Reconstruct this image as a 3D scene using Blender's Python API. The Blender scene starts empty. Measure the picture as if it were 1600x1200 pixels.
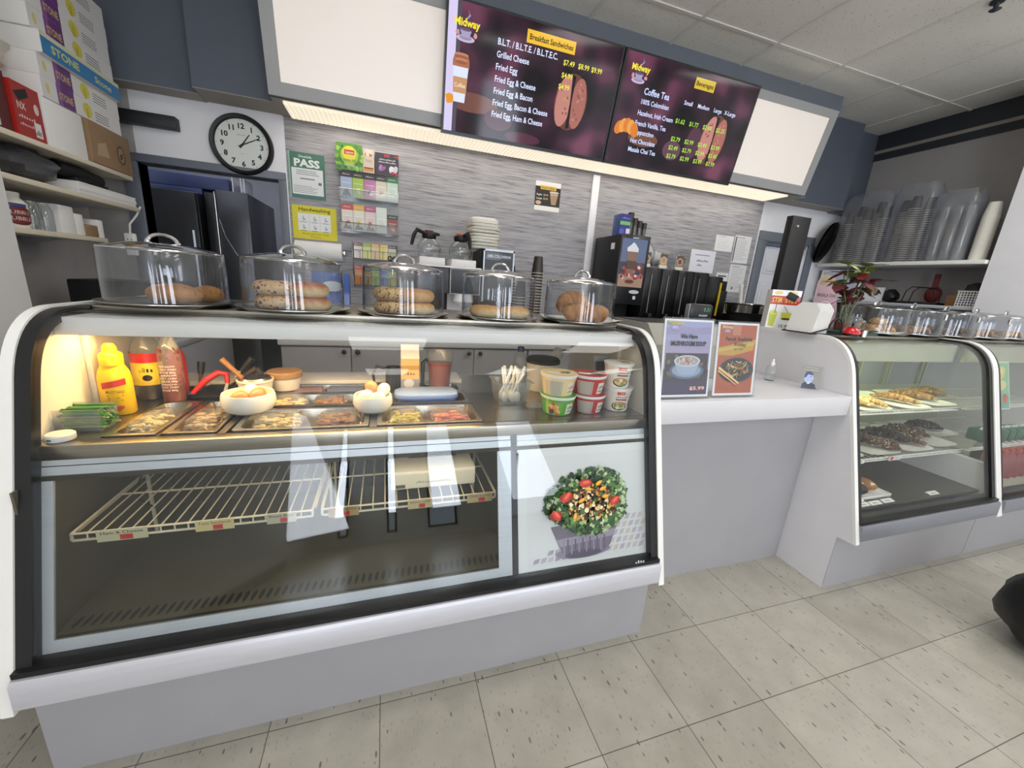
import bpy, bmesh, math, random
from mathutils import Vector, Matrix
from mathutils import noise as mnoise
S = bpy.context.scene
COL = S.collection
R = random.Random(11)
PI = math.pi
V = Vector


# ------------------------------------------------------------------ colours and materials
def lin(h):
    if not isinstance(h, str):
        return tuple(h)
    h = h.lstrip('#')
    o = []
    for i in (0, 2, 4):
        c = int(h[i:i + 2], 16) / 255
        o.append(c / 12.92 if c <= .04045 else ((c + .055) / 1.055) ** 2.4)
    return tuple(o)


MATS = {}


def newmat(name):
    m = bpy.data.materials.new(name)
    m.use_nodes = True
    nt = m.node_tree
    nt.nodes.clear()
    MATS[name] = m
    return m, nt, nt.nodes, nt.links


def mat(name, col, rough=.5, metal=0, var=0, vs=8, bump=0, bs=60, emit=None, es=0, coat=0, col2=None, stretch=None, spec=.5, sss=0):
    m, nt, N, L = newmat(name)
    out = N.new('ShaderNodeOutputMaterial')
    b = N.new('ShaderNodeBsdfPrincipled')
    L.new(b.outputs[0], out.inputs[0])
    a = lin(col)
    b.inputs['Roughness'].default_value = rough
    b.inputs['Metallic'].default_value = metal
    b.inputs['Specular IOR Level'].default_value = spec
    if coat:
        b.inputs['Coat Weight'].default_value = coat
        b.inputs['Coat Roughness'].default_value = .08
    if sss:
        b.inputs['Subsurface Weight'].default_value = sss
        b.inputs['Subsurface Scale'].default_value = .01
    tc = N.new('ShaderNodeTexCoord')
    mp = N.new('ShaderNodeMapping')
    L.new(tc.outputs['Object'], mp.inputs[0])
    if stretch:
        mp.inputs['Scale'].default_value = stretch
    nz = N.new('ShaderNodeTexNoise')
    nz.inputs['Scale'].default_value = vs
    nz.inputs['Detail'].default_value = 5
    L.new(mp.outputs[0], nz.inputs[0])
    r = N.new('ShaderNodeValToRGB')
    b2 = lin(col2) if col2 else tuple(max(0, x * (1 - var)) for x in a)
    a2 = a if col2 else tuple(min(1, x * (1 + var * .4)) for x in a)
    r.color_ramp.elements[0].position = .3
    r.color_ramp.elements[1].position = .7
    r.color_ramp.elements[0].color = (*b2, 1)
    r.color_ramp.elements[1].color = (*a2, 1)
    L.new(nz.outputs[0], r.inputs[0])
    L.new(r.outputs[0], b.inputs['Base Color'])
    if bump:
        n2 = N.new('ShaderNodeTexNoise')
        n2.inputs['Scale'].default_value = bs
        n2.inputs['Detail'].default_value = 3
        L.new(mp.outputs[0], n2.inputs[0])
        bp = N.new('ShaderNodeBump')
        bp.inputs['Strength'].default_value = bump
        bp.inputs['Distance'].default_value = .01
        L.new(n2.outputs[0], bp.inputs['Height'])
        L.new(bp.outputs[0], b.inputs['Normal'])
    if emit:
        b.inputs['Emission Color'].default_value = (*lin(emit), 1)
        b.inputs['Emission Strength'].default_value = es
    return m


def glass(name, tint='#ffffff', refl=1.0, rough=.01, haze=0, hazecol='#ffffff'):
    """clear sheet: straight-through transparency and a Schlick reflection"""
    m, nt, N, L = newmat(name)
    out = N.new('ShaderNodeOutputMaterial')
    t = N.new('ShaderNodeBsdfTransparent')
    t.inputs[0].default_value = (*lin(tint), 1)
    g = N.new('ShaderNodeBsdfGlossy')
    g.inputs['Roughness'].default_value = rough
    lw = N.new('ShaderNodeLayerWeight')
    lw.inputs[0].default_value = .5
    p = N.new('ShaderNodeMath')
    p.operation = 'POWER'
    p.inputs[1].default_value = 5
    L.new(lw.outputs['Facing'], p.inputs[0])
    ma = N.new('ShaderNodeMath')
    ma.operation = 'MULTIPLY_ADD'
    ma.inputs[1].default_value = .9 * refl
    ma.inputs[2].default_value = .028 * refl
    L.new(p.outputs[0], ma.inputs[0])
    mx = N.new('ShaderNodeMixShader')
    L.new(ma.outputs[0], mx.inputs[0])
    src = t
    if haze:
        d = N.new('ShaderNodeBsdfDiffuse')
        d.inputs[0].default_value = (*lin(hazecol), 1)
        hm = N.new('ShaderNodeMixShader')
        hm.inputs[0].default_value = haze
        L.new(t.outputs[0], hm.inputs[1])
        L.new(d.outputs[0], hm.inputs[2])
        src = hm
    L.new(src.outputs[0], mx.inputs[1])
    L.new(g.outputs[0], mx.inputs[2])
    L.new(mx.outputs[0], out.inputs[0])
    return m


def attr_mat(name, rough=.5, emit=0, coat=0):
    m, nt, N, L = newmat(name)
    out = N.new('ShaderNodeOutputMaterial')
    b = N.new('ShaderNodeBsdfPrincipled')
    L.new(b.outputs[0], out.inputs[0])
    at = N.new('ShaderNodeAttribute')
    at.attribute_name = 'Col'
    b.inputs['Roughness'].default_value = rough
    if coat:
        b.inputs['Coat Weight'].default_value = coat
        b.inputs['Coat Roughness'].default_value = .05
    if emit:
        b.inputs['Base Color'].default_value = (.004, .004, .004, 1)
        L.new(at.outputs['Color'], b.inputs['Emission Color'])
        b.inputs['Emission Strength'].default_value = emit
    else:
        L.new(at.outputs['Color'], b.inputs['Base Color'])
    return m


def bread(name, low, high, spot=None, ss=120, amt=.62, top=None, zt=.045):
    """baked crust: mottled colour, a browner crown and optional seeds or topping"""
    m = mat(name, high, rough=.6, col2=low, vs=22, bump=.35, bs=110)
    if top:
        nt = m.node_tree
        N, L = nt.nodes, nt.links
        b = [n for n in N if n.type == 'BSDF_PRINCIPLED'][0]
        src = b.inputs['Base Color'].links[0].from_socket
        tc = [n for n in N if n.type == 'TEX_COORD'][0]
        sp = N.new('ShaderNodeSeparateXYZ')
        L.new(tc.outputs['Object'], sp.inputs[0])
        nz = N.new('ShaderNodeTexNoise')
        nz.inputs['Scale'].default_value = 45
        L.new(tc.outputs['Object'], nz.inputs[0])
        a = N.new('ShaderNodeMath')
        a.operation = 'MULTIPLY_ADD'
        L.new(nz.outputs[0], a.inputs[0])
        a.inputs[1].default_value = .03
        L.new(sp.outputs[2], a.inputs[2])
        mr = N.new('ShaderNodeMapRange')
        mr.inputs[1].default_value = zt * .62
        mr.inputs[2].default_value = zt * 1.25
        L.new(a.outputs[0], mr.inputs[0])
        mx = N.new('ShaderNodeMix')
        mx.data_type = 'RGBA'
        L.new(mr.outputs[0], mx.inputs[0])
        L.new(src, mx.inputs[6])
        mx.inputs[7].default_value = (*lin(top), 1)
        L.new(mx.outputs[2], b.inputs['Base Color'])
    if spot:
        nt = m.node_tree
        N, L = nt.nodes, nt.links
        b = [n for n in N if n.type == 'BSDF_PRINCIPLED'][0]
        src = b.inputs['Base Color'].links[0].from_socket
        tc = [n for n in N if n.type == 'TEX_COORD'][0]
        vo = N.new('ShaderNodeTexNoise')
        vo.inputs['Scale'].default_value = ss
        L.new(tc.outputs['Object'], vo.inputs[0])
        cr = N.new('ShaderNodeValToRGB')
        cr.color_ramp.elements[0].position = amt
        cr.color_ramp.elements[1].position = amt + .04
        L.new(vo.outputs[0], cr.inputs[0])
        mx = N.new('ShaderNodeMix')
        mx.data_type = 'RGBA'
        L.new(cr.outputs[0], mx.inputs[0])
        L.new(src, mx.inputs[6])
        mx.inputs[7].default_value = (*lin(spot), 1)
        L.new(mx.outputs[2], b.inputs['Base Color'])
    return m


def floor_mat():
    m, nt, N, L = newmat('vinyl_tile')
    out = N.new('ShaderNodeOutputMaterial')
    b = N.new('ShaderNodeBsdfPrincipled')
    b.inputs['Roughness'].default_value = .3
    L.new(b.outputs[0], out.inputs[0])
    tc = N.new('ShaderNodeTexCoord')
    sep = N.new('ShaderNodeSeparateXYZ')
    L.new(tc.outputs['Object'], sep.inputs[0])

    def math_(op, a, bb=None, c=None):
        n = N.new('ShaderNodeMath')
        n.operation = op
        for i, x in enumerate((a, bb, c)):
            if x is None:
                continue
            if isinstance(x, (int, float)):
                n.inputs[i].default_value = x
            else:
                L.new(x, n.inputs[i])
        return n.outputs[0]
    T = .3048
    ids = []
    lines = None
    for ax in (0, 1):
        q = math_('DIVIDE', sep.outputs[ax], T)
        fl = math_('FLOOR', q)
        ids.append(fl)
        fr = math_('SUBTRACT', q, fl)
        e = math_('MINIMUM', fr, math_('SUBTRACT', 1.0, fr))
        g = math_('LESS_THAN', e, .0042)
        lines = g if lines is None else math_('MAXIMUM', lines, g)
    cb = N.new('ShaderNodeCombineXYZ')
    L.new(ids[0], cb.inputs[0])
    L.new(ids[1], cb.inputs[1])
    wn = N.new('ShaderNodeTexWhiteNoise')
    wn.noise_dimensions = '3D'
    L.new(cb.outputs[0], wn.inputs[0])
    mp = N.new('ShaderNodeMapping')
    mp.inputs['Scale'].default_value = (70, 24, 1)
    mp.inputs['Rotation'].default_value = (0, 0, .12)
    L.new(tc.outputs['Object'], mp.inputs[0])
    vo = N.new('ShaderNodeTexVoronoi')
    vo.inputs['Scale'].default_value = 1
    L.new(mp.outputs[0], vo.inputs[0])
    csep = N.new('ShaderNodeSeparateColor')
    L.new(vo.outputs['Color'], csep.inputs[0])
    rad = math_('MULTIPLY', math_('SUBTRACT', csep.outputs[0], .58), .62)
    fleck = math_('LESS_THAN', vo.outputs['Distance'], rad)
    nz = N.new('ShaderNodeTexNoise')
    nz.inputs['Scale'].default_value = 9
    nz.inputs['Detail'].default_value = 6
    L.new(tc.outputs['Object'], nz.inputs[0])
    base = N.new('ShaderNodeValToRGB')
    base.color_ramp.elements[0].color = (*lin('#9f9b8f'), 1)
    base.color_ramp.elements[1].color = (*lin('#b9b5a9'), 1)
    base.color_ramp.elements[0].position = .25
    base.color_ramp.elements[1].position = .75
    L.new(math_('ADD', math_('MULTIPLY', nz.outputs[0], .7), math_('MULTIPLY', wn.outputs[0], .3)), base.inputs[0])

    def mix(f, a, colr, fac=1.0):
        x = N.new('ShaderNodeMix')
        x.data_type = 'RGBA'
        L.new(math_('MULTIPLY', f, fac), x.inputs[0])
        L.new(a, x.inputs[6])
        x.inputs[7].default_value = (*lin(colr), 1)
        return x.outputs[2]
    c1 = mix(fleck, base.outputs[0], '#4f493f', .75)
    mp2 = N.new('ShaderNodeMapping')
    mp2.inputs['Scale'].default_value = (150, 60, 1)
    L.new(tc.outputs['Object'], mp2.inputs[0])
    v2 = N.new('ShaderNodeTexVoronoi')
    v2.inputs['Scale'].default_value = 1
    L.new(mp2.outputs[0], v2.inputs[0])
    c2s = N.new('ShaderNodeSeparateColor')
    L.new(v2.outputs['Color'], c2s.inputs[0])
    f2 = math_('LESS_THAN', v2.outputs['Distance'], math_('MULTIPLY', math_('SUBTRACT', c2s.outputs[1], .55), .9))
    c2 = mix(f2, c1, '#8d877b', .5)
    c3 = mix(lines, c2, '#3a342d', .85)
    L.new(c3, b.inputs['Base Color'])
    return m


def wallpaper_mat():
    m, nt, N, L = newmat('grasscloth_paper')
    out = N.new('ShaderNodeOutputMaterial')
    b = N.new('ShaderNodeBsdfPrincipled')
    b.inputs['Roughness'].default_value = .7
    L.new(b.outputs[0], out.inputs[0])
    tc = N.new('ShaderNodeTexCoord')
    cols = []
    for sc, d in (((5, 1, 130), 4), ((1.2, 1, 45), 3)):
        mp = N.new('ShaderNodeMapping')
        mp.inputs['Scale'].default_value = sc
        L.new(tc.outputs['Object'], mp.inputs[0])
        nz = N.new('ShaderNodeTexNoise')
        nz.inputs['Scale'].default_value = 1
        nz.inputs['Detail'].default_value = d
        nz.inputs['Roughness'].default_value = .65
        L.new(mp.outputs[0], nz.inputs[0])
        cols.append(nz.outputs[0])
    ad = N.new('ShaderNodeMath')
    ad.operation = 'MULTIPLY_ADD'
    L.new(cols[0], ad.inputs[0])
    ad.inputs[1].default_value = .72
    sc2 = N.new('ShaderNodeMath')
    sc2.operation = 'MULTIPLY'
    L.new(cols[1], sc2.inputs[0])
    sc2.inputs[1].default_value = .28
    L.new(sc2.outputs[0], ad.inputs[2])
    r = N.new('ShaderNodeValToRGB')
    e = r.color_ramp.elements
    e[0].position = .34
    e[0].color = (*lin('#5b5c62'), 1)
    e[1].position = .56
    e[1].color = (*lin('#b0aeb0'), 1)
    x = e.new(.46)
    x.color = (*lin('#9a999d'), 1)
    L.new(ad.outputs[0], r.inputs[0])
    L.new(r.outputs[0], b.inputs['Base Color'])
    return m


def ceiling_mat():
    m = mat('ceiling_tile', '#f2efe6', rough=.9, var=.06, vs=3)
    nt = m.node_tree
    N, L = nt.nodes, nt.links
    b = [n for n in N if n.type == 'BSDF_PRINCIPLED'][0]
    src = b.inputs['Base Color'].links[0].from_socket
    tc = [n for n in N if n.type == 'TEX_COORD'][0]
    vo = N.new('ShaderNodeTexVoronoi')
    vo.inputs['Scale'].default_value = 75
    L.new(tc.outputs['Object'], vo.inputs[0])
    sp = N.new('ShaderNodeSeparateColor')
    L.new(vo.outputs['Color'], sp.inputs[0])
    s = N.new('ShaderNodeMath')
    s.operation = 'MULTIPLY_ADD'
    L.new(sp.outputs[0], s.inputs[0])
    s.inputs[1].default_value = .55
    s.inputs[2].default_value = -.26
    lt = N.new('ShaderNodeMath')
    lt.operation = 'LESS_THAN'
    L.new(vo.outputs['Distance'], lt.inputs[0])
    L.new(s.outputs[0], lt.inputs[1])
    fm = N.new('ShaderNodeMath')
    fm.operation = 'MULTIPLY'
    L.new(lt.outputs[0], fm.inputs[0])
    fm.inputs[1].default_value = .55
    mx = N.new('ShaderNodeMix')
    mx.data_type = 'RGBA'
    L.new(fm.outputs[0], mx.inputs[0])
    L.new(src, mx.inputs[6])
    mx.inputs[7].default_value = (*lin('#6f6a60'), 1)
    L.new(mx.outputs[2], b.inputs['Base Color'])


floor_mat()
wallpaper_mat()
ceiling_mat()
mat('white_paint', '#efeff2', .55, var=.03)
mat('cream_paint', '#d9d8d6', .55, var=.04)
mat('grey_wall', '#aeaba8', .6, var=.05)
mat('trim_grey', '#6f757f', .45, var=.05)
mat('soffit_navy', '#5b616d', .6, var=.06, vs=3)
mat('soffit_under', '#a39d92', .6, var=.05)
mat('dark_trim', '#33363c', .5, var=.1)
mat('tbar', '#e4e2da', .5)
mat('laminate', '#a6a5a9', .38, var=.04, vs=5)
mat('laminate_in', '#e8e4d8', .4, var=.02)
mat('laminate_sidelit', '#e6e5e8', .38, var=.03)  # light from the left put into the colour: laminate lightened for end panels
mat('counter_lam', '#d6d5d8', .3, var=.02)
mat('rail_metal', '#c9c9d0', .32, metal=.25, var=.05, stretch=(1, 1, 14))
mat('alu', '#c2c8d0', .38, metal=.35, var=.06, vs=20, stretch=(.4, 1, 8))
mat('steel', '#b0a99e', .28, metal=1, var=.1, vs=30, stretch=(.3, 6, 6))
mat('steel_pan', '#c3bdb2', .25, metal=1, var=.08, vs=10)
mat('chrome', '#d2d2d2', .12, metal=1)
mat('black', '#0b0b0d', .5, var=.2)
mat('black_gloss', '#0a0a0c', .3, var=.1)
mat('rubber', '#101113', .4, var=.1)
mat('dark_plastic', '#1c1d21', .3, var=.15)
mat('charcoal', '#1d1e20', .5, var=.15)
mat('register_beige', '#a5a39b', .45, var=.04)
mat('rear_slider', '#b4b8b9', .25, var=.05)
mat('liner', '#625d4d', .45, var=.1, metal=.2)
mat('liner_dark', '#3c382f', .3, var=.15)
mat('mirror_dark', '#2a2823', .06, metal=.6)
mat('wire_cream', '#e6dcc4', .35)
mat('c2liner', '#b9bda6', .45, var=.06)
mat('c2floor', '#45433a', .35, var=.2)
mat('sign_frame', '#a9aaa9', .5, var=.04)
mat('paper', '#f2f1ee', .7, var=.02, bump=.05, bs=20)
mat('white_plastic', '#efeeea', .3, var=.02)
mat('foam', '#f1eee2', .6, bump=.1, bs=200)
mat('grey_plastic', '#8b8b8d', .4, var=.05)
mat('cardboard', '#97795b', .75, var=.12, vs=10)
mat('red', '#c2231f', .35, var=.1)
mat('bell_red', '#c8141a', .12, coat=.6)
mat('maroon', '#6e1b18', .35, var=.25, vs=6)
mat('sauce', '#8a1d14', .3, var=.3, vs=40)
mat('mustard', '#f2c410', .35, var=.06)
mat('soy', '#1c0e08', .2)
mat('yellow', '#e8cf2a', .4)
mat('blue_lid', '#7f9ad6', .4, var=.05)
mat('meat_red', '#a03a34', .35, var=.35, vs=30)
mat('pack_blue', '#4a5f9e', .35, var=.3, vs=25)
mat('chive', '#4f9a3a', .5, var=.35, vs=30)
mat('chive_dark', '#2a5a20', .5, var=.3, vs=30)
mat('chive_pale', '#a9c98a', .5, var=.2, vs=30)
mat('bumper_grey', '#84868d', .38, metal=.3, var=.05)
mat('onion', '#dccb98', .5, var=.2, vs=60, bump=.3, bs=150)
mat('slaw', '#d8b987', .5, var=.4, vs=60, bump=.4, bs=120)
mat('pickle', '#d6c95a', .35, var=.3, vs=40, bump=.2)
mat('ham', '#dc7d6c', .4, var=.2, vs=30, bump=.2)
mat('bacon', '#9a5a34', .4, var=.5, vs=50, bump=.3)
mat('wood', '#9c6f43', .5, var=.25, vs=6, stretch=(20, 2, 2))
mat('tan_lid', '#b08a63', .5, var=.1)
mat('dark_wood', '#3a2d26', .45, var=.3)
mat('ceramic', '#f0eadf', .22, var=.02)
mat('egg_brown', '#c97f54', .4, var=.08, vs=40, sss=.1)
mat('egg_white', '#efe4d2', .4, var=.04, vs=40, sss=.1)
mat('clock_face', '#dfe4de', .5)
mat('door_white', '#dcdde2', .4, var=.02)
mat('kitchen_wall', '#8d8e93', .6, var=.08)
mat('fridge_black', '#161719', .35, var=.15)
mat('fridge_steel', '#5a5c60', .3, metal=.7, var=.1)
mat('blue_plastic', '#2c3860', .4, var=.1)
mat('green_board', '#1d4536', .4, var=.1)
mat('leaf_green', '#6f8a3a', .45, var=.35, vs=30)
mat('leaf_lime', '#c2cf7e', .45, var=.2, vs=30)
mat('leaf_red', '#6a2f35', .45, var=.4, vs=25)
mat('stem', '#6d7a4a', .5, var=.3)
mat('cup_brown', '#3b332c', .45, var=.2)
mat('cup_rim', '#e4ddcf', .5)
mat('coffee_red', '#7a3b2c', .3, var=.1)
mat('drink_orange', '#c0702c', .25, var=.2)
mat('drink_red', '#8f2a2c', .25, var=.2)
mat('drink_green', '#2f6a4c', .35, var=.4, vs=30)
mat('choc', '#2d1c14', .35, var=.4, vs=30, bump=.3)
mat('led_green', '#0c1a10', .3, emit='#5fae7a', es=.6)
mat('screen_grey', '#8f949f', .25, emit='#8f949f', es=.25)
mat('tube_warm', '#fff3dc', .5, emit='#ffd9a0', es=4)
mat('tube_green', '#f4ffd8', .5, emit='#efffc4', es=3)
mat('sign_lit', '#e9e2da', .3, emit='#fff0e4', es=.2)
mat('diffuser_lit', '#f4ead8', .5, emit='#fff0da', es=.45)
mat('ceiling_lamp', '#ffffff', .5, emit='#ffffff', es=2.5)
mat('grey_bag', '#4b4b50', .35, var=.3, vs=12, bump=.5, bs=25)
mat('bag_black', '#060607', .5, var=.3, bump=.3, bs=18)
bread('bagel', '#c9954c', '#e2bd7a', top='#b87a34')
bread('bagel_plain', '#dcc088', '#efe0b4', top='#c98f42')
bread('bagel_blue', '#cfae84', '#e3cda6', '#4a3a48', 110, .58, top='#c9a070')
bread('bagel_seed', '#b98a4c', '#dcb87c', '#5a4128', 150, .54)
bread('bagel_cheese', '#dcb878', '#ecd6a0', top='#a8551c')
bread('roll', '#8f5a28', '#bd8440', '#6f4420', 110, .66)
bread('croissant', '#85501f', '#c8904e')
bread('pastry', '#a8743a', '#dcb36a', '#f1e2c4', 60, .58)
bread('pastry_nut', '#8f5f34', '#c89a5e', '#5a3c22', 70, .6)
bread('pastry_choc', '#3d281d', '#6a4830', '#d8cdbd', 80, .62)
bread('donut', '#8a5426', '#b07a3c', '#e8dcc8', 60, .6)
glass('glass', '#f8faf9')
glass('case_glass', '#f8f9f8', refl=.8)
glass('acrylic', '#f7f8f9', refl=1.5, haze=.006)
glass('clear_plastic', '#f0f2f2', refl=1.6, rough=.08, haze=.08)
glass('bag_plastic', '#e8eaee', refl=1.3, rough=.15, haze=.13, hazecol='#dfe2e8')
glass('glassware', '#f8fbfb', refl=3.2)
glass('water', '#dfe3df', refl=.6)
attr_mat('print', .5)
attr_mat('print_gloss', .3, coat=.3)
attr_mat('screen', .25, emit=.85, coat=.0)
m_, nt_, N_, L_ = newmat('screen_bg')
o_ = N_.new('ShaderNodeOutputMaterial')
b_ = N_.new('ShaderNodeBsdfPrincipled')
b_.inputs['Base Color'].default_value = (.004, .004, .004, 1)
b_.inputs['Roughness'].default_value = .08
b_.inputs['Specular IOR Level'].default_value = .25
L_.new(b_.outputs[0], o_.inputs[0])
t_ = N_.new('ShaderNodeTexCoord')
z_ = N_.new('ShaderNodeTexNoise')
z_.inputs['Scale'].default_value = 4.2
z_.inputs['Detail'].default_value = 1
L_.new(t_.outputs['Object'], z_.inputs[0])
r_ = N_.new('ShaderNodeValToRGB')
for e_, (q_, c_) in zip([r_.color_ramp.elements[0], r_.color_ramp.elements[1]], ((.36, '#0b060a'), (.74, '#6b3a50'))):
    e_.position = q_
    e_.color = (*lin(c_), 1)
e_ = r_.color_ramp.elements.new(.55)
e_.color = (*lin('#311a29'), 1)
L_.new(z_.outputs[0], r_.inputs[0])
L_.new(r_.outputs[0], b_.inputs['Emission Color'])
b_.inputs['Emission Strength'].default_value = .85
for n_ in ('screen',):
    b_ = [n for n in MATS[n_].node_tree.nodes if n.type == 'BSDF_PRINCIPLED'][0]
    b_.inputs['Roughness'].default_value = .08
    b_.inputs['Specular IOR Level'].default_value = .25


# ------------------------------------------------------------------ mesh builder
class MB:
    def __init__(s, m='white_plastic'):
        s.bm = bmesh.new()
        s.mats = []
        s.m = m
        s.cl = None
        s.smooth = 40

    def mi(s):
        if s.m not in s.mats:
            s.mats.append(s.m)
        return s.mats.index(s.m)

    def face(s, vs, smooth=False):
        try:
            f = s.bm.faces.new(vs)
        except ValueError:
            return None
        f.material_index = s.mi()
        f.smooth = smooth
        return f

    def quadpts(s, pts, smooth=False):
        return s.face([s.bm.verts.new(p) for p in pts], smooth)

    def box(s, x0, x1, y0, y1, z0, z1, bev=0, rot=None, seg=2):
        sub = bmesh.new()
        bmesh.ops.create_cube(sub, size=1)
        c = V(((x0 + x1) / 2, (y0 + y1) / 2, (z0 + z1) / 2))
        d = (abs(x1 - x0), abs(y1 - y0), abs(z1 - z0))
        for v in sub.verts:
            v.co = V((v.co.x * d[0], v.co.y * d[1], v.co.z * d[2]))
        if bev:
            bmesh.ops.bevel(sub, geom=sub.edges[:], offset=min(bev, min(d) * .45), segments=seg, affect='EDGES', profile=.5)
        M = Matrix.Translation(c)
        if rot is not None:
            M = M @ rot.to_4x4()
        s.merge(sub, M, smooth=bool(bev))
        return s

    def merge(s, sub, M=Matrix(), smooth=True):
        mp = {}
        for v in sub.verts:
            mp[v] = s.bm.verts.new(M @ v.co)
        for f in sub.faces:
            s.face([mp[v] for v in f.verts], smooth)
        sub.free()

    def grid(s, rings, closed=True, cap0=False, cap1=False, smooth=True):
        rv = [[s.bm.verts.new(p) for p in r] for r in rings]
        n = len(rv[0])
        for a, b in zip(rv, rv[1:]):
            for i in range(n if closed else n - 1):
                j = (i + 1) % n
                s.face([a[i], a[j], b[j], b[i]], smooth)
        if cap0:
            s.face(list(reversed(rv[0])), False)
        if cap1:
            s.face(rv[-1], False)
        return s

    def lathe(s, prof, c=(0, 0, 0), n=24, sx=1, sy=1, cap0=False, cap1=False, M=None, wob=None):
        rings = []
        for r, z in prof:
            ring = []
            for i in range(n):
                a = 2 * PI * i / n
                rr = max(r, 1e-5) * (1 + (wob(a, z) if wob else 0))
                p = V((math.cos(a) * rr * sx, math.sin(a) * rr * sy, z))
                if M:
                    p = M @ p
                ring.append(p + V(c))
            rings.append(ring)
        return s.grid(rings, True, cap0, cap1)

    def tube(s, pts, r, n=8, closed=False, cap=True):
        pts = [V(p) for p in pts]
        k = len(pts)
        rr = r if isinstance(r, (list, tuple)) else [r] * k
        rings = []
        prev = None
        for i, p in enumerate(pts):
            if closed:
                t = pts[(i + 1) % k] - pts[i - 1]
            else:
                t = pts[min(i + 1, k - 1)] - pts[max(i - 1, 0)]
            t.normalize()
            if prev is None:
                u = t.cross(V((0, 0, 1)))
                if u.length < .05:
                    u = t.cross(V((1, 0, 0)))
            else:
                u = prev - t * prev.dot(t)
            u.normalize()
            prev = u
            w = t.cross(u)
            rings.append([p + (u * math.cos(2 * PI * j / n) + w * math.sin(2 * PI * j / n)) * rr[i] for j in range(n)])
        if closed:
            rings.append(rings[0])
        return s.grid(rings, True, cap and not closed, cap and not closed)

    def cyl(s, p0, p1, r0, r1=None, n=16):
        return s.tube([p0, p1], [r0, r0 if r1 is None else r1], n)

    def ball(s, c, r, n=12, M=None, nz=0, nf=8, seed=0):
        rx, ry, rz = r if isinstance(r, (list, tuple)) else (r, r, r)
        rings = []
        for j in range(n // 2 + 1):
            th = PI * j / (n // 2)
            ring = []
            for i in range(n):
                a = 2 * PI * i / n
                p = V((math.sin(th) * math.cos(a), math.sin(th) * math.sin(a), -math.cos(th)))
                k = 1 + (nz * mnoise.noise(p * nf * .3 + V((seed, seed * .7, 0))) if nz else 0)
                p = V((p.x * rx * k, p.y * ry * k, p.z * rz * k))
                if M:
                    p = M @ p
                ring.append(p + V(c))
            rings.append(ring)
        return s.grid(rings)

    def prism(s, pts, ax, a0, a1, smooth=False):
        """polygon in the two other axes, extruded along axis ax"""
        def mk(p, a):
            q = list(p)
            q.insert(ax, a)
            return V(q)
        A = [s.bm.verts.new(mk(p, a0)) for p in pts]
        B = [s.bm.verts.new(mk(p, a1)) for p in pts]
        s.face(A)
        s.face(list(reversed(B)))
        n = len(pts)
        for i in range(n):
            j = (i + 1) % n
            s.face([A[j], A[i], B[i], B[j]], smooth)
        return s

    def torus(s, c, R_, r, rz=None, n=28, k=12, M=None, nz=0, seed=0):
        rz = rz or r
        rings = []
        for i in range(n + 1):
            a = 2 * PI * (i % n) / n
            ring = []
            for j in range(k):
                b = 2 * PI * j / k
                w = 1 + (nz * mnoise.noise(V((math.cos(a) * 1.7, math.sin(a) * 1.7, math.sin(b) + seed * 3.1))) if nz else 0)
                p = V(((R_ + r * math.cos(b) * w) * math.cos(a), (R_ + r * math.cos(b) * w) * math.sin(a), rz * math.sin(b) * w))
                if M:
                    p = M @ p
                ring.append(p + V(c))
            rings.append(ring)
        return s.grid(rings)

    def build(s, name, parent=None, world=True, loc=None, double=False):
        bm = s.bm
        bmesh.ops.recalc_face_normals(bm, faces=bm.faces[:]) if s.cl is None else None
        off = V((0, 0, 0))
        if parent is not None and world:
            p = parent
            while p is not None:
                off += p.location
                p = p.parent
        elif loc is not None:
            off = V(loc)
        if off.length:
            for v in bm.verts:
                v.co -= off
        me = bpy.data.meshes.new(name)
        bm.to_mesh(me)
        bm.free()
        for k in s.mats:
            me.materials.append(MATS[k])
        try:
            me.set_sharp_from_angle(angle=math.radians(s.smooth))
        except Exception:
            pass
        o = bpy.data.objects.new(name, me)
        COL.objects.link(o)
        if parent is not None:
            o.parent = parent
        elif loc is not None:
            o.location = V(loc)
        return o


def tag(o, label, cat, group=None, kind=None):
    if label:
        o['label'] = label
    if cat:
        o['category'] = cat
    if group:
        o['group'] = group
    if kind:
        o['kind'] = kind
    return o


def thing(name, label, cat, loc=(0, 0, 0), group=None):
    o = bpy.data.objects.new(name, None)
    o.empty_display_size = .05
    o.location = V(loc)
    COL.objects.link(o)
    return tag(o, label, cat, group)


def solo(mb, name, label, cat, loc, group=None, kind=None):
    return tag(mb.build(name, None, loc=loc), label, cat, group, kind)


def struct(mb, name, label=None):
    o = mb.build(name)
    o['kind'] = 'structure'
    if label:
        o['label'] = label
    return o


def dup(root, loc, rz=0, label=None, group=None, scale=None):
    r = root.copy()
    COL.objects.link(r)
    r.location = V(loc)
    r.rotation_euler = (0, 0, rz)
    if scale:
        r.scale = scale
    if label:
        r['label'] = label
    if group:
        r['group'] = group
    for ch in list(root.children):
        c = ch.copy()
        COL.objects.link(c)
        c.parent = r
        for g in ch.children:
            d = g.copy()
            COL.objects.link(d)
            d.parent = c
    return r


# ------------------------------------------------------------------ printed artwork (flat coloured shapes and lettering)
TXT = {}


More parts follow.
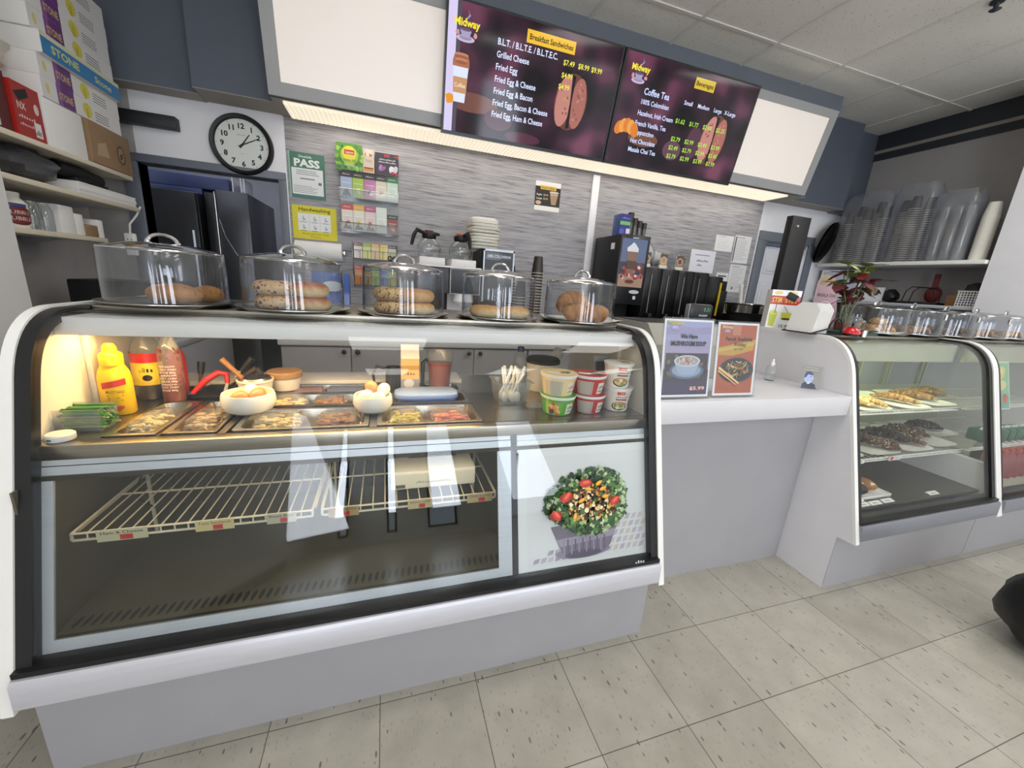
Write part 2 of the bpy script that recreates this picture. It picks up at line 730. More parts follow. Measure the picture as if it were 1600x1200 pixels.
def textgeo(t, bold):
    k = (t, bold)
    if k not in TXT:
        cu = bpy.data.curves.new('lettering', 'FONT')
        cu.body = t
        cu.size = 1
        cu.resolution_u = 2
        cu.offset = bold
        ob = bpy.data.objects.new('lettering', cu)
        me = ob.to_mesh()
        vs = [(v.co.x, v.co.y) for v in me.vertices]
        fs = [tuple(p.vertices) for p in me.polygons]
        ob.to_mesh_clear()
        bpy.data.objects.remove(ob)
        bpy.data.curves.remove(cu)
        TXT[k] = (vs, fs, max([v[0] for v in vs] or [1]), min([v[0] for v in vs] or [0]))
    return TXT[k]


class Art:
    def __init__(s, mb, P, m='print', eps=4e-5):
        s.mb, s.P, s.m, s.eps, s.d = mb, P, m, eps, 2e-4
        if mb.cl is None:
            mb.cl = mb.bm.loops.layers.float_color.new('Col')

    def poly(s, pts, col):
        s.d += s.eps
        if getattr(s.P, 'curved', False):
            # wrap round the wall: cut the outline into narrow upright strips
            x0, x1 = min(p[0] for p in pts), max(p[0] for p in pts)
            n = max(1, int((x1 - x0) / .0045))
            for i in range(n):
                q = pts
                for lim, sg in ((x0 + (x1 - x0) * i / n, 1), (x0 + (x1 - x0) * (i + 1) / n, -1)):
                    o = []
                    for k in range(len(q)):
                        a, b = q[k - 1], q[k]
                        ina, inb = (a[0] - lim) * sg >= -1e-9, (b[0] - lim) * sg >= -1e-9
                        if ina != inb:
                            t = (lim - a[0]) / (b[0] - a[0])
                            o.append((lim, a[1] + (b[1] - a[1]) * t))
                        if inb:
                            o.append(b)
                    q = o
                    if len(q) < 3:
                        break
                if len(q) >= 3:
                    s._f([s.mb.bm.verts.new(s.P(x, y, s.d)) for x, y in q], col)
            return
        s._f([s.mb.bm.verts.new(s.P(x, y, s.d)) for x, y in pts], col)

    def _f(s, vs, col):
        s.mb.m = s.m
        f = s.mb.face(vs)
        if f:
            c = (*lin(col), 1)
            for l in f.loops:
                l[s.mb.cl] = c

    def rect(s, x, y, w, h, col, nx=1):
        s.d += s.eps
        for i in range(nx):
            a, b = x + w * i / nx, x + w * (i + 1) / nx
            s._f([s.mb.bm.verts.new(s.P(u, v, s.d)) for u, v in ((a, y), (b, y), (b, y + h), (a, y + h))], col)

    def ell(s, cx, cy, rx, ry, col, n=18, rot=0, a0=0, a1=2 * PI):
        c, q = math.cos(rot), math.sin(rot)
        pts = []
        for i in range(n):
            a = a0 + (a1 - a0) * i / (n if a1 - a0 > 6.2 else n - 1)
            x, y = math.cos(a) * rx, math.sin(a) * ry
            pts.append((cx + x * c - y * q, cy + x * q + y * c))
        s.poly(pts, col)

    def blob(s, cx, cy, r, col, n=9, j=.35, asp=1):
        pts = []
        for i in range(n):
            a = 2 * PI * i / n
            k = r * (1 - j + 2 * j * R.random())
            pts.append((cx + math.cos(a) * k, cy + math.sin(a) * k * asp))
        s.poly(pts, col)

    def text(s, t, x, y, h, col, w=None, al='l', bold=.012, sub=False):
        vs, fs, wd, mn = textgeo(t, bold)
        k = h / .7
        kx = k
        if w is not None:
            kx = w / max(wd, 1e-3)
        if al == 'c':
            x -= wd * kx / 2
        elif al == 'r':
            x -= wd * kx
        s.d += s.eps * 2
        bv = [s.mb.bm.verts.new(s.P(x + a * kx, y + b * k, s.d)) for a, b in vs]
        for f in fs:
            s._f([bv[i] for i in f], col)

    def scrib(s, x, y, w, h, col, n=None):
        """a word too small to read"""
        n = n or max(3, int(w / h * 1.1))
        q = w / n
        for i in range(n):
            k = (.55, .8, .6, 1, .65)[(i * 3) % 5]
            s.rect(x + q * i, y, q * .62, h * k, col)

    def lines(s, x, y, w, n, dy, h, col, ragged=.3):
        for i in range(n):
            s.rect(x, y - i * dy, w * (1 - ragged * R.random()), h, col)


def plane(O, ux, uy):
    O, ux, uy = V(O), V(ux).normalized(), V(uy).normalized()
    n = ux.cross(uy)
    return lambda u, v, d: O + ux * u + uy * v + n * d


def cone(c, r0, r1, h, a0=-PI / 2, sq=1):
    """printed band round a cup: u runs along the wall from angle a0 (facing -y), v up"""
    rm = (r0 + r1) / 2

    def P(u, v, d):
        a = a0 + u / rm
        r = r0 + (r1 - r0) * v / h + d + 3e-4
        return V((c[0] + math.cos(a) * r, c[1] + math.sin(a) * r * sq, c[2] + v))
    P.curved = True
    return P
LAMPS = [(.06, -1.0), (1.89, -1.0), (3.72, -1.0), (.06, -4.66), (1.89, -4.66), (3.72, -4.66)]
P_CEIL, P_WIN, P_SIGN, P_DELI, P_LOW, P_PAST, EXPO = 6, 45, 3.0, 4.0, .65, 2.4, 0.52
P_LEFT = 65

# ------------------------------------------------------------------ camera
Rm = Matrix(((0.951551, 0.011207, -0.307287), (-0.299618, 0.258473, -0.918379), (0.069133, 0.965954, 0.249308)))
cam = bpy.data.objects.new('camera', bpy.data.cameras.new('camera'))
COL.objects.link(cam)
cam.matrix_world = Matrix.Translation(V((0.33283, -0.98432, 1.29653))) @ Rm.to_4x4()
cam.data.sensor_fit = 'HORIZONTAL'
cam.data.sensor_width = 36
cam.data.lens = 610.322 / 1600 * 36
cam.data.clip_start = .02
S.camera = cam

# ------------------------------------------------------------------ the room
YW, HC = 2.1, 2.93
b = MB('vinyl_tile')
b.box(-2.6, 6, -6.6, 5, -.05, 0)
struct(b, 'floor')
b = MB('ceiling_tile')
b.box(-1.5, 5.1, -6.6, 2.2, HC, HC + .05)
b.m = 'tbar'
xs = [2.79 - .61 * k for k in range(7)] + [2.79 + .61 * k for k in range(1, 4)]
for x in xs:
    b.box(x - .011, x + .011, -6.5, 2.1, HC - .006, HC + .002)
for y in (1.414, .195, -1.024, -2.243, -3.46, -4.68, -5.9):
    b.box(-1.4, 5, y - .011, y + .011, HC - .0065, HC + .002)
struct(b, 'ceiling')
b = MB('white_paint')


def wall(b, x0, x1, z0, z1, m, y=YW, t=.1):
    b.m = m
    b.box(x0, x1, y, y + t, z0, z1)


wall(b, -1.4, -1.03, 0, HC, 'grey_wall')
wall(b, -1.03, -.305, 1.83, HC, 'white_paint')
wall(b, -.305, -.255, 0, HC, 'white_paint')
wall(b, -.255, 3.72, 0, HC, 'grasscloth_paper')
wall(b, 3.72, 3.83, 0, HC, 'white_paint')
wall(b, 3.83, 4.40, 1.86, HC, 'white_paint')
wall(b, 4.40, 5.1, 0, HC, 'white_paint')
struct(b, 'wall_back')
b = MB('cream_paint')
b.box(-1.5, -.89, -4.6, .92, 0, HC)
b.box(-1.5, -.89, -6.5, -6.4, 0, HC)
b.box(-1.5, -.89, -6.4, -4.6, 0, .2)
b.box(-1.5, -.89, -6.4, -4.6, 2.6, HC)
b.m = 'grey_wall'
b.box(-1.5, -1.3, .92, 2.1, 0, HC)
struct(b, 'wall_left')
b = MB('white_paint')
b.box(4.56, 5.1, -6.5, .83, 0, HC)
b.m = 'grey_wall'
b.box(4.95, 5.1, .83, 2.1, 0, HC)
struct(b, 'wall_right')
b = MB('cream_paint')
wx = [(-.5, -.32), (.32, .5), (1.05, 1.6), (2.5, 3.5)]
edges = [-1.5] + [e for w in wx for e in w] + [5.1]
for i in range(0, len(edges), 2):
    b.box(edges[i], edges[i + 1], -6.6, -6.5, 0, HC)
for w in wx:
    b.box(w[0], w[1], -6.6, -6.5, 2.55, HC)
    b.box(w[0], w[1], -6.6, -6.5, 0, .15)
struct(b, 'wall_front')
for i, w in enumerate(wx):
    b = MB('dark_trim')
    for x in (w[0], w[1] - .04):
        b.box(x, x + .04, -6.57, -6.51, .15, 2.55)
    for z in (.15, 1.0, 2.51):
        b.box(w[0], w[1], -6.57, -6.51, z, z + .04)
    b.m = 'glass'
    b.box(w[0] + .03, w[1] - .03, -6.545, -6.54, .18, 2.52)
    struct(b, 'window_%d' % (i + 1))
b = MB('dark_trim')
for y in (-6.4, -4.64):
    b.box(-1.3, -1.24, y, y + .04, .2, 2.6)
for z in (.2, 2.56):
    b.box(-1.3, -1.24, -6.4, -4.6, z, z + .04)
b.m = 'glass'
b.box(-1.275, -1.27, -6.37, -4.63, .23, 2.57)
struct(b, 'window_5')
b = MB('trim_grey')
b.box(-.89, -.876, -4.6, .92, 0, .1, .003)
struct(b, 'baseboard_left')

# soffit above the back counter
b = MB('soffit_navy')
for x0, x1, y0, z0 in ((-1.3, -.65, 1.975, 2.2), (-.65, -.26, 1.9, 2.205), (-.26, 3.86, 1.82, 2.2), (3.86, 4.55, 1.95, 2.2), (4.55, 4.95, 2.06, 2.19)):
    b.m = 'soffit_navy'
    b.box(x0, x1, y0, YW, z0 + .004, HC)
    b.m = 'soffit_under'
    b.box(x0, x1, y0 + .001, YW, z0, z0 + .004)
b.m = 'trim_grey'
b.box(-.3, 3.87, 1.70, 1.83, 2.78, HC)
struct(b, 'trim_1')
b = MB('white_paint')
b.box(1.915, 1.975, YW - .02, YW, .9, 2.17, .004)
struct(b, 'trim_2')
b = MB('dark_trim')
b.box(4.925, 4.95, .83, 2.06, 2.79, HC)
b.box(4.935, 4.95, .83, 2.06, 2.70, 2.762)
b.m = 'soffit_under'
b.box(4.932, 4.95, .83, 2.06, 2.762, 2.79)
struct(b, 'trim_3')
# left doorway trim
b = MB('trim_grey')
b.box(-1.10, -.262, YW - .022, YW, 1.83, 1.875, .003)
b.box(-1.10, -1.03, YW - .022, YW, 0, 1.83, .003)
b.box(-.305, -.262, YW - .022, YW, 0, 1.83, .003)
b.box(-1.035, -1.03, YW, YW + .1, 0, 1.83)
b.box(-.305, -.30, YW, YW + .1, 0, 1.83)
b.box(-1.03, -.305, YW, YW + .1, 1.83, 1.836)
struct(b, 'trim_4')
b = MB('trim_grey')
b.box(3.735, 4.46, YW - .022, YW, 1.86, 1.945, .003)
b.box(3.735, 3.83, YW - .022, YW, 0, 1.86, .003)
b.box(4.40, 4.48, YW - .022, YW, 0, 1.86, .003)
b.box(3.83, 4.40, YW + .02, YW + .1, 1.83, 1.86)
struct(b, 'trim_5')
# right-hand panelled door, standing a little ajar
b = MB('door_white')
dr = thing('door_1', None, None, (3.845, 2.125, 0))
dr['kind'] = 'structure'
b.box(3.845, 4.385, 2.125, 2.16, .01, 1.80, .003)
for cx in (3.905, 4.145):
    for z0, z1 in ((1.56, 1.745), (.98, 1.48), (.22, .86)):
        b.box(cx, cx + .19, 2.117, 2.126, z0, z1, .006)
        b.box(cx + .03, cx + .16, 2.110, 2.125, z0 + .03, z1 - .03, .008)
b.build('door_panel', dr)
b = MB('chrome')
b.ball((4.345, 2.09, .95), .026)
b.cyl((4.345, 2.095, .95), (4.345, 2.125, .95), .012)
b.build('door_knob', dr)
# kitchen seen through the left doorway and the passage behind the right door
b = MB('kitchen_wall')
b.box(-2.5, .6, 3.9, 4.0, 0, 2.6)
b.box(-2.5, -2.4, 2.2, 3.9, 0, 2.6)
b.box(-.26, -.2, 2.2, 3.9, 0, 2.6)
b.box(-2.5, .6, 2.2, 4.0, 2.55, 2.6)
struct(b, 'wall_kitchen')
b = MB('kitchen_wall')
b.box(3.6, 5.1, 3.2, 3.3, 0, 2.6)
b.box(3.6, 3.66, 2.2, 3.2, 0, 2.6)
b.box(5.04, 5.1, 2.2, 3.2, 0, 2.6)
b.box(3.6, 5.1, 2.2, 3.3, 2.55, 2.6)
struct(b, 'wall_passage')

# ------------------------------------------------------------------ lit menu box and screens
TA = math.atan2(.13, .6)


def tilt(x0, z0, y0):
    """plane through (x0, y0, z0) whose top leans towards the shop"""
    return plane((x0, y0, z0), (1, 0, 0), (0, -math.sin(TA), math.cos(TA)))


lb = thing('light_box_sign', 'long blank lit menu box with grey frame above the back counter', 'sign', (1.75, 1.77, 2.2))


def slab(b, P, u0, u1, v0, v1, d0, d1):
    q = [b.bm.verts.new(P(u, v, d)) for d in (d0, d1) for u, v in ((u0, v0), (u1, v0), (u1, v1), (u0, v1))]
    for f in ((0, 3, 2, 1), (4, 5, 6, 7), (0, 1, 5, 4), (1, 2, 6, 5), (2, 3, 7, 6), (3, 0, 4, 7)):
        b.face([q[i] for i in f])


P = tilt(-.255, 2.2, 1.775)
b = MB('sign_frame')
W_ = 4.03
slab(b, P, 0, W_, 0, .065, -.05, .012)
slab(b, P, 0, W_, .55, .605, -.05, .012)
slab(b, P, 0, .065, .065, .55, -.05, .012)
slab(b, P, W_ - .065, W_, .065, .55, -.05, .012)
b.build('frame', lb)
b = MB('sign_lit')
slab(b, P, .06, W_ - .06, .06, .555, -.045, .004)
b.build('lit_panel', lb)
b = MB('diffuser_lit')
b.box(-.2, 3.66, 1.825, 2.06, 2.185, 2.1985)
o = b.build('under_light', lb)
b = MB('diffuser_lit')
for i in range(150):
    x = -.19 + i * .0256
    b.box(x, x + .008, 1.83, 2.055, 2.182, 2.1855)
b.build('ribs', o)


def screen(x, name_label):
    t = thing('menu_screen', name_label, 'screen', (x + .555, 1.70, 2.155))
    Q = tilt(x, 2.15, 1.715)
    b = MB('black_gloss')
    slab(b, Q, 0, 1.108, 0, .635, -.03, .006)
    t_bez = b.build('bezel', t)
    b = MB('black')
    a = Art(b, lambda u, v, d: Q(u + .012, v + .018, d + .007), 'screen')
    return t, b, a


SW, SH = 1.084, .605


def bg(a):
    a.m = 'screen_bg'
    a.rect(0, 0, SW, SH, '#120910')
    a.m = 'screen'


def bean(a, x, y, w, h):
    a.ell(x, y, w, h, '#5f3830', n=24, rot=-.08)
    a.ell(x - w * .42, y, w * .5, h * .92, '#b57a70', n=20, rot=-.1)
    a.ell(x + w * .45, y, w * .48, h * .9, '#9d6156', n=20, rot=-.05)
    for i in range(26):
        sx = R.choice((-.42, .45)) + (R.random() - .5) * .5
        a.ell(x + w * sx, y + h * (R.random() - .5) * 1.4, w * .05, h * .05, R.choice(('#b27a6e', '#7a443c')), n=7)
    a.poly([(x - w * .12, y + h * .95), (x + w * .1, y + h * .9), (x + w * .05, y), (x + w * .12, y - h * .9), (x - w * .1, y - h * .95), (x - w * .04, y)], '#150a0c')


def midway(a, x, y, k=1.0):
    a.ell(x + .055 * k, y - .052 * k, .052 * k, .016 * k, '#b9a9c4')
    a.ell(x + .055 * k, y - .048 * k, .036 * k, .010 * k, '#8d7fa0')
    a.poly([(x + .022 * k, y - .012 * k), (x + .088 * k, y - .012 * k), (x + .076 * k, y - .046 * k), (x + .034 * k, y - .046 * k)], '#9a93b2')
    a.ell(x + .055 * k, y - .012 * k, .033 * k, .007 * k, '#5a4a6a')
    for sx in (-.0, .1):
        a.blob(x + .01 * k + sx * k, y - .03 * k, .012 * k, '#c48a96')
    a.poly([(x + .05 * k, y + .03 * k), (x + .07 * k, y + .055 * k), (x + .062 * k, y + .075 * k), (x + .078 * k, y + .05 * k), (x + .058 * k, y + .03 * k)], '#7d8fb0')
    a.text('Midway', x - .012 * k, y + .002 * k, .034 * k, '#e8d83a', w=.145 * k, bold=.03)


t, b, a = screen(.668, 'left wall screen showing the breakfast sandwich menu')
bg(a)
bean(a, .79, .27, .11, .15)
a.ell(.16, .16, .16, .05, '#6a4238')
a.ell(.33, .10, .09, .055, '#4a2a33')
a.ell(.5, .03, .12, .03, '#4f2838')
a.rect(0, 0, .048, SH, '#c9bfe0')
a.rect(.048, 0, .024, SH, '#4c4650')
midway(a, .045, .50, 1.0)
# paper cup with lid
a.blob(.03, .165, .03, '#d98b1e')
a.poly([(.05, .15), (.115, .15), (.128, .32), (.04, .32)], '#cfd6ec')
a.poly([(.045, .195), (.121, .195), (.125, .27), (.042, .27)], '#b98a62')
a.text('Coffee', .05, .222, .02, '#e8d5bd', w=.065)
a.poly([(.036, .318), (.132, .318), (.132, .345), (.122, .375), (.046, .375), (.036, .345)], '#a0664c')
for i in range(4):
    a.ell(.084, .375 - i * .012, .04 - .002 * i, .008, ('#b5785c', '#8c543e')[i % 2])
a.rect(.455, .505, .31, .062, '#e0b330')
a.text('Breakfast Sandwiches', .61, .523, .026, '#111111', w=.28, al='c', bold=.02)
for i, s_ in enumerate(('B.L.T. / B.L.T.E. / B.L.T.E.C.', 'Grilled Cheese', 'Fried Egg', 'Fried Egg & Cheese', 'Fried Egg & Bacon', 'Fried Egg, Bacon & Cheese', 'Fried Egg, Ham & Cheese')):
    a.text(s_, .285, .462 - i * .058, .03, '#d5ddfb', w=(.375, .2, .135, .26, .25, .36, .335)[i], bold=.016)
for x, y, s_ in ((.70, .447, '$7.49'), (.80, .447, '$8.99'), (.89, .447, '$9.99'), (.70, .385, '$4.99'), (.69, .327, '$4.99')):
    a.text(s_, x, y, .026, '#e6df4a', w=.075, bold=.012)
a.text('.99', .725, .268, .022, '#a89b3a', w=.035, bold=.02)
b.build('display', t)

t, b, a = screen(1.785, 'right wall screen showing the beverages menu')
bg(a)
bean(a, .82, .24, .11, .155)
a.ell(.50, .13, .075, .06, '#5d3d4c')
a.ell(.25, .16, .12, .045, '#6a4438')
a.ell(.66, .20, .06, .1, '#4d303e')
midway(a, .06, .515, .95)
a.rect(.545, .505, .165, .062, '#c9ad35')
a.text('Beverages', .627, .523, .026, '#111111', w=.145, al='c', bold=.02)
a.text('Coffee Tea', .175, .405, .036, '#c6d2f5', w=.2, bold=.02)
for x, s_ in ((.50, 'Small'), (.615, 'Medium'), (.755, 'Large'), (.85, 'X-Large')):
    a.text(s_, x, .405, .024, '#d5ddfb', w=(.07, .1, .07, .1)[(x > .6) + (x > .7) + (x > .8)], bold=.012)
for i, s_ in enumerate(('100% Colombian', 'Hazelnut, Irish Cream', 'French Vanilla, Tea', 'Cappuccino', 'Hot Chocolate', 'Masala Chai Tea')):
    a.text(s_, .165 - .003 * i, (.352, .29, .232, .182, .13, .078)[i], .027, '#c6d2f5', w=(.225, .285, .25, .17, .2, .225)[i], bold=.02)
for y, r_ in ((.285, ('$1.62', '$1.77', '$2.00', '$2.25')), (.178, ('$2.79', '$2.99', '$3.49', '$3.99')), (.125, ('$2.49', '$2.79', '$2.99', '$3.45')), (.073, ('$2.79', '$2.99', '$3.49', '$3.99'))):
    for i, s_ in enumerate(r_):
        a.text(s_, .468 + .118 * i, y + .01, .026, '#a6dc4a', w=.078, bold=.012)
# croissant picture
for q in range(5):
    a.ell(.045 + .03 * q, .2 + .02 * math.sin(q * .8), .03, .042, ('#c9762a', '#dd9440')[q % 2], rot=-.5 + .2 * q)
b.build('display', t)

# ------------------------------------------------------------------ display cases (shared end profile)
def qb(p0, p1, p2, n):
    return [tuple(p0[i] * (1 - t) ** 2 + 2 * p1[i] * t * (1 - t) + p2[i] * t * t for i in (0, 1)) for t in [k / n for k in range(n + 1)]]


FRONT = [(-.043, .285), (.06, .652)] + qb((.160, 1.01), (.202, 1.16), (.33, 1.16), 12)
TOPZ, CASE_B = 1.16, .84


def offs(line, d):
    """front outline moved inwards by d"""
    out = []
    n = len(line)
    for i in range(n):
        a_, c_ = line[max(i - 1, 0)], line[min(i + 1, n - 1)]
        t_ = V((c_[0] - a_[0], c_[1] - a_[1])).normalized()
        out.append((line[i][0] + t_.y * d, line[i][1] - t_.x * d))
    return out


def cut(pts, zmin):
    o = []
    for p, q in zip(pts, pts[1:]):
        if q[1] <= zmin:
            continue
        if p[1] < zmin:
            k = (zmin - p[1]) / (q[1] - p[1])
            o.append((p[0] + (q[0] - p[0]) * k, zmin))
        elif not o:
            o.append(p)
        o.append(q)
    return o


def sweep(b, x0, x1, d0, d1, zmin=0, yend=None):
    base = cut(FRONT, zmin)
    A, B = offs(base, d0), offs(base, d1)
    if yend:
        A = A + [(yend, TOPZ - d0)]
        B = B + [(yend, TOPZ - d1)]
    vs = [[b.bm.verts.new((x, y, z)) for (x, (y, z)) in ((x0, p), (x1, p), (x1, q), (x0, q))] for p, q in zip(A, B)]
    for u, w in zip(vs, vs[1:]):
        for i in range(4):
            j = (i + 1) % 4
            b.face([u[i], u[j], w[j], w[i]], True)
    b.face(vs[0])
    b.face(list(reversed(vs[-1])))


FOFF = -.005


def SPL(x0, z0):
    """the sloping inner front plane of a case"""
    k = .28
    n = math.hypot(1, k)
    return plane((x0, FOFF + (z0 - .285) * k, z0), (1, 0, 0), (0, k / n, 1 / n))


def case(name, label, x0, x1, kick_m='laminate', bump='rail_metal', top=True, openside=()):
    t = thing(name, label, 'display case', ((x0 + x1) / 2, .03, 0))
    b = MB(kick_m)
    b.box(x0 + .0205, x1 - .0205, .031, CASE_B, 0, .29)
    b.box(x0, x1, .0288, .0309, 0, .2765)
    b.build('kick_base', t)
    for xa in (x0, x1 - .02):
        b = MB('laminate_sidelit')
        pts = [(.031, 0), (.031, .277)] + FRONT + [(CASE_B, TOPZ), (CASE_B, 0)]
        if xa in [x0 if k == 0 else x1 - .02 for k in openside]:
            # only a frame here: the inside runs on into the neighbouring case
            pts = [(.031, 0), (.031, .277)] + FRONT + [(CASE_B, TOPZ), (CASE_B, TOPZ - .03)] + list(reversed(offs(cut(FRONT, .545), .03))) + [(CASE_B, .545), (CASE_B, 0)]
        b.prism([(p[0], p[1]) for p in pts], 0, xa, xa + .02)
        o = b.build('end_panel', t)
        b = MB('white_plastic')
        sweep(b, xa - .001, xa + .021, -.003, .012, .288, CASE_B)
        b.build('edge_band', o)
    for xa in (x0 + .021, x1 - .049):
        b = MB('rubber')
        sweep(b, xa, xa + .028, .002, .03, .345, .42)
        b.build('glass_gasket', t)
    b = MB(bump)
    k = .28
    y = lambda z: -.040 + (z - .285) * k * .25
    b.prism([(y(.30), .295), (y(.30) - .004, .30), (y(.365) - .006, .362), (y(.37), .37), (.03, .37), (.03, .295)], 0, x0 + .021, x1 - .021)
    b.build('front_bumper', t)
    b = MB('rubber')
    b.box(x0 + .021, x1 - .021, -.028, .03, .3705, .384)
    b.build('sill_gasket', t)
    b = MB('case_glass')
    sweep(b, x0 + .0495, x1 - .0495, .008, .013, .3845, .40)
    b.build('front_glass', t)
    if top:
        b = MB('steel')
        b.box(x0 + .0495, x1 - .0495, .402, CASE_B, TOPZ - .02, TOPZ - .0008, .003)
        b.build('top_shelf', t)
    return t
# ------------------------------------------------------------------ left case: sandwich station
X0, X1 = -.485, 1.275
c1 = case('deli_display_case', 'long left deli case with sandwich pans behind curved glass', X0, X1)
XI, XJ = X0 + .021, X1 - .021
# inner liner of upper part, valance
for x in (XI, XJ - .006):
    b = MB('laminate_in')
    b.prism(offs(cut(FRONT, .79), .032) + [(CASE_B, TOPZ - .032), (CASE_B, .79)], 0, x, x + .006)
    b.build('side_liner', c1)
b = MB('white_paint')
b.box(XI + .007, XJ - .007, .29, .305, 1.092, 1.132, .004)
b.box(XI + .007, XJ - .007, .29, .83, 1.128, 1.138)
o = b.build('valance', c1)
b = MB('tube_warm')
b.cyl((XI + .06, .345, 1.112), (.72, .345, 1.112), .013, n=12)
b.build('light_tube', o)
for x, nm in ((XI + .0065, 'rear_post'), (XJ - .0215, 'rear_post')):
    b = MB('laminate_in')
    b.box(x, x + .015, .375, .41, .86, 1.127, .003)
    b.build(nm, c1)
# steel worktop with an opening for the pans
WZ = .855
b = MB('steel')
x0, x1, yf, yb = XI + .001, XJ - .001, .142, .675
ox0, ox1, oy0, oy1 = -.345, .635, .178, .665
b.box(x0, x1, yf, oy0, WZ - .014, WZ - .0008, .002)
b.box(x0, ox0, oy0, yb, WZ - .014, WZ - .0008)
b.box(ox1, x1, oy0, yb, WZ - .014, WZ - .0008)
b.box(.66, x1, yb, .82, WZ - .014, WZ - .0008)
b.box(x0, x1, yf - .003, yf + .012, WZ - .038, WZ - .001, .003)
b.box(ox0, ox1, oy1, yb, WZ - .014, WZ - .0008)
for x in (-.232, -.098):
    b.box(x, x + .018 if x > -.2 else x + .006, oy0, .47, WZ - .014, WZ - .0012)
b.box(.285, .305, oy0, oy1, WZ - .014, WZ - .0012)
b.box(-.08, ox1, .372, .385, WZ - .014, WZ - .0012)
b.build('worktop', c1)
b = MB('liner_dark')
b.box(XI + .001, XJ - .001, .125, .80, .772, .784)
b.build('well_floor', c1)
b = MB('white_plastic')
b.box(x0 + .01, .655, .685, .835, WZ - .03, WZ + .012, .004)
b.build('cutting_board', c1)
# lower sloping front: rails, glazed opening, picture panel
FP = SPL(XI, .345)
fz = lambda z: (z - .345) * math.hypot(1, .28)
b = MB('alu')
w = .716 - XI
slab(b, FP, .003, w, fz(.772), fz(.802), 0, .006)
slab(b, FP, .003, w, fz(.804), fz(.8165), 0, .004)
slab(b, FP, .003, w, fz(.35), fz(.41), 0, .006)
slab(b, FP, .003, .049, fz(.41), fz(.772), 0, .006)
slab(b, FP, w - .045, w, fz(.41), fz(.772), 0, .006)
b.build('front_frame', c1)
b = MB('case_glass')
slab(b, FP, .049, w - .045, fz(.41), fz(.772), .001, .004)
b.build('front_window', c1)
b = MB('rubber')
slab(b, FP, w + .001, w + .021, fz(.35), fz(.8165), 0, .007)
b.build('mullion', c1)
b = MB('alu')
slab(b, FP, w + .0215, XJ - XI - .003, fz(.799), fz(.8165), 0, .006)
b.build('picture_rail', c1)
b = MB('counter_lam')
slab(b, FP, w + .0215, XJ - XI - .003, fz(.35), fz(.798), 0, .005)
SP0 = SPL(XI + w + .0215, .35)
PW, PH = XJ - XI - .003 - w - .0215, fz(.798) - fz(.35)
a = Art(b, lambda u, v, d: SP0(u, v, d + .0052), 'print')
# picture of a salad bowl on a white ground
a.rect(0, 0, PW, PH, '#e3e7ea')
a.rect(.03, .045, PW - .055, PH - .10, '#dfe2e6')
for i in range(9):
    for j in range(5):
        x = .30 + .026 * i + .012 * j
        y = .06 + .026 * j
        if x < PW - .045:
            a.poly([(x, y), (x + .018, y + .004), (x + .024, y + .022), (x + .006, y + .018)], ('#bdb6c6', '#c8c1cc', '#cfc7be')[(i + j) % 3])
for i in range(7):
    for j in range(3):
        x, y = .05 + .026 * i, .055 + .022 * j
        if j * 2 < i + 1:
            a.poly([(x, y), (x + .019, y + .003), (x + .024, y + .018), (x + .005, y + .015)], ('#aaa3b8', '#bcb6c6', '#c9c5d0')[(i + j) % 3])
a.ell(.235, .075, .105, .022, '#8d86a0')
a.poly([(.115, .17), (.385, .19), (.34, .085), (.30, .062), (.20, .056), (.155, .078)], '#7c7488')
a.poly([(.135, .125), (.365, .14), (.35, .115), (.15, .10)], '#a49cb2')
a.ell(.235, .068, .07, .014, '#5e566c')
for i in range(12):
    a.rect(.16 + .014 * i, .07 + .004 * R.random(), .006, .05, ('#9a92aa', '#6a6278')[i % 2])
G_ = ['#1f3b1f', '#2f5a2a', '#47753a', '#6f9a52', '#9db777', '#28472a', '#55803e', '#b9c99a', '#36602f']
a.ell(.25, .235, .15, .085, '#24401f', 26)
pcs = []
for i in range(560):
    ang = R.random() * 2 * PI
    rr = math.sqrt(.18 + .82 * R.random())
    x = .25 + math.cos(ang) * rr * .158
    y = .24 + math.sin(ang) * rr * .108 + .032 * max(0, math.cos(ang) * math.sin(ang))
    pcs.append((rr + .25 * R.random(), x, y))
for k_, x, y in sorted(pcs, reverse=True):
    r_ = .005 + .008 * R.random()
    c_ = R.randrange(9)
    a.blob(x, y, r_, G_[c_], n=11, j=.55)
    if c_ in (3, 4, 7):
        a.blob(x + .002, y + .002, r_ * .5, '#dde4c0', n=7, j=.6)
TOP_ = ['#7c5836', '#b98d4a', '#3d2a1e', '#d8b65c', '#e2c88a', '#54401f', '#8c3b23', '#47702f', '#efe0b8', '#2c2320', '#c98a3a']
for i in range(260):
    ang = R.random() * 2 * PI
    rr = math.sqrt(R.random())
    a.blob(.255 + math.cos(ang) * rr * .10, .25 + math.sin(ang) * rr * .062, .003 + .006 * R.random(), R.choice(TOP_), n=7, j=.5)
for x, y, r_, rot in ((.225, .318, .026, .1), (.155, .278, .027, .8), (.118, .222, .026, -.9), (.335, .25, .025, .7)):
    a.blob(x, y, r_ * .95, '#8c2416', n=9, j=.12, asp=.62)
    a.ell(x, y, r_ * .8, r_ * .42, '#c23a22', rot=rot)
    a.ell(x + .002, y + .003, r_ * .5, r_ * .18, '#e0694a', rot=rot)
for x, y, rot in ((.29, .295, .3), (.235, .298, -.2), (.30, .268, 0), (.185, .212, 1.3), (.21, .262, .4), (.275, .315, .5)):
    a.ell(x, y, .014, .007, '#c9821f', rot=rot)
    a.ell(x, y + .001, .011, .0045, '#e6b046', rot=rot)
a.scrib(PW - .1, .022, .04, .01, '#b9b9bc')
b.build('salad_panel', c1)
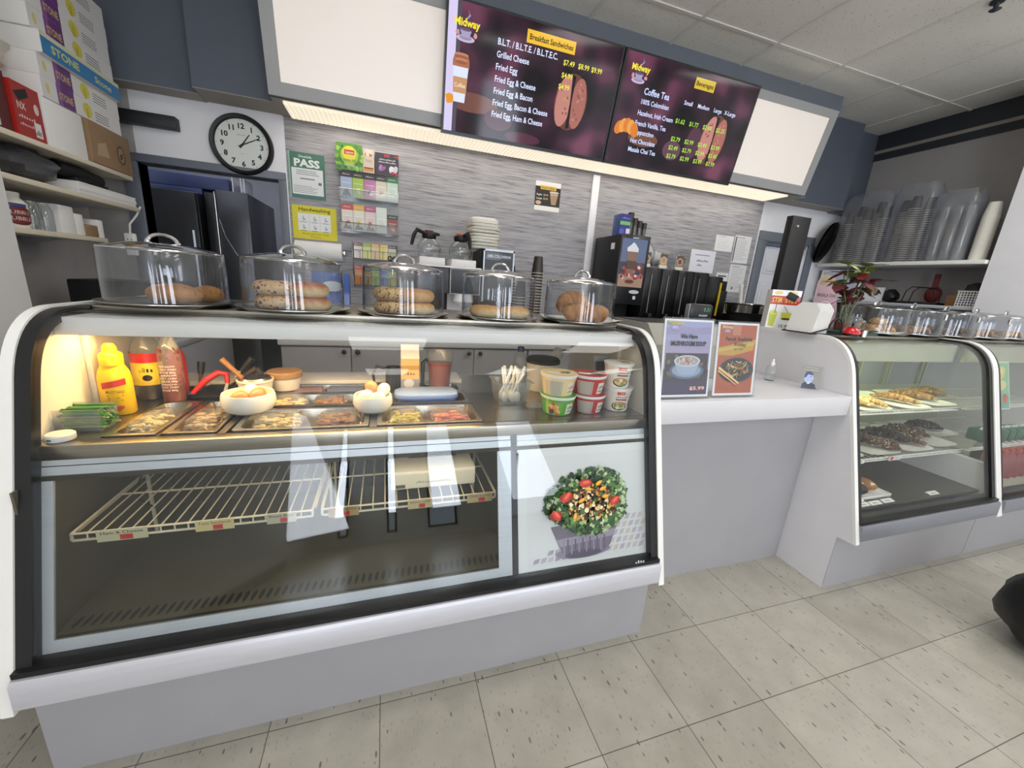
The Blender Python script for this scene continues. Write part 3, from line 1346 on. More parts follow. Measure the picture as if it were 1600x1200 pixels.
# inside the lower part
b = MB('liner')
b.box(XI + .001, .735, .06, .72, .355, .367)
b.box(XI + .001, XI + .006, .08, .72, .367, .77)
b.box(.729, .735, .1, .72, .367, .77)
b.m = 'liner_dark'
b.box(XI + .006, .728, .705, .72, .367, .77)
b.build('inner_liner', c1)
b = MB('mirror_dark')
b.box(.10, .727, .69, .703, .375, .765)
b.m = 'liner'
b.box(.075, .10, .685, .703, .368, .77)
b.build('rear_slider', c1)
b = MB('liner')
b.box(XI + .012, .728, .082, .165, .3675, .3735)
a = Art(b, plane((XI, .09, .3738), (1, 0, 0), (0, 1, 0)), 'print')
for i in range(58):
    x = .03 + .0197 * i
    a.ell(x + .004, .028, .0055, .021, '#15140f', n=12, rot=-.12)
b.build('air_grille', c1)


def rack(x0, x1, n, label, tags):
    t = thing('wire_shelf', label, 'shelf', ((x0 + x1) / 2, .3, .60), 'wire shelves in the left case')
    yf, yb, zf, zb = .157, .50, .607, .607
    b = MB('wire_cream')
    b.tube([(x0, yf, zf - .017), (x0, yf, zf), (x0, yb, zb), (x1, yb, zb), (x1, yf, zf), (x1, yf, zf - .017)], .004, 6)
    b.tube([(x0, yf, zf - .019), (x1, yf, zf - .019)], .0035, 6)
    b.tube([(x0, yf, zf), (x1, yf, zf)], .003, 6)
    b.tube([(x0, .36, zf - .004), (x1, .36, zf - .004)], .003, 6)
    o = b.build('rim', t)
    b = MB('wire_cream')
    for i in range(1, n):
        x = x0 + (x1 - x0) * i / n
        b.tube([(x, yf, zf - .019), (x, yf + .001, zf - .002), (x, yb, zb)], .0021, 6)
    b.build('wires', t)
    for x in (x0 - .004, x1 + .004):
        b = MB('wire_cream')
        b.box(x - .004, x + .004, yb + .003, yb + .011, .375, zb + .03)
        b.box(x - .003, x + .003, yf + .03, yb + .003, zb - .012, zb - .005)
        b.build('bracket', t)
    for (x, w, s_, bgc, fc) in tags:
        b = MB('paper')
        b.box(x, x + w, yf - .0085, yf - .0065, zf - .026, zf + .006)
        a = Art(b, plane((x, yf - .0085, zf - .026), (1, 0, 0), (0, 0, 1)), 'print')
        a.rect(0, 0, w, .032, bgc)
        a.text(s_, w / 2, .02, .0075, fc, w=w * .85, al='c')
        a.rect(w * .45, .002, w * .26, .015, '#d63a33')
        a.text('2.99', w * .58, .006, .006, '#a01e1a', w=w * .15, al='c')
        b.build('price_tag', t)
    return t


rack(-.428, .122, 18, 'long left wire shelf inside the case, empty, with ham and tuna tags',
     ((-.375, .105, 'Ham & Cheese', '#d8cfae', '#3a3428'), (-.165, .09, 'Tuna Sandwich', '#e3cf95', '#8a5a34'), (.005, .075, 'Roast Beef', '#c8c2a8', '#6b3b2c')))
rack(.148, .682, 15, 'right wire shelf inside the case carrying a white carton',
     ((.165, .085, 'TURKEY SANDWICH', '#b99a62', '#5d3320'), (.395, .075, 'Salmon Salad', '#d6c190', '#7a6038'), (.585, .085, 'Chicken Sandwich', '#cdb684', '#7a4a30')))
b = MB('white_plastic')
b.box(.345, .625, .22, .44, .6115, .675, .004)
a = Art(b, plane((.345, .2195, .6115), (1, 0, 0), (0, 0, 1)), 'print')
a.rect(.004, .004, .272, .05, '#e9e6d8')
a.scrib(.08, .02, .12, .008, '#a5a294')
a.rect(.015, .006, .03, .012, '#5a584e')
a = Art(b, plane((.345, .22, .6752), (1, 0, 0), (0, 1, 0)), 'print')
a.rect(.06, .10, .17, .09, '#8a8264')
for i in range(10):
    a.blob(.08 + .014 * i, .14 + .03 * R.random(), .012, R.choice(('#b5aa84', '#5e5840', '#d1c8a6')))
solo(b, 'carton', 'white flat cardboard carton lying on the right wire shelf', 'box', (.485, .33, .6115))
# black wire and probe hanging inside the case on the left
b = MB('rubber')
b.tube([(-.36, .52, .765), (-.385, .45, .70), (-.40, .40, .62), (-.42, .42, .55), (-.40, .45, .50)], .003, 6)
solo(b, 'probe_cord', 'thin black cord hanging inside the case at its left', 'cord', (-.4, .45, .5))


# ---- pans
def pan(x0, x1, y0, y1, label, depth=.044):
    t = thing('steam_pan', label, 'pan', ((x0 + x1) / 2, (y0 + y1) / 2, WZ), 'steel pans set in the sandwich counter')
    b = MB('steel_pan')
    cx, cy, hx, hy = (x0 + x1) / 2, (y0 + y1) / 2, (x1 - x0) / 2, (y1 - y0) / 2

    def rr(hx, hy, r, z):
        o = []
        for qx, qy, a0 in ((1, 1, 0), (-1, 1, 90), (-1, -1, 180), (1, -1, 270)):
            for k in range(4):
                a_ = math.radians(a0 + 30 * k)
                o.append((cx + qx * (hx - r) + math.cos(a_) * r, cy + qy * (hy - r) + math.sin(a_) * r, z))
        return o
    b.grid([rr(hx, hy, .006, WZ + .0005), rr(hx, hy, .006, WZ + .004), rr(hx - .004, hy - .004, .008, WZ + .005), rr(hx - .014, hy - .014, .022, WZ + .003), rr(hx - .017, hy - .017, .02, WZ - .01), rr(hx - .024, hy - .024, .02, WZ - depth)], True, cap1=True)
    b.build('pan_shell', t)
    return t


def tubcup(x0, x1, y0, y1, label, fill, name='plastic_tub', z=WZ - .0435, h=.045, group='clear tubs of fillings in the pans'):
    """clear clamshell tub with a domed lid and something inside"""
    t = thing(name, label, 'container', ((x0 + x1) / 2, (y0 + y1) / 2, z), group)
    cx, cy, hx, hy = (x0 + x1) / 2, (y0 + y1) / 2, (x1 - x0) / 2, (y1 - y0) / 2

    def rr(k, z, r=.25):
        o = []
        for i in range(24):
            a_ = 2 * PI * i / 24
            c_, s_ = math.cos(a_), math.sin(a_)
            e = .55
            o.append((cx + hx * k * math.copysign(abs(c_) ** e, c_), cy + hy * k * math.copysign(abs(s_) ** e, s_), z))
        return o
    b = MB('clear_plastic')
    b.grid([rr(.85, z), rr(.97, z + h * .7), rr(1, z + h * .72)], cap0=True)
    b.build('tub', t)
    b = MB('clear_plastic')
    b.grid([rr(1, z + h * .73), rr(.97, z + h * .8), rr(.85, z + h * 1.12), rr(.6, z + h * 1.2), rr(.2, z + h * 1.22)], cap1=True)
    b.build('lid', t)
    b = MB(fill)
    for i in range(44):
        x, y = cx + (R.random() - .5) * hx * 1.5, cy + (R.random() - .5) * hy * 1.5
        b.ball((x, y, z + h * (.45 + .45 * R.random())), (.009 + .006 * R.random(), .006, .005), 8, nz=.4, seed=i)
    b.box(cx - hx * .75, cx + hx * .75, cy - hy * .75, cy + hy * .75, z + .002, z + h * .45, .004)
    f = b.build('filling', t)
    return t


pan(-.342, -.232, .181, .468, 'leftmost long steel pan beside the yellow mustard bottle')
pan(-.222, -.102, .181, .468, 'second long steel pan from the left, beside the brown egg bowl')
pan(-.068, .282, .181, .368, 'front middle steel pan between the two egg bowls')
pan(.306, .634, .181, .368, 'front right steel pan with yellow and pink tubs')
pan(-.068, .282, .388, .53, 'second row middle steel pan with a strainer tray of garlic and nuts')
pan(.306, .634, .388, .53, 'second row right steel pan under the blue lidded box')
pan(-.068, .282, .536, .662, 'rear middle steel pan with red and blue packets')
pan(.306, .634, .536, .662, 'rear right steel pan holding the jug and the cream carton')
tubcup(-.322, -.252, .205, .37, 'clear tub of diced onion in the leftmost pan', 'onion', h=.055)
tubcup(-.197, -.127, .205, .37, 'clear tub of brown slaw in the second pan from the left', 'slaw', h=.055)
tubcup(-.04, .09, .205, .335, 'clear tub of pale peppers in the front middle pan', 'onion')
tubcup(.125, .255, .205, .335, 'clear tub of brown bacon in the front middle pan', 'bacon')
tubcup(.335, .45, .205, .335, 'clear tub of yellow pickles in the front right pan', 'pickle')
tubcup(.475, .605, .205, .335, 'clear tub of pink ham in the front right pan', 'ham')
tubcup(-.045, .075, .41, .51, 'clear tub of garlic in the second row middle pan', 'onion')
tubcup(.09, .20, .41, .51, 'clear tub of chopped nuts in the second row middle pan', 'bacon')
for x0, x1, m_, l_ in ((-.032, .108, 'meat_red', 'flat pack of red meat in the rear middle pan'), (.118, .246, 'pack_blue', 'flat blue packet in the rear middle pan')):
    b = MB(m_)
    b.box(x0, x1, .57, .628, WZ - .0432, WZ + .006, .012)
    b.m = 'bag_plastic'
    b.box(x0 - .002, x1 + .002, .567, .631, WZ - .0425, WZ + .009, .012)
    solo(b, 'meat_pack', l_, 'food packet', ((x0 + x1) / 2, .6, WZ - .0435))
t = thing('storage_box', 'light blue oblong plastic box with lid lying in a steel pan', 'container', (.478, .455, WZ - .03))


def stadium(cx, cy, hx, hy, z, n=12, e=.5):
    o = []
    for i in range(4 * n):
        a_ = 2 * PI * i / (4 * n)
        c_, s_ = math.cos(a_), math.sin(a_)
        o.append((cx + hx * math.copysign(abs(c_) ** e, c_), cy + hy * math.copysign(abs(s_) ** e, s_), z))
    return o


b = MB('blue_lid')
b.grid([stadium(.478, .455, .095, .038, WZ - .043), stadium(.478, .455, .108, .05, WZ + .01)], cap0=True, cap1=True)
b.build('body', t)
b = MB('blue_lid')
b.grid([stadium(.478, .455, .115, .056, WZ + .010), stadium(.478, .455, .117, .058, WZ + .016), stadium(.478, .455, .115, .056, WZ + .026), stadium(.478, .455, .106, .048, WZ + .031)], cap0=True, cap1=True)
b.build('lid', t)


# ---- egg bowls
def egg(c, m_, label, grp, rz=.6, tl=.6):
    b = MB(m_)
    M_ = Matrix.Rotation(rz, 3, 'Z') @ Matrix.Rotation(tl, 3, 'Y')
    pr = []
    for i in range(13):
        th = PI * i / 12
        r_ = .0205 * math.sin(th) * (1 - .12 * math.cos(th))
        pr.append((r_, -math.cos(th) * .0275))
    b.lathe(pr, c, 16, M=M_)
    return solo(b, 'egg', label, 'egg', c, grp)


def bowl(cx, cy, r, h, label):
    t = thing('egg_bowl', label, 'bowl', (cx, cy, WZ + .0055))
    z = WZ + .0055
    b = MB('ceramic')
    b.lathe([(0, z), (r * .7, z), (r * .92, z + h * .18), (r * 1.03, z + h * .5), (r, z + h * .85), (r * .95, z + h), (r * .88, z + h * .99), (r * .92, z + h * .7), (r * .9, z + h * .4), (r * .7, z + h * .14), (0, z + h * .1)], (cx, cy, 0), 32)
    b.build('bowl_shell', t)
    return t


bowl(-.067, .345, .071, .06, 'white rounded bowl with brown eggs on the left pans')
z = WZ + .0055
egg((-.088, .33, z + .045), 'egg_brown', 'brown egg at the front left of the left egg bowl', 'brown eggs in the left bowl', .2, 1.2)
egg((-.044, .345, z + .05), 'egg_brown', 'brown egg heaped at the right of the left egg bowl', 'brown eggs in the left bowl', 1.0, 1.3)
egg((-.068, .378, z + .052), 'egg_white', 'cream egg at the back of the left egg bowl', 'brown eggs in the left bowl', 2.0, .9)
bowl(.292, .315, .06, .055, 'white straight bowl heaped with eggs between the front pans')
egg((.268, .322, z + .045), 'egg_white', 'white egg at the left of the heaped right bowl', 'eggs in the right bowl', .4, 1.2)
egg((.305, .292, z + .047), 'egg_white', 'pale egg at the front of the heaped right bowl', 'eggs in the right bowl', 0, 1.4)
egg((.325, .33, z + .062), 'egg_white', 'white egg at the right top of the heaped right bowl', 'eggs in the right bowl', 1.2, .9)
egg((.288, .345, z + .066), 'egg_brown', 'brown egg topmost at the back of the heaped right bowl', 'eggs in the right bowl', 2.2, .7)

# ---- bottles at the left
b = MB('mustard')
t = thing('mustard_bottle', 'yellow mustard bottle standing at the left of the pans', 'bottle', (-.399, .375, WZ))
pr = [(0, 0), (.034, 0), (.038, .006), (.038, .105), (.034, .125), (.026, .142), (.02, .15)]
b.lathe([(r, z_ + WZ) for r, z_ in pr], (-.399, .375, 0), 28, sy=.78)
a = Art(b, cone((-.399, .375, WZ), .0388, .0388, .1, -PI / 2 + .25, .78), 'print_gloss')
a.poly([(-.028, .078), (.028, .09), (.028, .108), (-.028, .096)], '#c8281e')
a.text('MUSTARD', -.02, .066, .008, '#7a5a10', w=.042)
a.lines(-.018, .058, .038, 3, .007, .0025, '#9a7a1c')
a.blob(.004, .022, .012, '#b0522c', asp=.6)
b.build('bottle_body', t)
b = MB('mustard')
b.lathe([(.0255, WZ + .143), (.0255, WZ + .172), (.023, WZ + .176), (.016, WZ + .18), (.0145, WZ + .195), (.009, WZ + .203), (0, WZ + .203)], (-.399, .375, 0), 24)
b.build('cap', t)
t = thing('soy_sauce_bottle', 'dark sauce bottle with yellow and red label behind the mustard', 'bottle', (-.392, .53, WZ))
b = MB('clear_plastic')
b.lathe([(.036, WZ), (.04, WZ + .005), (.04, WZ + .14), (.034, WZ + .175), (.018, WZ + .205), (.015, WZ + .225)], (-.392, .53, 0), 24, cap0=True)
b.build('bottle_body', t)
b = MB('soy')
b.lathe([(0, WZ + .003), (.0385, WZ + .004), (.0385, WZ + .08), (0, WZ + .08)], (-.392, .53, 0), 24)
b.build('sauce', t)
b = MB('paper')
a = Art(b, cone((-.392, .53, WZ + .05), .0403, .0403, .1), 'print_gloss')
a.rect(-.06, 0, .12, .09, '#e6c52c', 12)
a.rect(-.06, .072, .12, .03, '#c4261e', 12)
a.ell(.012, .04, .03, .03, '#f0d838')
a.scrib(-.006, .042, .036, .014, '#2a1a0c', 4)
a.ell(.012, .024, .012, .01, '#2a1408')
a.lines(-.03, .012, .06, 2, .006, .002, '#6a4a10')
b.build('label', t)
t = thing('ketchup_bottle', 'red squeeze bottle standing between the soy and chili bottles', 'bottle', (-.335, .565, WZ))
b = MB('red')
b.lathe([(0, WZ), (.027, WZ), (.03, WZ + .01), (.03, WZ + .13), (.02, WZ + .155), (0, WZ + .155)], (-.335, .565, 0), 20, sy=.8)
b.build('bottle_body', t)
b = MB('white_plastic')
b.lathe([(.014, WZ + .155), (.013, WZ + .175), (.005, WZ + .195), (0, WZ + .195)], (-.335, .565, 0), 16)
b.build('cap', t)
t = thing('chili_sauce_bottle', 'clear bottle streaked with red chili sauce and white lettering', 'bottle', (-.315, .49, WZ))
b = MB('clear_plastic')
b.lathe([(.028, WZ), (.031, WZ + .006), (.031, WZ + .15), (.027, WZ + .178), (.016, WZ + .2), (.014, WZ + .215)], (-.315, .49, 0), 24, cap0=True)
b.build('bottle_body', t)
b = MB('sauce')
b.lathe([(0, WZ + .002), (.029, WZ + .003), (.029, WZ + .055), (0, WZ + .05)], (-.315, .49, 0), 20, wob=lambda a_, z_: .02 * math.sin(5 * a_))
for i in range(22):
    a_ = R.random() * 2 * PI
    b.ball((-.315 + .0285 * math.cos(a_), .49 + .0285 * math.sin(a_), WZ + .06 + .12 * R.random()), (.004, .004, .006), 6)
b.build('sauce', t)
b = MB('paper')
a = Art(b, cone((-.315, .49, WZ + .03), .0313, .0313, .1), 'print')
for i in range(9):
    a.text(('SRIRACHA', 'HOT CHILI', 'SAUCE 482g')[i % 3], -.02 + .002 * (i % 2), .085 - .0095 * i, .0055, '#efe2dc', w=.042)
b.build('label', t)
# ---- chives, puck, tools, tubs
t = thing('chive_box', 'small clear box of green chives at the far left of the counter', 'container', (-.412, .262, WZ))
b = MB('clear_plastic')
for q in ((-.456, -.365, .225, .2265), (-.456, -.365, .2985, .30)):
    b.box(q[0], q[1], q[2], q[3], WZ, WZ + .058)
b.box(-.3665, -.365, .225, .30, WZ, WZ + .058)
b.box(-.456, -.365, .225, .30, WZ, WZ + .002)
b.build('box_shell', t)
b = MB('chive')
for i in range(120):
    y, z_ = .232 + .062 * R.random(), WZ + .006 + .05 * R.random()
    x = -.451 + .015 * R.random()
    b.m = ('chive', 'chive', 'chive_dark', 'chive_pale', 'chive')[i % 5]
    b.tube([(x, y, z_), (x + .04, y + .004 * (R.random() - .5), z_ + .004 * (R.random() - .5)), (x + .075 + .01 * R.random(), y + .006 * (R.random() - .5), z_)], .0022, 5)
o = b.build('chives', t)
o['kind'] = 'stuff'
b = MB('white_plastic')
b.lathe([(0, WZ), (.025, WZ), (.027, WZ + .003), (.027, WZ + .014), (.024, WZ + .017), (0, WZ + .017)], (-.418, .178, 0), 28)
b.m = 'black'
b.box(-.4275, -.4195, .1505, .1525, WZ + .006, WZ + .009)
solo(b, 'white_puck', 'round white plastic puck at the front left corner of the counter', 'device', (-.418, .178, WZ))
t = thing('tool_tray', 'dark tray of serving tools behind the left pans', 'tray', (-.24, .57, WZ))
b = MB('charcoal')
b.box(-.335 + .055, -.10, .505, .66, WZ + .0005, WZ + .008, .003)
b.build('tray_base', t)
for i, (m_, p0, p1, r_, l_) in enumerate((('red', (-.27, .50, WZ + .02), (-.20, .52, WZ + .085), .009, 'red handled tongs leaning on the tool tray'),)):
    t = thing('tongs', l_, 'tool', p0)
    b = MB('red')
    b.tube([p0, (-.235, .51, WZ + .06), p1, (-.178, .522, WZ + .08), (-.176, .518, WZ + .05)], [.008, .01, .01, .009, .008], 10)
    b.build('handle', t)
    b = MB('chrome')
    b.tube([(-.176, .518, WZ + .05), (-.182, .51, WZ + .022), (-.185, .50, WZ + .018)], [.006, .007, .005], 8)
    b.build('jaw', t)
for p0, p1, l_, m_ in (((-.19, .60, WZ + .03), (-.125, .615, WZ + .115), 'dark handled knife standing steeply in the tool tray', 'charcoal'),
                       ((-.20, .565, WZ + .02), (-.105, .58, WZ + .085), 'brown handled knife leaning low over the tool tray', 'dark_wood'),
                       ((-.285, .60, WZ + .025), (-.282, .62, WZ + .10), 'black handled spatula upright by the chili bottle', 'black')):
    t = thing('kitchen_knife', l_, 'tool', p0)
    b = MB(m_)
    d = V(p1) - V(p0)
    q = V(p0) + d * .45
    b.tube([q, V(p0) + d * .7, p1], [.009, .011, .012], 8)
    if m_ == 'dark_wood':
        b.tube([p1, V(p1) + V((.018, 0, -.03))], [.011, .009], 8)
    b.build('handle', t)
    b = MB('steel_pan')
    b.tube([p0, q], [.006, .008], 6)
    b.build('blade', t)
t = thing('ladle_tub', 'white tub with steel lid and a wooden spoon behind the brown eggs', 'container', (-.112, .485, WZ + .0055))
b = MB('ceramic')
b.lathe([(0, WZ + .006), (.044, WZ + .006), (.052, WZ + .06), (.055, WZ + .062), (.055, WZ + .068), (.05, WZ + .068)], (-.09, .502, 0), 28)
b.build('tub', t)
b = MB('steel_pan')
b.lathe([(.049, WZ + .066), (.045, WZ + .074), (0, WZ + .078)], (-.09, .502, 0), 28)
b.build('lid', t)
b = MB('wood')
b.tube([(-.125, .495, WZ + .072), (-.18, .50, WZ + .135)], [.007, .009], 8)
b.build('spoon_handle', t)
t = thing('tan_lid_tub', 'round tub with tan lid behind the white ladle tub', 'container', (-.02, .60, WZ))
b = MB('ceramic')
b.lathe([(0, WZ + .006), (.046, WZ + .006), (.054, WZ + .05)], (-.022, .60, 0), 28)
b.build('tub', t)
b = MB('tan_lid')
b.lathe([(.056, WZ + .05), (.058, WZ + .054), (.058, WZ + .07), (.054, WZ + .074), (0, WZ + .075)], (-.022, .60, 0), 28)
b.build('lid', t)

# ---- carton, jug, tubs at the middle right
t = thing('cream_carton', 'tan and white gable-top cream carton in a rear pan', 'carton', (.425, .60, WZ - .054))
b = MB('paper')
x0, x1, y0, y1, z0, z1, zt = .39, .46, .565, .635, WZ - .0435, WZ + .128, WZ + .165
b.box(x0, x1, y0, y1, z0, z1)
ym = (y0 + y1) / 2
b.prism([(y0, z1), (y1, z1), (ym + .004, zt), (ym - .004, zt)], 0, x0, x1)
b.box(x0, x1, ym - .004, ym + .004, zt, zt + .015)
a = Art(b, plane((x0, y0 - .0005, z0), (1, 0, 0), (0, 0, 1)), 'print')
h = z1 - z0
a.rect(0, 0, .07, h, '#d3b173')
a.rect(0, h * .3, .07, h * .22, '#8f93a6')
a.rect(0, 0, .07, h * .3, '#4a3a20')
a.rect(0, h * .74, .07, h * .1, '#b58b3d')
a.ell(.03, h * .42, .02, .018, '#c9cfe0')
a.scrib(.012, h * .62, .045, .01, '#8a5f20')
b.build('carton_body', t)
t = thing('sauce_jug', 'clear pitcher of dark red sauce with a black handle', 'jug', (.545, .60, WZ - .054))
b = MB('clear_plastic')
b.lathe([(.034, WZ - .0428), (.038, WZ - .035), (.053, WZ + .15), (.055, WZ + .155)], (.545, .60, 0), 28, cap0=True)
b.build('jug_body', t)
b = MB('sauce')
b.lathe([(0, WZ - .042), (.033, WZ - .042), (.0495, WZ + .105), (0, WZ + .105)], (.545, .60, 0), 28)
b.build('sauce', t)
b = MB('black')
b.tube([(.492, .59, WZ + .12), (.475, .58, WZ + .11), (.474, .58, WZ + .02), (.494, .59, WZ + .005)], .008, 10)
b.build('handle', t)
t = thing('black_mug', 'black mug handle showing at the left of the cream carton', 'mug', (.40, .648, WZ - .05))
b = MB('black')
b.lathe([(0, WZ - .0428), (.022, WZ - .0428), (.03, WZ + .02), (.03, WZ + .088), (.026, WZ + .088), (.02, WZ - .03)], (.362, .602, 0), 20)
b.tube([(.334, .60, WZ + .08), (.30, .60, WZ + .09), (.285, .602, WZ + .06), (.29, .604, WZ + .02), (.332, .60, WZ + .018)], .006, 8)
b.build('mug_body', t)
t = thing('cutlery_tub', 'clear square tub full of white plastic spoons', 'container', (.785, .385, WZ))
b = MB('clear_plastic')


def sq(h, z_, cx=.785, cy=.385):
    return [(cx - h, cy - h * .85, z_), (cx + h, cy - h * .85, z_), (cx + h, cy + h * .85, z_), (cx - h, cy + h * .85, z_)]


b.grid([sq(.052, WZ), sq(.064, WZ + .084), sq(.073, WZ + .086), sq(.073, WZ + .089), sq(.063, WZ + .087), sq(.051, WZ + .003)], cap0=True, cap1=True, smooth=False)
b.build('tub', t)
sp = None
for i in range(13):
    x, y = .755 + .055 * R.random(), .36 + .045 * R.random()
    tx, ty = x + (R.random() - .35) * .1, y + (R.random() - .5) * .05
    b = MB('white_plastic')
    b.ball((x, y, WZ + .026), (.014, .007, .022), 10)
    b.tube([(x, y, WZ + .045), ((x + tx) / 2, (y + ty) / 2, WZ + .085), (tx, ty, WZ + .12 + .02 * R.random())], [.004, .0045, .006], 6)
    solo(b, 'plastic_spoon', 'white plastic spoon standing in the clear square tub', 'spoon', (x, y, WZ + .004), 'white spoons in the square tub')
t = thing('water_bottle', 'small clear water bottle with blue cap behind the spoon tub', 'bottle', (.90, .62, WZ))
b = MB('clear_plastic')
b.lathe([(.028, WZ), (.031, WZ + .006), (.031, WZ + .11), (.026, WZ + .135), (.013, WZ + .155)], (.90, .62, 0), 20, cap0=True)
b.build('bottle_body', t)
b = MB('blue_plastic')
b.lathe([(.0145, WZ + .155), (.0145, WZ + .175), (0, WZ + .176)], (.90, .62, 0), 16)
b.build('cap', t)
t = thing('white_tub', 'tall white plastic tub with a dark lid behind the noodle cups', 'container', (.985, .56, WZ))
b = MB('foam')
b.lathe([(0, WZ), (.064, WZ), (.072, WZ + .118), (.07, WZ + .12)], (.985, .56, 0), 28)
b.build('tub', t)
b = MB('black')
b.lathe([(.073, WZ + .118), (.074, WZ + .13), (.066, WZ + .14), (0, WZ + .146)], (.985, .56, 0), 28)
b.build('lid', t)
b = MB('foam')
b.ball((1.075, .66, WZ + .072), (.035, .03, .06), 14, nz=.4, seed=5)
b.ball((1.09, .65, WZ + .14), (.026, .022, .03), 12, nz=.5, seed=9)
solo(b, 'cloth_bundle', 'crumpled pale cloth bundle behind the white tub', 'cloth', (1.075, .66, WZ))
b = MB('clear_plastic')
b.box(.83, .985, .29, .40, WZ, WZ + .003)
b.box(.83, .985, .29, .2925, WZ + .003, WZ + .02)
b.box(.83, .8325, .29, .40, WZ + .003, WZ + .02)
solo(b, 'plastic_tray', 'flat clear plastic tray behind the noodle cups', 'tray', (.9, .34, WZ))


# ---- instant noodle cups
def noodle(cx, cy, z, r, h, label, side, lidc, art, group='instant noodle cups in stacks'):
    t = thing('noodle_cup', label, 'noodle cup', (cx, cy, z), group)
    rb = r * .74
    b = MB('white_plastic')
    b.lathe([(0, z), (rb, z), (rb + .002, z + .003), (r - .002, z + h * .9), (r + .001, z + h * .91), (r + .001, z + h), (r - .001, z + h)], (cx, cy, 0), 32)
    a = Art(b, cone((cx, cy, z), rb + .003, r - .0008, h * .9), 'print_gloss')
    a.rect(-r * 1.75, .002, r * 3.5, h * .86, side, 28)
    art(a, r, h)
    b.build('cup', t)
    b = MB('paper')
    b.lathe([(r + .003, z + h), (r + .003, z + h + .003), (0, z + h + .003)], (cx, cy, 0), 32)
    a = Art(b, plane((cx, cy, z + h + .003), (1, 0, 0), (0, 1, 0)), 'print_gloss')
    a.ell(0, 0, r + .002, r + .002, lidc[0], 28)
    a.ell(r * .25, -r * .1, r * .55, r * .5, lidc[1])
    for i in range(12):
        a.blob(r * (.25 + .7 * (R.random() - .5)), r * (-.1 + .6 * (R.random() - .5)), r * .12, R.choice(lidc[2:]))
    a.poly([(-r * .75, -r * .15), (-r * .1, -r * .45), (r * .05, -r * .05), (-r * .6, r * .25)], '#efece2')
    b.build('lid', t)
    return t


def art_bowl(c1_, c2_, green=False):
    def f(a, r, h):
        a.rect(-r * 1.1, h * .05, r * .95, h * .72, '#b9b4ab' if not green else c2_, 8)
        if not green:
            a.lines(-r * 1.05, h * .68, r * .8, 9, h * .07, h * .03, '#77726b', .2)
        else:
            for i in range(14):
                a.blob(-r * .8 + r * .5 * R.random(), h * (.15 + .5 * R.random()), r * .14, R.choice(('#d8602c', '#e9a24a', '#6a2f5a', '#f0c87c')))
        a.rect(r * .15, h * .1, r * .85, h * .6, '#e8e4da', 8)
        a.scrib(r * .25, h * .4, r * .5, h * .16, c1_, 4)
        a.scrib(r * .22, h * .2, r * .5, h * .12, c1_, 5)
        a.rect(r * .62, h * .55, r * .4, h * .24, '#d6322a', 4)
    return f


def art_tall(a, r, h):
    a.rect(-r * .5, h * .76, r * .55, h * .2, '#d6322a', 5)
    a.ell(-r * .25, h * .26, r * .55, h * .2, '#2a2420')
    a.ell(-r * .25, h * .28, r * .47, h * .16, '#d9c07c')
    for i in range(10):
        a.blob(-r * .25 + r * .6 * (R.random() - .5), h * (.28 + .2 * (R.random() - .5)), r * .12, R.choice(('#7a9a4a', '#efe3bd', '#b98d4a')))
    a.rect(-r * .55, h * .52, r * .75, h * .07, '#b8241d', 6)
    a.scrib(-r * .55, h * .64, r * .8, h * .07, '#8a4a20')
    # upright brush characters
    for k in range(3):
        y = h * (.66 - .17 * k)
        for dx, dy, w_, h_ in ((.3, 0, .3, .018), (.3, .06, .3, .018), (.36, -.04, .05, .13), (.48, -.04, .05, .11), (.3, -.04, .3, .018)):
            a.rect(r * (dx + .12), y + h * dy, r * w_, h * h_ if h_ > .02 else h * .022, '#1d1a18', 2)
    a.rect(r * .85, h * .1, r * .4, h * .75, '#c9a45a', 4)


g = '#46a82c'
noodle(.925, 0.252, WZ, .062, .066, 'green rimmed noodle bowl, lower of the front left stack', '#5fae3a', ('#58b52e', '#8fc85a', '#e9a24a', '#efe3bd'), art_bowl('#2a6a2a', '#7cb857', True))
noodle(.922, 0.255, WZ + .0695, .064, .074, 'cream and yellow noodle bowl, upper of the front left stack', '#efd59c', ('#f1d695', '#efe0bb', '#e08a30', '#c95a20', '#4a7a2a'), art_bowl('#c86a20', '#efe0c0'))
noodle(1.05, 0.255, WZ, .060, .066, 'red noodle bowl, lower of the middle stack', '#b8241d', ('#b8241d', '#8a1a16', '#3a2018'), art_bowl('#2a2a2a', '#d8a060'))
noodle(1.044, 0.258, WZ + .0695, .062, .07, 'red and black noodle bowl, upper of the middle stack', '#c2261f', ('#c42620', '#1c1817', '#6a1a16', '#c95a30'), art_bowl('#2a2a2a', '#d8a060'))
noodle(1.178, 0.265, WZ, .054, .088, 'white paper noodle cup, lower of the right stack', '#ece8dc', ('#ece8dc', '#d8cfae', '#7a9a4a', '#b98d4a'), art_tall)
noodle(1.172, 0.268, WZ + .0915, .054, .088, 'white paper noodle cup, upper of the right stack by the panel', '#ece8dc', ('#ece8dc', '#d8cfae', '#7a9a4a', '#b98d4a'), art_tall)
b = MB('grey_plastic')
b.box(1.115, 1.195, .345, .352, WZ, WZ + .19, .003, rot=Matrix.Rotation(-.2, 3, 'X'))
a = Art(b, plane((1.12, .318, WZ + .01), (1, 0, 0), (0, .2, .98)), 'print_gloss')
a.rect(0, .03, .07, .13, '#3b352f')
a.rect(.03, .02, .04, .06, '#8f7a5a')
solo(b, 'card_box', 'dark grey flat card leaning behind the white noodle cups', 'card', (1.155, .345, WZ))
# ------------------------------------------------------------------ cake domes and what is under them
TZ = TOPZ


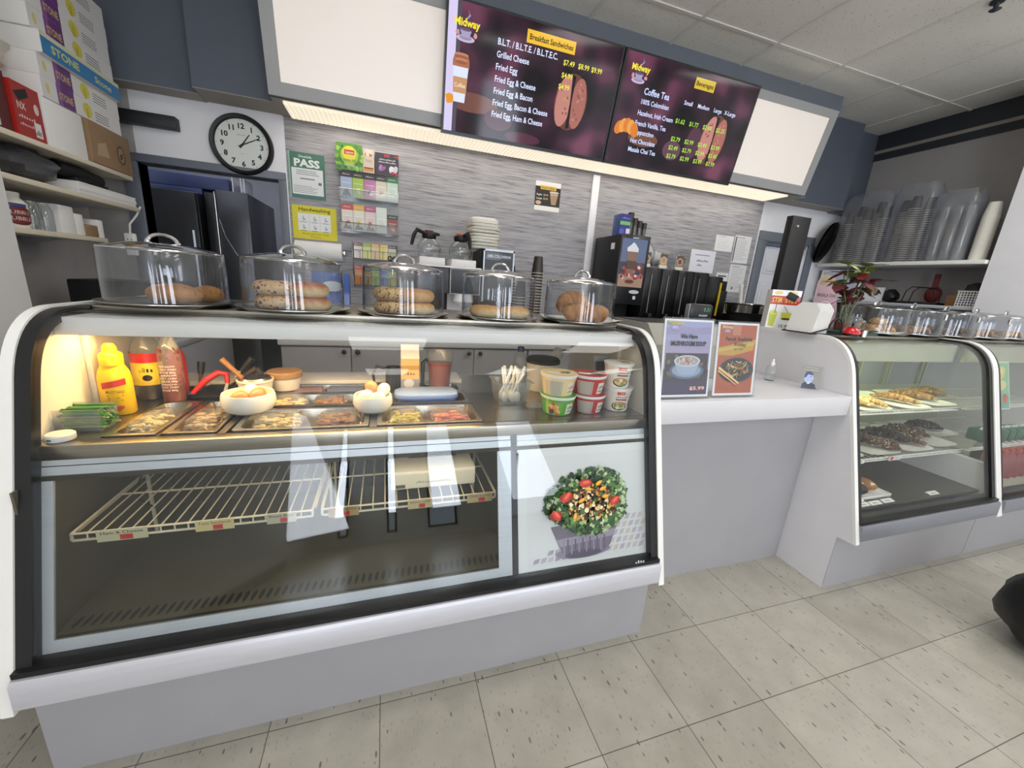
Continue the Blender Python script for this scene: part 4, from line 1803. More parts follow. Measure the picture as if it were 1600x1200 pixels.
def make_tray(r=.168):
    t = thing('serving_tray', 'x', 'tray', (0, 0, 0))
    b = MB('steel_pan')
    b.lathe([(0, 0), (r * .82, 0), (r * .9, .003), (r * .985, .009), (r, .0105), (r, .0125), (r * .975, .0115), (r * .88, .0045), (0, .0025)], n=48)
    b.build('tray_plate', t)
    return t


def make_dome(r=.148, h=.148):
    t = thing('cake_dome', 'x', 'cake dome', (0, 0, 0))
    b = MB('acrylic')
    b.lathe([(r, 0), (r, h * .55), (r * .985, h * .94), (r * .97, h), (r * .6, h + .014), (r * .2, h + .02), (0, h + .0205)], n=56)
    b.lathe([(0, h + .0185), (r * .2, h + .018), (r * .6, h + .012), (r * .955, h - .002), (r * .97, h * .94), (r - .0022, h * .55), (r - .0022, 0), (r, 0)], n=56)
    b.build('cover', t)
    b = MB('chrome')
    b.torus((0, 0, h * .975), r * .975, .0022, .0022, 56, 6)
    b.build('rim', t)
    b = MB('chrome')
    pts = []
    for i in range(11):
        a_ = PI * i / 10
        pts.append((-math.cos(a_) * .036, 0, h + .016 + math.sin(a_) * .027))
    b.tube(pts, [.007, .006, .005, .005, .005, .005, .005, .005, .005, .006, .007], 8)
    b.build('handle', t)
    return t


GD, GT = 'clear cake domes on the left deli case', 'round steel trays under the left domes'
DX = [(-.292, .497, 1.0), (.052, .49, 1.0), (.398, .49, .94), (.745, .482, .93), (1.088, .482, .95)]
dl = ['clear dome over brown rolls, leftmost on the left case', 'clear dome over blueberry and cheese bagels', 'clear dome over seeded and plain bagels', 'clear dome over two plain bagels', 'clear dome over croissants, nearest the mushroom soup sign']
tl_ = ['round steel tray under the brown rolls', 'round steel tray under the blueberry bagels', 'round steel tray under the seeded bagels', 'round steel tray under the two plain bagels', 'round steel tray under the croissants']
tr, dm = make_tray(), make_dome()
for i, (x, y, k) in enumerate(DX):
    t = tr if i == 0 else dup(tr, (0, 0, 0))
    t.location = (x, y, TZ)
    t.scale = (k, k, 1)
    t['label'], t['group'] = tl_[i], GT
    d = dm if i == 0 else dup(dm, (0, 0, 0))
    d.location = (x, y, TZ + .0127)
    d.rotation_euler = (0, 0, (.15, -.1, .0, .05, .1)[i])
    d.scale = (k, k, 1)
    d['label'], d['group'] = dl[i], GD
FZ = TZ + .0054


def bagel(c, m_, label, R_=.040, r=.0215, rz=.0225, seed=0, grp=None):
    b = MB(m_)
    b.torus((c[0], c[1], c[2] + rz), R_ * .72, r * 1.15, rz, 30, 12, nz=.09, seed=seed)
    b.ball((c[0], c[1], c[2] + rz * .9), (R_ * .45, R_ * .45, rz * .55), 12)
    return solo(b, 'bagel', label, 'bagel', c, grp)


def roll(c, L, w, h, m_, label, rz, name='bread_roll', cat='bread roll', seed=0, grp=None, bend=0):
    b = MB(m_)
    pts, rad = [], []
    for i in range(13):
        t = i / 12 * 2 - 1
        pts.append(V((t * L / 2, bend * t * t, h * .5)))
        rad.append(max(.004, w / 2 * math.sqrt(max(0, 1 - t * t * .97))))
    b.tube(pts, rad, 16)
    M_ = Matrix.Rotation(rz, 3, 'Z')
    for v in b.bm.verts:
        q = v.co.copy()
        q.z = (q.z - h / 2) * (h / w) + h / 2
        k = 1 + .07 * mnoise.noise(q * 28 + V((seed, 0, 0)))
        q = V((q.x, q.y * k, q.z * k))
        v.co = M_ @ q + V(c)
    return solo(b, name, label, cat, c, grp)


roll((-.255, .44, FZ), .15, .085, .062, 'roll', 'long brown bread roll in front under the leftmost dome', -.15, seed=1)
roll((-.30, .53, FZ), .12, .075, .055, 'roll', 'shorter brown bread roll behind the front one under the leftmost dome', .2, seed=4)
roll((-.21, .53, FZ), .10, .066, .055, 'roll', 'brown bread roll at the right rear under the leftmost dome', .5, seed=7)
for x, y, z, m_, s_, l_ in ((.003, .44, 0, 'bagel_blue', 1, 'blueberry bagel, lower of the left pair in the second dome'), (.0, .443, .0435, 'bagel_blue', 2, 'blueberry bagel, upper of the left pair in the second dome'),
                            (.11, .43, 0, 'bagel_cheese', 3, 'cheese topped bagel, lower of the right pair in the second dome'), (.106, .432, .0435, 'bagel_cheese', 4, 'cheese topped bagel, upper of the right pair in the second dome'),
                            (.352, .462, 0, 'bagel_seed', 5, 'seeded bagel, lower of the left pair in the third dome'), (.35, .464, .0435, 'bagel_seed', 6, 'seeded bagel, upper of the left pair in the third dome'),
                            (.444, .448, 0, 'bagel_plain', 7, 'pale bagel, lower of the right pair in the third dome'), (.442, .45, .0435, 'bagel', 8, 'tan bagel, upper of the right pair in the third dome'),
                            (.687, .455, 0, 'bagel_plain', 9, 'plain bagel at the left in the fourth dome'), (.803, .45, 0, 'bagel_plain', 10, 'plain bagel at the right in the fourth dome')):
    bagel((x, y, FZ + z), m_, l_, R_=.044, r=.0225, rz=.0225, seed=s_)
b = MB('paper')
b.ball((.85, .49, FZ + .018), (.022, .02, .018), 10, nz=.5, seed=3)
solo(b, 'paper_napkin', 'small crumpled white napkin beside the plain bagels', 'napkin', (.85, .49, FZ))
b = MB('paper')
n = 8
rows = []
for i in range(n + 1):
    u = i / n * 2 - 1
    row = []
    for j in range(n + 1):
        w_ = j / n * 2 - 1
        x, y = 1.095 + .15 * u + .02 * w_, .47 + .105 * w_ - .015 * u
        z = FZ + .0005 + .3 * max(0, math.hypot(x - 1.088, y - .482) - .115)
        row.append((x, y, z))
    rows.append(row)
b.grid(rows, False)
o = solo(b, 'baking_paper', 'white baking paper sheet under the croissants', 'paper', (1.095, .47, FZ))


def croissant(c, Lr, w, label, rz, tilt_=0, m_='croissant'):
    b = MB(m_)
    pts, rad = [], []
    N_ = 34
    for i in range(N_ + 1):
        t = i / N_ * 2 - 1
        a_ = t * 1.25
        pts.append(V((math.sin(a_) * Lr, -math.cos(a_) * Lr + Lr * .7, 0)))
        e = max(0.0, 1 - abs(t) ** 2.2)
        rad.append((.007 + w * e) * (1 + .16 * abs(math.sin(abs(t) * 10.5)) - .08))
    b.tube(pts, rad, 14)
    M_ = Matrix.Rotation(rz, 3, 'Z') @ Matrix.Rotation(tilt_, 3, 'X')
    for v in b.bm.verts:
        v.co = M_ @ v.co + V(c)
    return solo(b, 'croissant', label, 'croissant', c)


croissant((1.08, .515, FZ + .056), .07, .037, 'large croissant standing at the back under the fifth dome', PI, -.95)
croissant((1.04, .435, FZ + .04), .05, .03, 'croissant at the front left under the fifth dome', .5, .35)
croissant((1.138, .44, FZ + .04), .05, .029, 'croissant at the front right under the fifth dome', -.4, .3)

# ------------------------------------------------------------------ service counter between the cases
CZ = .917
sc = thing('service_counter', 'white service counter with knee space between the two glass cases', 'counter', (1.78, .131, 0))
b = MB('counter_lam')
b.box(X1 + .002, 2.288, .131, .86, .831, CZ, .003)
b.build('countertop', sc)
b = MB('laminate')
b.box(X1 + .002, 2.288, .263, .283, 0, .831)
b.build('knee_panel', sc)


def sign(x0, y0, w, h, label, art):
    t = thing('sign_holder', label, 'sign', (x0 + w / 2, y0 + .02, CZ), 'acrylic sign holders on the service counter')
    lean = .13
    Q = plane((x0, y0, CZ + .006), (1, 0, 0), (0, lean, math.sqrt(1 - lean * lean)))
    b = MB('acrylic')
    b.box(x0 - .002, x0 + w + .012, y0 - .004, y0 + .075, CZ + .0005, CZ + .005)
    slab(b, Q, -.006, w + .006, 0, h + .006, .0035, .005)
    slab(b, Q, -.006, w + .006, 0, h + .006, -.004, -.0022)
    b.build('holder', t)
    b = MB('paper')
    slab(b, Q, 0, w, .004, h, 0, .001)
    a = Art(b, lambda u, v, d: Q(u, v + .004, d + .001), 'print_gloss')
    art(a, w, h - .004)
    b.build('poster', t)


def logo(a, x, y, w, col='#d8c24a'):
    a.text('Midway', x, y, w * .22, col, w=w, bold=.03)
    a.ell(x + w * .5, y - w * .16, w * .22, w * .07, '#c3bede')
    a.ell(x + w * .5, y - w * .24, w * .32, w * .05, '#a9a4cc')


def soup(a, w, h):
    a.rect(0, 0, w, h, '#ffffff')
    e = .008
    N_ = 14
    c0, c1_, c2_ = lin('#a9b0da'), lin('#b79fb6'), lin('#8b7ea8')
    for i in range(N_):
        t = i / (N_ - 1)
        c_ = tuple(c0[k] * t + c1_[k] * (1 - t) for k in range(3))
        a.rect(e, h * .32 + (h * .68 - e) * i / N_, w - 2 * e, (h * .68 - e) / N_ + .0005, c_)
    a.poly([(e, h * .88), (w * .3, h * .93), (w * .6, h * .89), (w - e, h * .92), (w - e, h * .82), (e, h * .8)], '#a79fc6')
    a.rect(e, e, w - 2 * e, h * .33, '#3d3558')
    a.rect(w * .06, h * .2, w * .88, h * .37, '#3c3330')
    for i in range(40):
        a.blob(w * (.1 + .8 * R.random()), h * (.23 + .32 * R.random()), w * .035, R.choice(('#4a3d36', '#6a584a', '#2c2523', '#85705a')))
    a.ell(w * .5, h * .34, w * .36, h * .11, '#5f6f86')
    a.ell(w * .5, h * .345, w * .30, h * .088, '#8da0b8')
    a.poly([(w * .23, h * .47), (w * .77, h * .47), (w * .68, h * .32), (w * .32, h * .32)], '#9fb0c6')
    a.ell(w * .5, h * .32, w * .18, h * .035, '#9fb0c6')
    a.ell(w * .5, h * .47, w * .27, h * .075, '#c5d0dd')
    a.ell(w * .5, h * .47, w * .235, h * .06, '#a99f9b')
    for i in range(22):
        an, rr = R.random() * 6.3, math.sqrt(R.random())
        a.blob(w * (.5 + .19 * rr * math.cos(an)), h * (.47 + .045 * rr * math.sin(an)), w * .018, R.choice(('#cdbfae', '#8c6a5c', '#b0584a', '#d9d2c6')))
    logo(a, w * .06, h * .93, w * .28)
    a.text('We Have', w * .5, h * .76, h * .055, '#2a2530', w=w * .34, al='c', bold=.03)
    a.text('MUSHROOM SOUP', w * .5, h * .665, h * .058, '#2a2530', w=w * .72, al='c', bold=.035)
    a.text('$5.99', w * .58, h * .09, h * .045, '#f0b9a6', w=w * .32, bold=.02)


def pancit(a, w, h):
    a.rect(0, 0, w, h, '#ffffff')
    a.rect(.01, .008, w - .02, h - .016, '#c1633c')
    a.rect(w * .36, h * .83, w * .2, h * .14, '#d08a6a')
    a.poly([(w * .04, h * .56), (w * .4, h * .55), (w * .9, h * .63), (w * .95, h * .78), (w * .5, h * .72), (w * .04, h * .66)], '#d8a84a')
    a.poly([(w * .05, h * .60), (w * .9, h * .70), (w * .9, h * .74), (w * .05, h * .64)], '#e3c05e')
    logo(a, w * .1, h * .92, w * .26, '#f0d0a0')
    a.text('Pancit Available', w * .53, h * .755, h * .05, '#1d1410', w=w * .66, al='c', bold=.03)
    a.text('Friday', w * .57, h * .68, h * .05, '#2c2014', w=w * .3, al='c', bold=.02)
    a.text('$7.99', w * .53, h * .625, h * .028, '#5a8a1e', w=w * .22, al='c', bold=.02)
    a.ell(w * .53, h * .35, w * .43, h * .175, '#3f4348', n=30)
    a.ell(w * .53, h * .355, w * .38, h * .15, '#2e3236', n=30)
    for i in range(90):
        an, rr = R.random() * 6.3, math.sqrt(R.random())
        a.ell(w * (.54 + .30 * rr * math.cos(an)), h * (.36 + .115 * rr * math.sin(an)), w * .045, h * .006, R.choice(('#d9c79a', '#c0a46a', '#e6dab8', '#8a7440', '#7f8a4a', '#b0763c', '#a65a3a')), n=8, rot=R.random() * 3)
    a.poly([(w * .05, h * .38), (w * .1, h * .4), (w * .62, h * .17), (w * .58, h * .16)], '#d9b98a')
    a.poly([(w * .05, h * .34), (w * .08, h * .36), (w * .55, h * .15), (w * .52, h * .145)], '#c9a878')


sign(1.292, .165, .222, .292, 'purple acrylic counter sign advertising mushroom soup', soup)
sign(1.542, .17, .205, .288, 'orange acrylic counter sign advertising pancit noodles', pancit)
# hand sanitiser, photo card, small paper box
t = thing('pump_bottle', 'small clear spray bottle on the service counter', 'bottle', (2.155, .43, CZ))
b = MB('clear_plastic')
b.lathe([(.022, CZ), (.024, CZ + .004), (.024, CZ + .055), (.018, CZ + .07), (.01, CZ + .076)], (2.155, .43, 0), 20, cap0=True)
b.build('bottle_body', t)
b = MB('white_plastic')
b.lathe([(.011, CZ + .075), (.011, CZ + .09), (.006, CZ + .092), (.005, CZ + .108), (0, CZ + .108)], (2.155, .43, 0), 14)
b.build('spray_head', t)
b = MB('paper')
Q = plane((2.165, .285, CZ + .002), (.85, -.5, 0), (.1, .16, .98))
slab(b, Q, 0, .085, 0, .105, 0, .002)
a = Art(b, lambda u, v, d: Q(u, v, d + .002), 'print_gloss')
a.rect(0, 0, .085, .105, '#8b8a86')
for i in range(10):
    a.rect(.004 + .016 * R.random(), .07 + .003 * i, .06, .0022, R.choice(('#a5a49c', '#77766e', '#b0a67c')))
a.poly([(.006, 0), (.07, 0), (.062, .022), (.04, .03), (.022, .03), (.01, .02)], '#23283c')
a.ell(.034, .05, .019, .026, '#a9b3d8', n=20)
a.poly([(.014, .05), (.02, .075), (.035, .08), (.05, .072), (.05, .062), (.03, .066), (.022, .05)], '#3b4a7a')
a.poly([(.048, .055), (.056, .047), (.048, .044)], '#b9c2e2')
a.ell(.042, .056, .003, .0018, '#2a3355')
a.poly([(.03, .03), (.046, .034), (.04, .022), (.03, .02)], '#c9cfe6')
solo(b, 'photo_card', 'small grey and blue portrait card leaning against the counter side panel', 'card', (2.2, .27, CZ))
b = MB('paper')
b.box(2.17, 2.265, .63, .70, CZ, CZ + .055, .002)
a = Art(b, plane((2.17, .6295, CZ), (1, 0, 0), (0, 0, 1)), 'print')
a.rect(.005, .01, .085, .03, '#d8d9df')
a.poly([(.04, .042), (.085, .03), (.085, .045), (.045, .05)], '#4a4f6a')
solo(b, 'tissue_box', 'small white paper box at the back of the service counter', 'box', (2.215, .66, CZ))
# cash register behind the signs with its customer display
t = thing('cash_register', 'pale cash register behind the counter signs', 'cash register', (1.78, .62, CZ))
b = MB('register_beige')
b.box(1.47, 2.03, .47, .84, CZ, CZ + .16, .006)
b.prism([(.48, CZ + .16), (.84, CZ + .16), (.84, CZ + .245), (.56, CZ + .245)], 0, 1.49, 2.01)
b.build('register_body', t)
b = MB('dark_plastic')
b.box(1.50, 1.9, .60, .83, CZ + .245, CZ + .249)
b.build('keyboard', t)
b = MB('dark_plastic')
b.cyl((1.885, .70, CZ + .249), (1.885, .70, CZ + .27), .02)
b.box(1.82, 1.965, .672, .715, CZ + .262, CZ + .343, .014)
a = Art(b, plane((1.835, .6718, CZ + .27), (1, 0, 0), (0, 0, 1)), 'print_gloss')
a.rect(.055, .03, .055, .032, '#1c2622')
a.text('0.31', .066, .037, .018, '#5fae7a', w=.04, bold=0)
a.text('SHARP', .04, .01, .011, '#c9ccd4', w=.055)
b.build('pole_display', t)
b = MB('grey_plastic')
b.box(1.815, 1.83, .68, .71, CZ + .262, CZ + .34, .005)
b.build('display_side', t)
t = thing('card_terminal', 'black card terminal and cable beside the last cake dome', 'payment terminal', (1.36, .74, CZ))
b = MB('dark_plastic')
b.box(1.30, 1.43, .69, .80, CZ, CZ + .20, .004)
b.box(1.31, 1.42, .68, .78, CZ + .205, CZ + .255, .012, rot=Matrix.Rotation(.45, 3, 'X') @ Matrix.Rotation(.3, 3, 'Z'))
b.build('terminal_body', t)
b = MB('white_plastic')
b.tube([(1.43, .68, CZ + .22), (1.46, .66, CZ + .19), (1.455, .64, CZ + .17), (1.44, .66, CZ + .18)], .004, 6)
b.build('cable', t)

# ------------------------------------------------------------------ second case: pastries
E0, E1 = 2.29, 3.398
c2 = case('pastry_display_case', 'middle curved glass case filled with pastries on two shelves', E0, E1, bump='bumper_grey', openside=(1,))
EI, EJ = E0 + .021, E1 - .021
b = MB('c2floor')
b.box(EI, EJ, .05, .80, .385, .392)
b.build('case_floor', c2)
b = MB('c2liner')
b.prism(offs(cut(FRONT, .39), .032) + [(.80, TOPZ - .032), (.80, .39)], 0, EI, EI + .004)
b.box(EI, EJ, .80, .815, .40, .78)
b.box(EI, EJ, .80, .815, 1.0, TOPZ - .03)
b.box(EI + .005, EJ - .03, .33, .80, TOPZ - .035, TOPZ - .022)
b.box(EI + .005, EJ - .03, .315, .33, 1.04, TOPZ - .025)
b.build('inner_liner', c2)
b = MB('c2liner')
for x in (EI + .02, 2.65, 2.72, 3.03, 3.10, 3.33):
    b.box(x, x + .022, .785, .80, .78, 1.0)
o = b.build('rear_door_frame', c2)
b = MB('rear_slider')
b.box(EI, EJ, .802, .806, .78, 1.0)
b.build('rear_door_glass', c2)
b = MB('tube_green')
b.cyl((EI + .05, .36, TOPZ - .072), (EJ - .05, .36, TOPZ - .072), .012, n=12)
b.build('light_tube', c2)


def cshelf(x0, x1, yf, yb, z, label):
    t = thing('glass_shelf', label, 'shelf', ((x0 + x1) / 2, yf, z), 'shelves in the pastry case')
    b = MB('white_plastic')
    for y in (yf, yf + .012, (yf + yb) / 2, yb):
        b.tube([(x0, y, z), (x1, y, z)], .0028, 6)
    b.tube([(x0, yf - .002, z + .016), (x1, yf - .002, z + .016)], .0025, 6)
    for i in range(28):
        x = x0 + (x1 - x0) * (i + .5) / 28
        b.tube([(x, yf - .002, z + .016), (x, yf, z + .002), (x, yb, z + .002)], .0014, 5)
    b.build('wire_deck', t)
    return t


cshelf(EI + .008, EJ - .01, .235, .62, .785, 'upper wire shelf of pastries in the middle case')
cshelf(EI + .008, EJ - .01, .165, .62, .565, 'lower wire shelf of pastries in the middle case')
b = MB('c2liner')
for x in (2.335, 2.90):
    b.box(x, x + .016, .63, .65, .393, 1.09)
    a = Art(b, plane((x, .6295, .40), (1, 0, 0), (0, 0, 1)), 'print')
    for i in range(34):
        a.rect(.005, .01 + .02 * i, .006, .01, '#2c2c24')
b.build('shelf_uprights', c2)


def ptray(cx, yc, z, w, d, label, rz=0):
    b = MB('white_plastic')
    h = .012

    def rr(k, zz):
        return [V((cx + w / 2 * k * c_, yc + d / 2 * (k + .02) * s_, zz)) for c_, s_ in [(math.copysign(abs(math.cos(q)) ** .4, math.cos(q)), math.copysign(abs(math.sin(q)) ** .4, math.sin(q))) for q in [2 * PI * i / 32 for i in range(32)]]]
    b.grid([rr(.86, z), rr(1, z + h), rr(1.0, z + h + .002), rr(.86, z + .003)], cap0=True, cap1=True)
    return solo(b, 'pastry_tray', label, 'tray', (cx, yc, z), 'white trays in the pastry case')


def pastry(c, L, w, h, m_, label, rz, seed):
    b = MB(m_)
    N_ = 9
    for i in range(N_):
        t = i / (N_ - 1) * 2 - 1
        k = math.sqrt(1 - .8 * t * t)
        b.ball((t * L / 2 * .8, .004 * math.sin(i * 2.1), h * .55 * k + .007), (L / N_ * .95, w / 2 * k, h * .5 * k), 10, nz=.25, seed=seed + i)
    M_ = Matrix.Rotation(rz, 3, 'Z')
    for v in b.bm.verts:
        v.co = M_ @ v.co + V(c)
    return solo(b, 'pastry', label, 'pastry', c)


zz = .785 + .004
ptray(2.455, .41, zz, .25, .33, 'white tray at the left of the upper pastry shelf')
ptray(2.73, .41, zz, .27, .33, 'white tray in the middle of the upper pastry shelf')
ptray(3.06, .41, zz, .25, .33, 'white tray at the right of the upper pastry shelf')
pastry((2.44, .33, zz + .004), .15, .07, .04, 'pastry', 'iced pastry at the left end of the upper shelf', -.8, 1)
pastry((2.71, .40, zz + .004), .24, .085, .045, 'pastry', 'long nut covered pastry in the middle of the upper shelf', -1.05, 11)
pastry((2.79, .34, zz + .004), .16, .08, .042, 'pastry', 'short glazed pastry beside the long one on the upper shelf', -1.0, 15)
pastry((3.10, .39, zz + .004), .22, .085, .04, 'pastry_nut', 'pale nut pastry at the right of the upper shelf', -1.05, 21)
ptray(3.345, .43, zz, .24, .33, 'white tray at the right end of the upper pastry shelf')
pastry((3.36, .44, zz + .004), .22, .085, .04, 'pastry_nut', 'pale nut pastry at the right end of the upper shelf', -1.05, 25)
ptray(3.62, .50, zz, .27, .22, 'white tray behind the green poster on the upper drinks shelf')
pastry((3.62, .50, zz + .004), .2, .085, .04, 'pastry', 'long glazed pastry behind the green poster', -.6, 27)
zz = .565 + .004
ptray(3.345, .38, zz, .24, .34, 'white tray at the right end of the lower pastry shelf')
pastry((3.345, .41, zz + .004), .22, .1, .05, 'pastry_choc', 'chocolate pastry at the right end of the lower shelf', -1.0, 58)
ptray(3.62, .46, zz, .27, .26, 'white tray behind the green packets on the lower drinks shelf')
pastry((3.62, .46, zz + .004), .2, .1, .05, 'choc', 'dark chocolate pastry behind the green packets', -.6, 59)
ptray(2.52, .36, zz, .25, .34, 'white tray at the left of the lower pastry shelf')
ptray(2.80, .36, zz, .27, .34, 'white tray in the middle of the lower pastry shelf')
ptray(3.08, .36, zz, .27, .34, 'white tray at the right of the lower pastry shelf')
pastry((2.52, .33, zz + .004), .24, .11, .05, 'pastry_nut', 'oat topped pastry at the left of the lower shelf', -1.0, 31)
pastry((2.58, .27, zz + .004), .12, .07, .045, 'pastry_nut', 'small oat topped pastry near the front of the lower shelf', -.9, 35)
pastry((2.83, .33, zz + .004), .25, .085, .055, 'pastry_choc', 'chocolate drizzled pastry in the middle of the lower shelf', -1.0, 41)
pastry((2.90, .25, zz + .004), .10, .06, .045, 'pastry_choc', 'small chocolate pastry at the front middle of the lower shelf', -1.0, 45)
pastry((3.07, .37, zz + .004), .22, .11, .06, 'choc', 'dark chocolate pastry at the right of the lower shelf', -1.0, 51)
pastry((3.15, .29, zz + .004), .14, .08, .05, 'pastry_choc', 'chocolate and sugar pastry at the front right of the lower shelf', -1.0, 55)
zz = .3925
b = MB('white_plastic')
b.box(2.44, 2.74, .10, .42, zz, zz + .01, .004)
b.box(2.44, 2.74, .10, .107, zz, zz + .018, .003)
b.box(2.733, 2.74, .10, .42, zz, zz + .018, .003)
solo(b, 'donut_tray', 'white rectangular tray of rolls on the floor of the pastry case', 'tray', (2.59, .26, zz))
for x, y, L, m_, rz, l_, s_ in ((2.53, .165, .13, 'choc', -1.1, 'dark chocolate roll at the front of the bottom tray', 61), (2.625, .19, .15, 'donut', -1.1, 'sugared brown roll at the front right of the bottom tray', 65),
                                (2.53, .32, .17, 'donut', -1.0, 'brown roll at the rear left of the bottom tray', 68), (2.66, .33, .15, 'choc', -.9, 'dark roll at the rear right of the bottom tray', 72)):
    roll((x, y, zz + .011), L, .075, .065, m_, l_, rz, 'sweet_roll', 'sweet roll', s_)
for i, (x, y, s_) in enumerate(((2.355, .075, 'front left'), (2.445, .073, 'second from the left'), (2.53, .072, 'third from the left'), (2.625, .075, 'fourth from the left'), (2.43, .10 - .012, 'tucked behind the first two'), (2.99, .078, 'alone at the right'))):
    b = MB('paper')
    rx = Matrix.Rotation(.25, 3, 'X')
    y0 = y if i != 4 else .094
    z0 = zz + .002 + (.012 if i == 4 else 0)
    b.box(x, x + .078, y0 - .012, y0 + .012, z0, z0 + .002, rot=rx)
    b.m = 'white_plastic'
    b.box(x, x + .078, y0 + .002, y0 + .012, zz + .0003, z0 + .003)
    a = Art(b, plane((x, y0 - .011, z0 - .0005), (1, 0, 0), (0, .97, .25)), 'print')
    a.rect(.004, .003, .07, .016, '#f4f4ee')
    a.scrib(.018, .006, .04, .008, '#55554f')
    if i == 4:
        a.rect(.03, .004, .03, .012, '#d63a33')
    solo(b, 'price_card', 'small white price card on the pastry case floor, %s' % s_, 'price card', (x + .04, y0, zz), 'price cards in the pastry case')
for i, (x, yf, z, l_) in enumerate(((2.40, .235, .785, 'upper shelf below the iced pastry'), (2.47, .165, .565, 'lower shelf below the oat pastries'), (2.74, .165, .565, 'lower shelf below the chocolate pastry'))):
    b = MB('paper')
    b.box(x, x + .085, yf - .012, yf - .005, z + .0195, z + .0215)
    b.box(x, x + .085, yf - .009, yf - .0065, z - .002, z + .0215)
    a = Art(b, plane((x, yf - .0095, z - .002), (1, 0, 0), (0, 0, 1)), 'print')
    a.rect(0, 0, .085, .023, '#f1f0ea')
    a.rect(.008, .003, .025, .017, '#d63a33')
    a.text('2.25', .04, .007, .01, '#55514a', w=.03)
    solo(b, 'price_card', 'price card with red sticker on the ' + l_, 'price card', (x + .04, yf - .009, z), 'price cards on the pastry shelves')

# ------------------------------------------------------------------ third case: bottled drinks, cut off by the frame
F0, F1 = 3.402, 4.53
c3 = case('drinks_display_case', 'rightmost glass case holding bottled drinks', F0, F1, bump='bumper_grey', openside=(0,))
FI, FJ = F0 + .021, F1 - .021
b = MB('c2liner')
b.box(FI, FJ, .80, .815, .40, .78)
b.box(FI, FJ, .80, .815, 1.0, TOPZ - .03)
b.box(FI + .03, FJ, .33, .80, TOPZ - .035, TOPZ - .022)
b.box(FI + .03, FJ, .315, .33, 1.04, TOPZ - .025)
b.m = 'rear_slider'
b.box(FI, FJ, .802, .806, .78, 1.0)
b.m = 'c2liner'
for x in (3.425, 3.705, 3.735, 4.09, 4.135):
    b.box(x, x + .024, .785, .80, .78, 1.0)
b.box(FI, FJ, .05, .80, .385, .392)
b.build('inner_liner', c3)
for z, l_ in ((.785, 'upper'), (.565, 'lower')):
    s_ = cshelf(FI + .008, FJ - .06, .235 if z > .7 else .165, .62, z, l_ + ' wire shelf in the drinks case')
    s_['group'] = 'shelves in the drinks case'


def drink(name, label, m_, cap):
    t = thing(name, label, 'bottle', (0, 0, 0))
    b = MB(m_)
    b.lathe([(0, 0), (.03, 0), (.032, .006), (.032, .11), (.026, .135), (.013, .155), (0, .156)], n=18)
    b.build('bottle_body', t)
    b = MB(cap)
    b.lathe([(.0145, .153), (.0145, .172), (.012, .174), (0, .174)], n=14)
    b.build('cap', t)
    return t


protos = {}
rows = ((.3925, .13, 'drink_red', 'red', 'red bottled drink with red cap', 'red drinks in the front row of the drinks case'),
        (.3925, .21, 'drink_orange', 'white_plastic', 'orange bottled drink with white cap', 'orange drinks in the second row of the drinks case'),
        (.3925, .29, 'dark_plastic', 'white_plastic', 'dark bottled drink with white cap', 'dark drinks in the rear row of the drinks case'))
for z, y, m_, cp, l_, g_ in rows:
    p = None
    for i in range(7):
        x = 3.72 + 1.1 * (y - .13) + .072 * i
        if p is None:
            p = drink('drink_bottle', l_, m_, cp)
            o = p
            o['group'] = g_
        else:
            o = dup(p, (0, 0, 0))
        o.location = (x, y, z)
        o['label'] = l_ + (', nearest the left end of its row' if i == 0 else ', beside the first one in its row' if i == 1 else ' further along its row')
for i in range(6):
    x = 3.72 + .085 * i
    b = MB('drink_green')
    b.box(x, x + .075, .22, .31, .5685, .641, .012)
    b.m = 'white_plastic'
    b.box(x + .004, x + .071, .255, .26, .641, .655)
    solo(b, 'green_packet', 'dark green food packet on the lower shelf of the drinks case' + (', nearest the poster' if i == 0 else ''), 'food packet', (x + .037, .26, .5685), 'green packets in the drinks case')
b = MB('paper')
Q = plane((3.525, .172, .80), (1, 0, 0), (0, .27, .963))
slab(b, Q, 0, .18, 0, .27, 0, .003)
a = Art(b, lambda u, v, d: Q(u, v, d + .003), 'print_gloss')
a.rect(0, 0, .18, .27, '#dfeade')
a.rect(.006, .006, .168, .258, '#8fc49a')
a.rect(.006, .006, .168, .08, '#6fae9c')
a.ell(.085, .20, .062, .035, '#e3d37c', rot=.5)
a.ell(.09, .135, .06, .028, '#e8dc96', rot=.1)
a.ell(.09, .21, .03, .014, '#f0e6b0', rot=.5)
a.ell(.13, .06, .025, .03, '#c86a5a')
a.ell(.055, .05, .015, .012, '#d0582e')
a.scrib(.02, .02, .06, .012, '#dfe8dc')
solo(b, 'green_poster', 'green poster of pale buns inside the drinks case', 'poster', (3.55, .19, .80))
# ------------------------------------------------------------------ on top of the second case
t = thing('stir_stick_carton', 'tall white carton of stir sticks with red band and drinks picture', 'carton', (2.365, .625, TZ))
b = MB('paper')
x0, y0, z0 = 2.30, .585, TZ + .0005
b.box(x0, x0 + .135, y0, y0 + .085, z0, z0 + .2)
a = Art(b, plane((x0, y0 - .0004, z0), (1, 0, 0), (0, 0, 1)), 'print_gloss')
a.rect(0, 0, .135, .2, '#eef0f0')
a.rect(0, .125, .135, .045, '#c02a1c')
a.text('STIR', .005, .135, .026, '#ead04a', w=.05)
a.text('STIX', .066, .135, .026, '#ead04a', w=.055)
a.ell(.03, .185, .02, .01, '#e5d27a')
a.ell(.095, .185, .025, .01, '#e5d27a')
a.poly([(.012, .01), (.035, .01), (.045, .08), (.005, .08)], '#c9cf3a')
a.ell(.025, .082, .02, .012, '#d9dc5a')
a.rect(.03, .08, .003, .045, '#3a3a38')
a.poly([(.068, .055), (.115, .05), (.125, .085), (.06, .085)], '#d6d64a')
